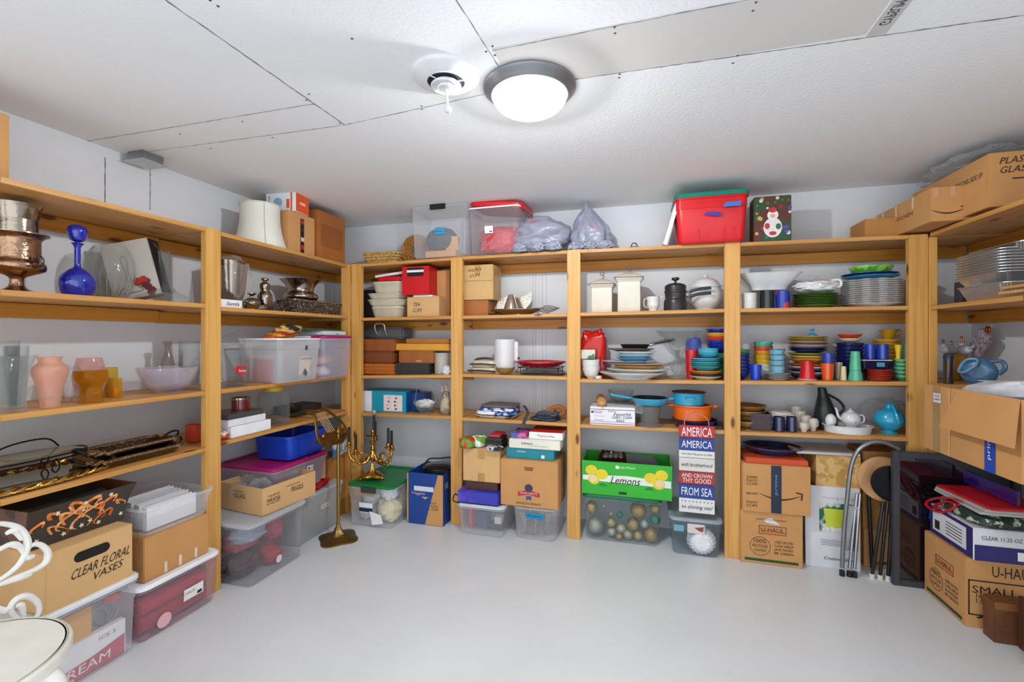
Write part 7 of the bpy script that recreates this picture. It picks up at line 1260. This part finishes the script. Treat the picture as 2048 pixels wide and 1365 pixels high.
# open shipping box on right fourth shelf
zb_ = SEG[('R',4)][0][1]+.001; gO = gw('R',.60,1.22,.53,.50,zb_,1.125)
gO.w = .62; rt = openbox(gO,'large open cardboard shipping box with flaps on right shelf',CARD,flaps=(('K',1.5,.14),),t=.005)
A_ = hit_y(1878,852,-.83); B_ = hit_x(2030,897,A_.x); T0 = Vector((RW-.53,-.86,gO.top)); T1 = Vector((RW-.53,-1.215,gO.top)); q = MB()
pl = [p-gO.loc for p in (T0,T1,B_,A_)]; pl = [Vector((-p.y,p.x,p.z)) for p in pl]; dn = [p-Vector((0,0,.004)) for p in pl]
q.add(pl+dn,[(0,1,2,3),(7,6,5,4),(0,4,5,1),(1,5,6,2),(2,6,7,3),(3,7,4,0)]); q.build('flap',CARD,rt)
dbox(rt,gO,'F',-.21,gO.h*.5,.055,gO.h*.98,P('#a5875a',.35),'tape'); dbox(rt,gO,'F',-.2,gO.h*.82,.06,.045,P('#e4e4ea',.5),'label_sticker',.003); txt(rt,gO,'F','SHOE',-.2,gO.h*.85,.04,.01,o=.004); txt(rt,gO,'F','CLEARANCE',-.2,gO.h*.80,.05,.01,o=.004); dbox(rt,gO,'F',-.11,gO.h*.5,.012,gO.h*.99,CARD2,'box_seam',.002)
dbox(rt,gO,'F',.15,gO.h*.4,.06,gO.h*.8,P('#1446b0',.4),'blue_tape',.003); txt(rt,gO,'F','prime',.15,gO.h*.35,.12,.025,WHITE,0,PI/2,o=.005)
m = MB(); m.lump(.42,.36,.09,170,.12,2,e=.6,nu=36); o = m.build('white_plastic_bag',P('#d6d9df',.35,bump=.3,bscale=10),None,W3('R',.93,.30,1.085)); o.rotation_euler=(0,-.1,-PI/2); tag(o,'white plastic bag with handwriting bulging from open shipping box','bag')
gg = gw('R',.74,1.12,.42,.3,1.16,1.17); rt0 = root('paper_sheet','white paper with handwriting STAR ZONE lying on the white bag','paper',gg.loc,gg.rz,tilt=(0,0)); MB().box(-.17,.17,-.13,.13,0,.002).build('sheet',WHITE,rt0)
txt(rt0,gg,'T','STAR',-.09,.03,.1,.035,INK,.3,.2,o=-.006); txt(rt0,gg,'T','ZONE CLEAR',.06,.06,.14,.035,INK,.3,.2,o=-.006); MB().box(.0,.17,-.12,-.09,.002,.006).build('red_stripe',P('#b8202c',.4),rt0); MB().box(-.06,.0,-.12,-.09,.002,.006).build('green_stripe',P('#7fc43a',.4),rt0)
# right shelf row 3: pitcher, bowls, birds
z = SEG[('R',3)][0][1]+.001
g = ce('R',1918,2002,712,.26,z); DBL = P('#3f6f96',.25,coat=.4,name='slate_blue_glaze'); rt = root('disc_pitcher','slate blue disc shaped pitcher on the right shelf','pitcher',g.loc,ROT['R']+.85); Rp = g.R*.95
m = MB(); m.lathe([(0,0),(.6,.0),(.95,.25),(1,.5),(.95,.75),(.6,1),(0,1)],Rp,Rp*.9,36); ob = m.build('body',DBL,rt); ob.rotation_euler=(PI/2,0,0); ob.location=(0,Rp*.45,Rp)
MB().tube([(-Rp*.9,-.02,Rp*1.3),(-Rp*.55,-.03,Rp*1.85),(0,-.03,Rp*1.9),(-.0,-.06,Rp*1.5),(-Rp*.5,-.07,Rp*1.0),(-Rp*.9,-.04,Rp*1.0)],.007,8,closed=True,sub=4).build('spout_rim',P('#6f9cc0',.25,coat=.4),rt); MB().tube([(Rp*.6,0,Rp*1.75),(Rp*1.15,0,Rp*1.8),(Rp*1.3,0,Rp*1.3),(Rp*.98,0,Rp*.9)],.01,8,sub=4).build('handle',DBL,rt)
g = ce('R',1888,1935,709,.15,z); single(g,[(0,0),(.7,0),(.8,.1),(1,.9),(1.05,1),(.98,1),(.75,.2),(0,.1)],P('#b8801e',.25,coat=.4),'yellow_mixing_bowl','large mustard yellow bowl behind the slate blue pitcher','bowl'); zt=g.top
g = ce('R',1886,1908,712,.33,z); rt = turned(g,[(0,0),(.95,0),(1,.05),(1,.95),(.9,1),(0,1)],P('#3a2a20',.25,coat=.4),'preserve_jar','dark brown jar with blue lid beside corner post','jar'); MB().lathe([(1,.88),(1.05,.88),(1.05,1.02),(0,1.03)],g.R,g.h,24).build('lid',P('#16265a',.4),rt)
def bird(u,v,lb,s=1.,d=.15):
    p = W3('R',al('R',u,d),d,v); rt = root('ceramic_bird',lb,'figurine',p,ROT['R']); WB = P('#c8ccd8',.25,coat=.4)
    MB().lump(.09*s,.055*s,.055*s,4,.06).build('body',WB,rt); MB().sph(.02*s,(-.03*s,0,.055*s),12).build('head',WB,rt); MB().tube([(-.03*s,0,.07*s),(-.032*s,0,.09*s),(-.028*s,0,.105*s)],.0055*s,6,sub=3).build('crest',P('#b86a30',.3,metal=.5),rt); MB().tube([(-.045*s,0,.055*s),(-.066*s,0,.05*s)],lambda t:.006*(1-.8*t),6).build('beak',P('#b86a30',.3,metal=.5),rt); MB().tube([(.035*s,0,.035*s),(.07*s,0,.05*s)],lambda t:.01*(1-.5*t),6).build('tail',WB,rt)
bird(1892,zt,'white ceramic bird with copper crest beside corner post',.8); bird(1908,zt-.0,'small white ceramic bird in middle of bowl rim',.75,.14); bird(1930,zt-.0,'largest white ceramic bird on right of yellow bowl',1.0,.14)
p = W3('R',al('R',1960,.10),.10,zz('R',1950,706,.10)); rt = root('patterned_boot','small patterned ceramic boot with copper leaves on top','figurine',p,ROT['R'],tilt=(0,0)); ob=MB().box(-.05,.05,-.015,.015,0,.15).build('body',P('#b9aeb4',.4,h2='#8a7c88',vscale=60,bump=.5),rt,bevel=.01); ob.rotation_euler=(0,.75,0); ob.location=(-.05,0,-.0); 
for dx in (-.005,.015): MB().lump(.018,.012,.04,3,.1,c=(.055+dx,0,.11)).build('copper_leaf',P('#a8501e',.3,metal=.8),rt)
g = ce('R',1930,1962,735,.12,z); single(g,[(0,0),(1,0),(1,1),(0,1)],P('#8a6a34',.4),'tin_canister','short tin supporting the figurines at the back','tin')
# right row 2: aluminium pans
z = SEG[('R',2)][0][1]+.001; AL = P('#d6d8da',.3,metal=.9,bump=.3,bscale=30,name='aluminium_foil'); 
def pan(a0,a1,df,dep,z0,h,lb,grp=None,flip=False,ribs=True):
    rt = root('foil_pan',lb,'foil pan',W3('R',(a0+a1)/2,df-dep/2,z0),ROT['R'],grp); w,d = a1-a0,dep; m = MB()
    R0 = m.rr(w*.8,d*.8,.03,0,seg=10); n = len(R0)
    def rb(ring,k): return [(x*(1+k*(.012 if i%2 else -.012)),y*(1+k*(.012 if i%2 else -.012)),zz_) for i,(x,y,zz_) in enumerate(ring)]
    rings = [rb(m.rr(w*.8,d*.8,.03,0 if not flip else h,seg=10),1),rb(m.rr(w*.98,d*.98,.035,h*.92 if not flip else h*.08,seg=10),1),m.rr(w*1.02,d*1.02,.04,h*.95 if not flip else .004,seg=10)]
    m.loft(rings,True,False); m.build('pan_wall',AL,rt); MB().tube(m.rr(w*1.02,d*1.02,.04,h*.96 if not flip else .004,seg=6),.003,6,closed=True).build('rolled_rim',AL,rt); return rt
pan(.52,.86,.36,.26,z,.075,'large ribbed foil roasting pan at bottom of the pan pile')
grp = 'nested foil pans on the right shelf'
for i in range(9): pan(.47+.01*(i%2),.80,.34,.25,z+.079+i*.0135,.05,'shiny foil pan, '+ORD[min(i,8)]+' of the nested pan pile',grp,flip=False)
pan(.50,.86,.30,.24,z+.079+9*.0135+.02,.035,'large foil pan lying topmost on nested pans')
for i,(a,lb) in enumerate(((.86,'pale wooden handle lying over foil pans, lower'),(.85,'pale wooden handle lying over foil pans, upper'))):
    m = MB(); m.tube([(0,0,0),(.14,0,.0)],.011,8,flat=.7); o = m.build('wooden_paddle',P('#cfa468',.5),None,W3('R',a,.375-.02*i,z+.02+.024*i)); o.rotation_euler=(0,0,-PI/2); tag(o,lb,'paddle')
q = gw('R',.40,.47,.3,.2,z,z+.12)
carton(q,'dark grey electronics box behind foil pans by corner post',P('#3c3c44',.5),'dark_box')
# right top shelf
z = shz('R',1,.4)+.003
def rz_(a): return max(shz('R',1,a-.17),shz('R',1,a+.17))+.002
q = gw('B',4.015,4.155,.62,.26,zz('B',1862,461,.5)+.0,zz('B',1862,461,.5)+.105)
ga = gw('B',hit_y(1862,400,-.60).x,hit_y(1950,400,-.60).x,.60,.56,SEG[('R',1)][0][1]+.012,0); ga.h = zz('B',1905,372,.60)-ga.z; ga.top=ga.z+ga.h; ga.loc = W3('B',ga.a,ga.df-ga.d/2,ga.z)
rt = carton(ga,'long shipping box with smile logo jutting over corner post',CARD,bev=.003); smile(rt,ga,-.02,ga.h*.35,ga.w*.78); txt(rt,ga,'L','MISC KITCHEN',-.03,ga.h*.5,.3,.022,P('#6a3f28',.7),.2); 
for x in (-.07,.0): dbox(rt,ga,'F',x,ga.h*.85,.022,ga.h*.28,P('#c9a078',.35),'tape')
for x in (.0,.018):
    decal(rt,ga,'F',[(ga.w*.3+x-.004,ga.h*.72),(ga.w*.3+x+.004,ga.h*.72),(ga.w*.3+x+.001,ga.h*.9),(ga.w*.3+x+.006,ga.h*.9),(ga.w*.3+x,ga.h*.98),(ga.w*.3+x-.006,ga.h*.9),(ga.w*.3+x-.001,ga.h*.9)],INK,'up_arrow')
dbox(rt,ga,'F',ga.w*.33,ga.h*.68,.035,.003,INK,'arrow_base'); 
for y in (-.2,-.05,.12): dbox(rt,ga,'L',y,ga.h*.8,.02,ga.h*.35,P('#d9c4a8',.35),'tape')
q = gw('B',hit_y(1730,440,-.28).x,hit_y(1800,440,-.28).x,.28,.2,shz('B',1,3.9)+.001,zz('B',1775,436,.28))
carton(q,'low cardboard box on top shelf against back wall beside corner post',P('#b88248',.85))
a0, a1 = .60,1.08; zl = shz('R',1,a1)+.004; gb = gw('R',.62,1.14,.41,.36,max(SEG[('R',1)][0][1],SEG[('R',1)][0][3])+.004,2.235)
gb = gw('B',hit_y(1978,350,-.78).x,hit_y(1978,350,-.78).x+.38,.78,.70,SEG[('R',1)][0][1]+.118,0); 
zlow = zz('B',1985,414,.78); gb = gw('B',hit_y(1978,350,-.78).x,4.53,.78,.62,max(zlow,SEG[('R',1)][0][1]+.006),zz('B',1985,306,.78))
rt = carton(gb,'tall cardboard box handwritten PLASTIC GLASSES on right top shelf',CARD,bev=.003); txt(rt,gb,'F','PLASTIC',-gb.w*.18,gb.h*.85,.15,.03,INK,.35,.05); txt(rt,gb,'F','GLASSES',-gb.w*.18,gb.h*.68,.15,.03,INK,.35,.05); dbox(rt,gb,'F',-gb.w*.1,gb.h*.5,.12,.006,INK,'marker_line'); txt(rt,gb,'L','GLASSES',-.2,gb.h*.4,.1,.025,P('#2a6a5c',.6)); txt(rt,gb,'L','FRAGILE THIS SIDE UP',.15,gb.h*.66,.24,.025,P('#4a4a2c',.6))
m = MB(); m.lump(.34,.58,(RH-.012-gb.top)*.9,180,.22,3,nu=44,nv=28); o = m.build('clear_packing_film',clear('#f4f6f8',.14,'#e8ecf0',.1,bump=1.,bscale=9,name='clear_film',edge=.5,blend=.25),None,Vector((gb.loc.x-.06,gb.loc.y+.03,gb.top+.001))); tag(o,'crumpled clear packing film on top of the plastic glasses box','film')
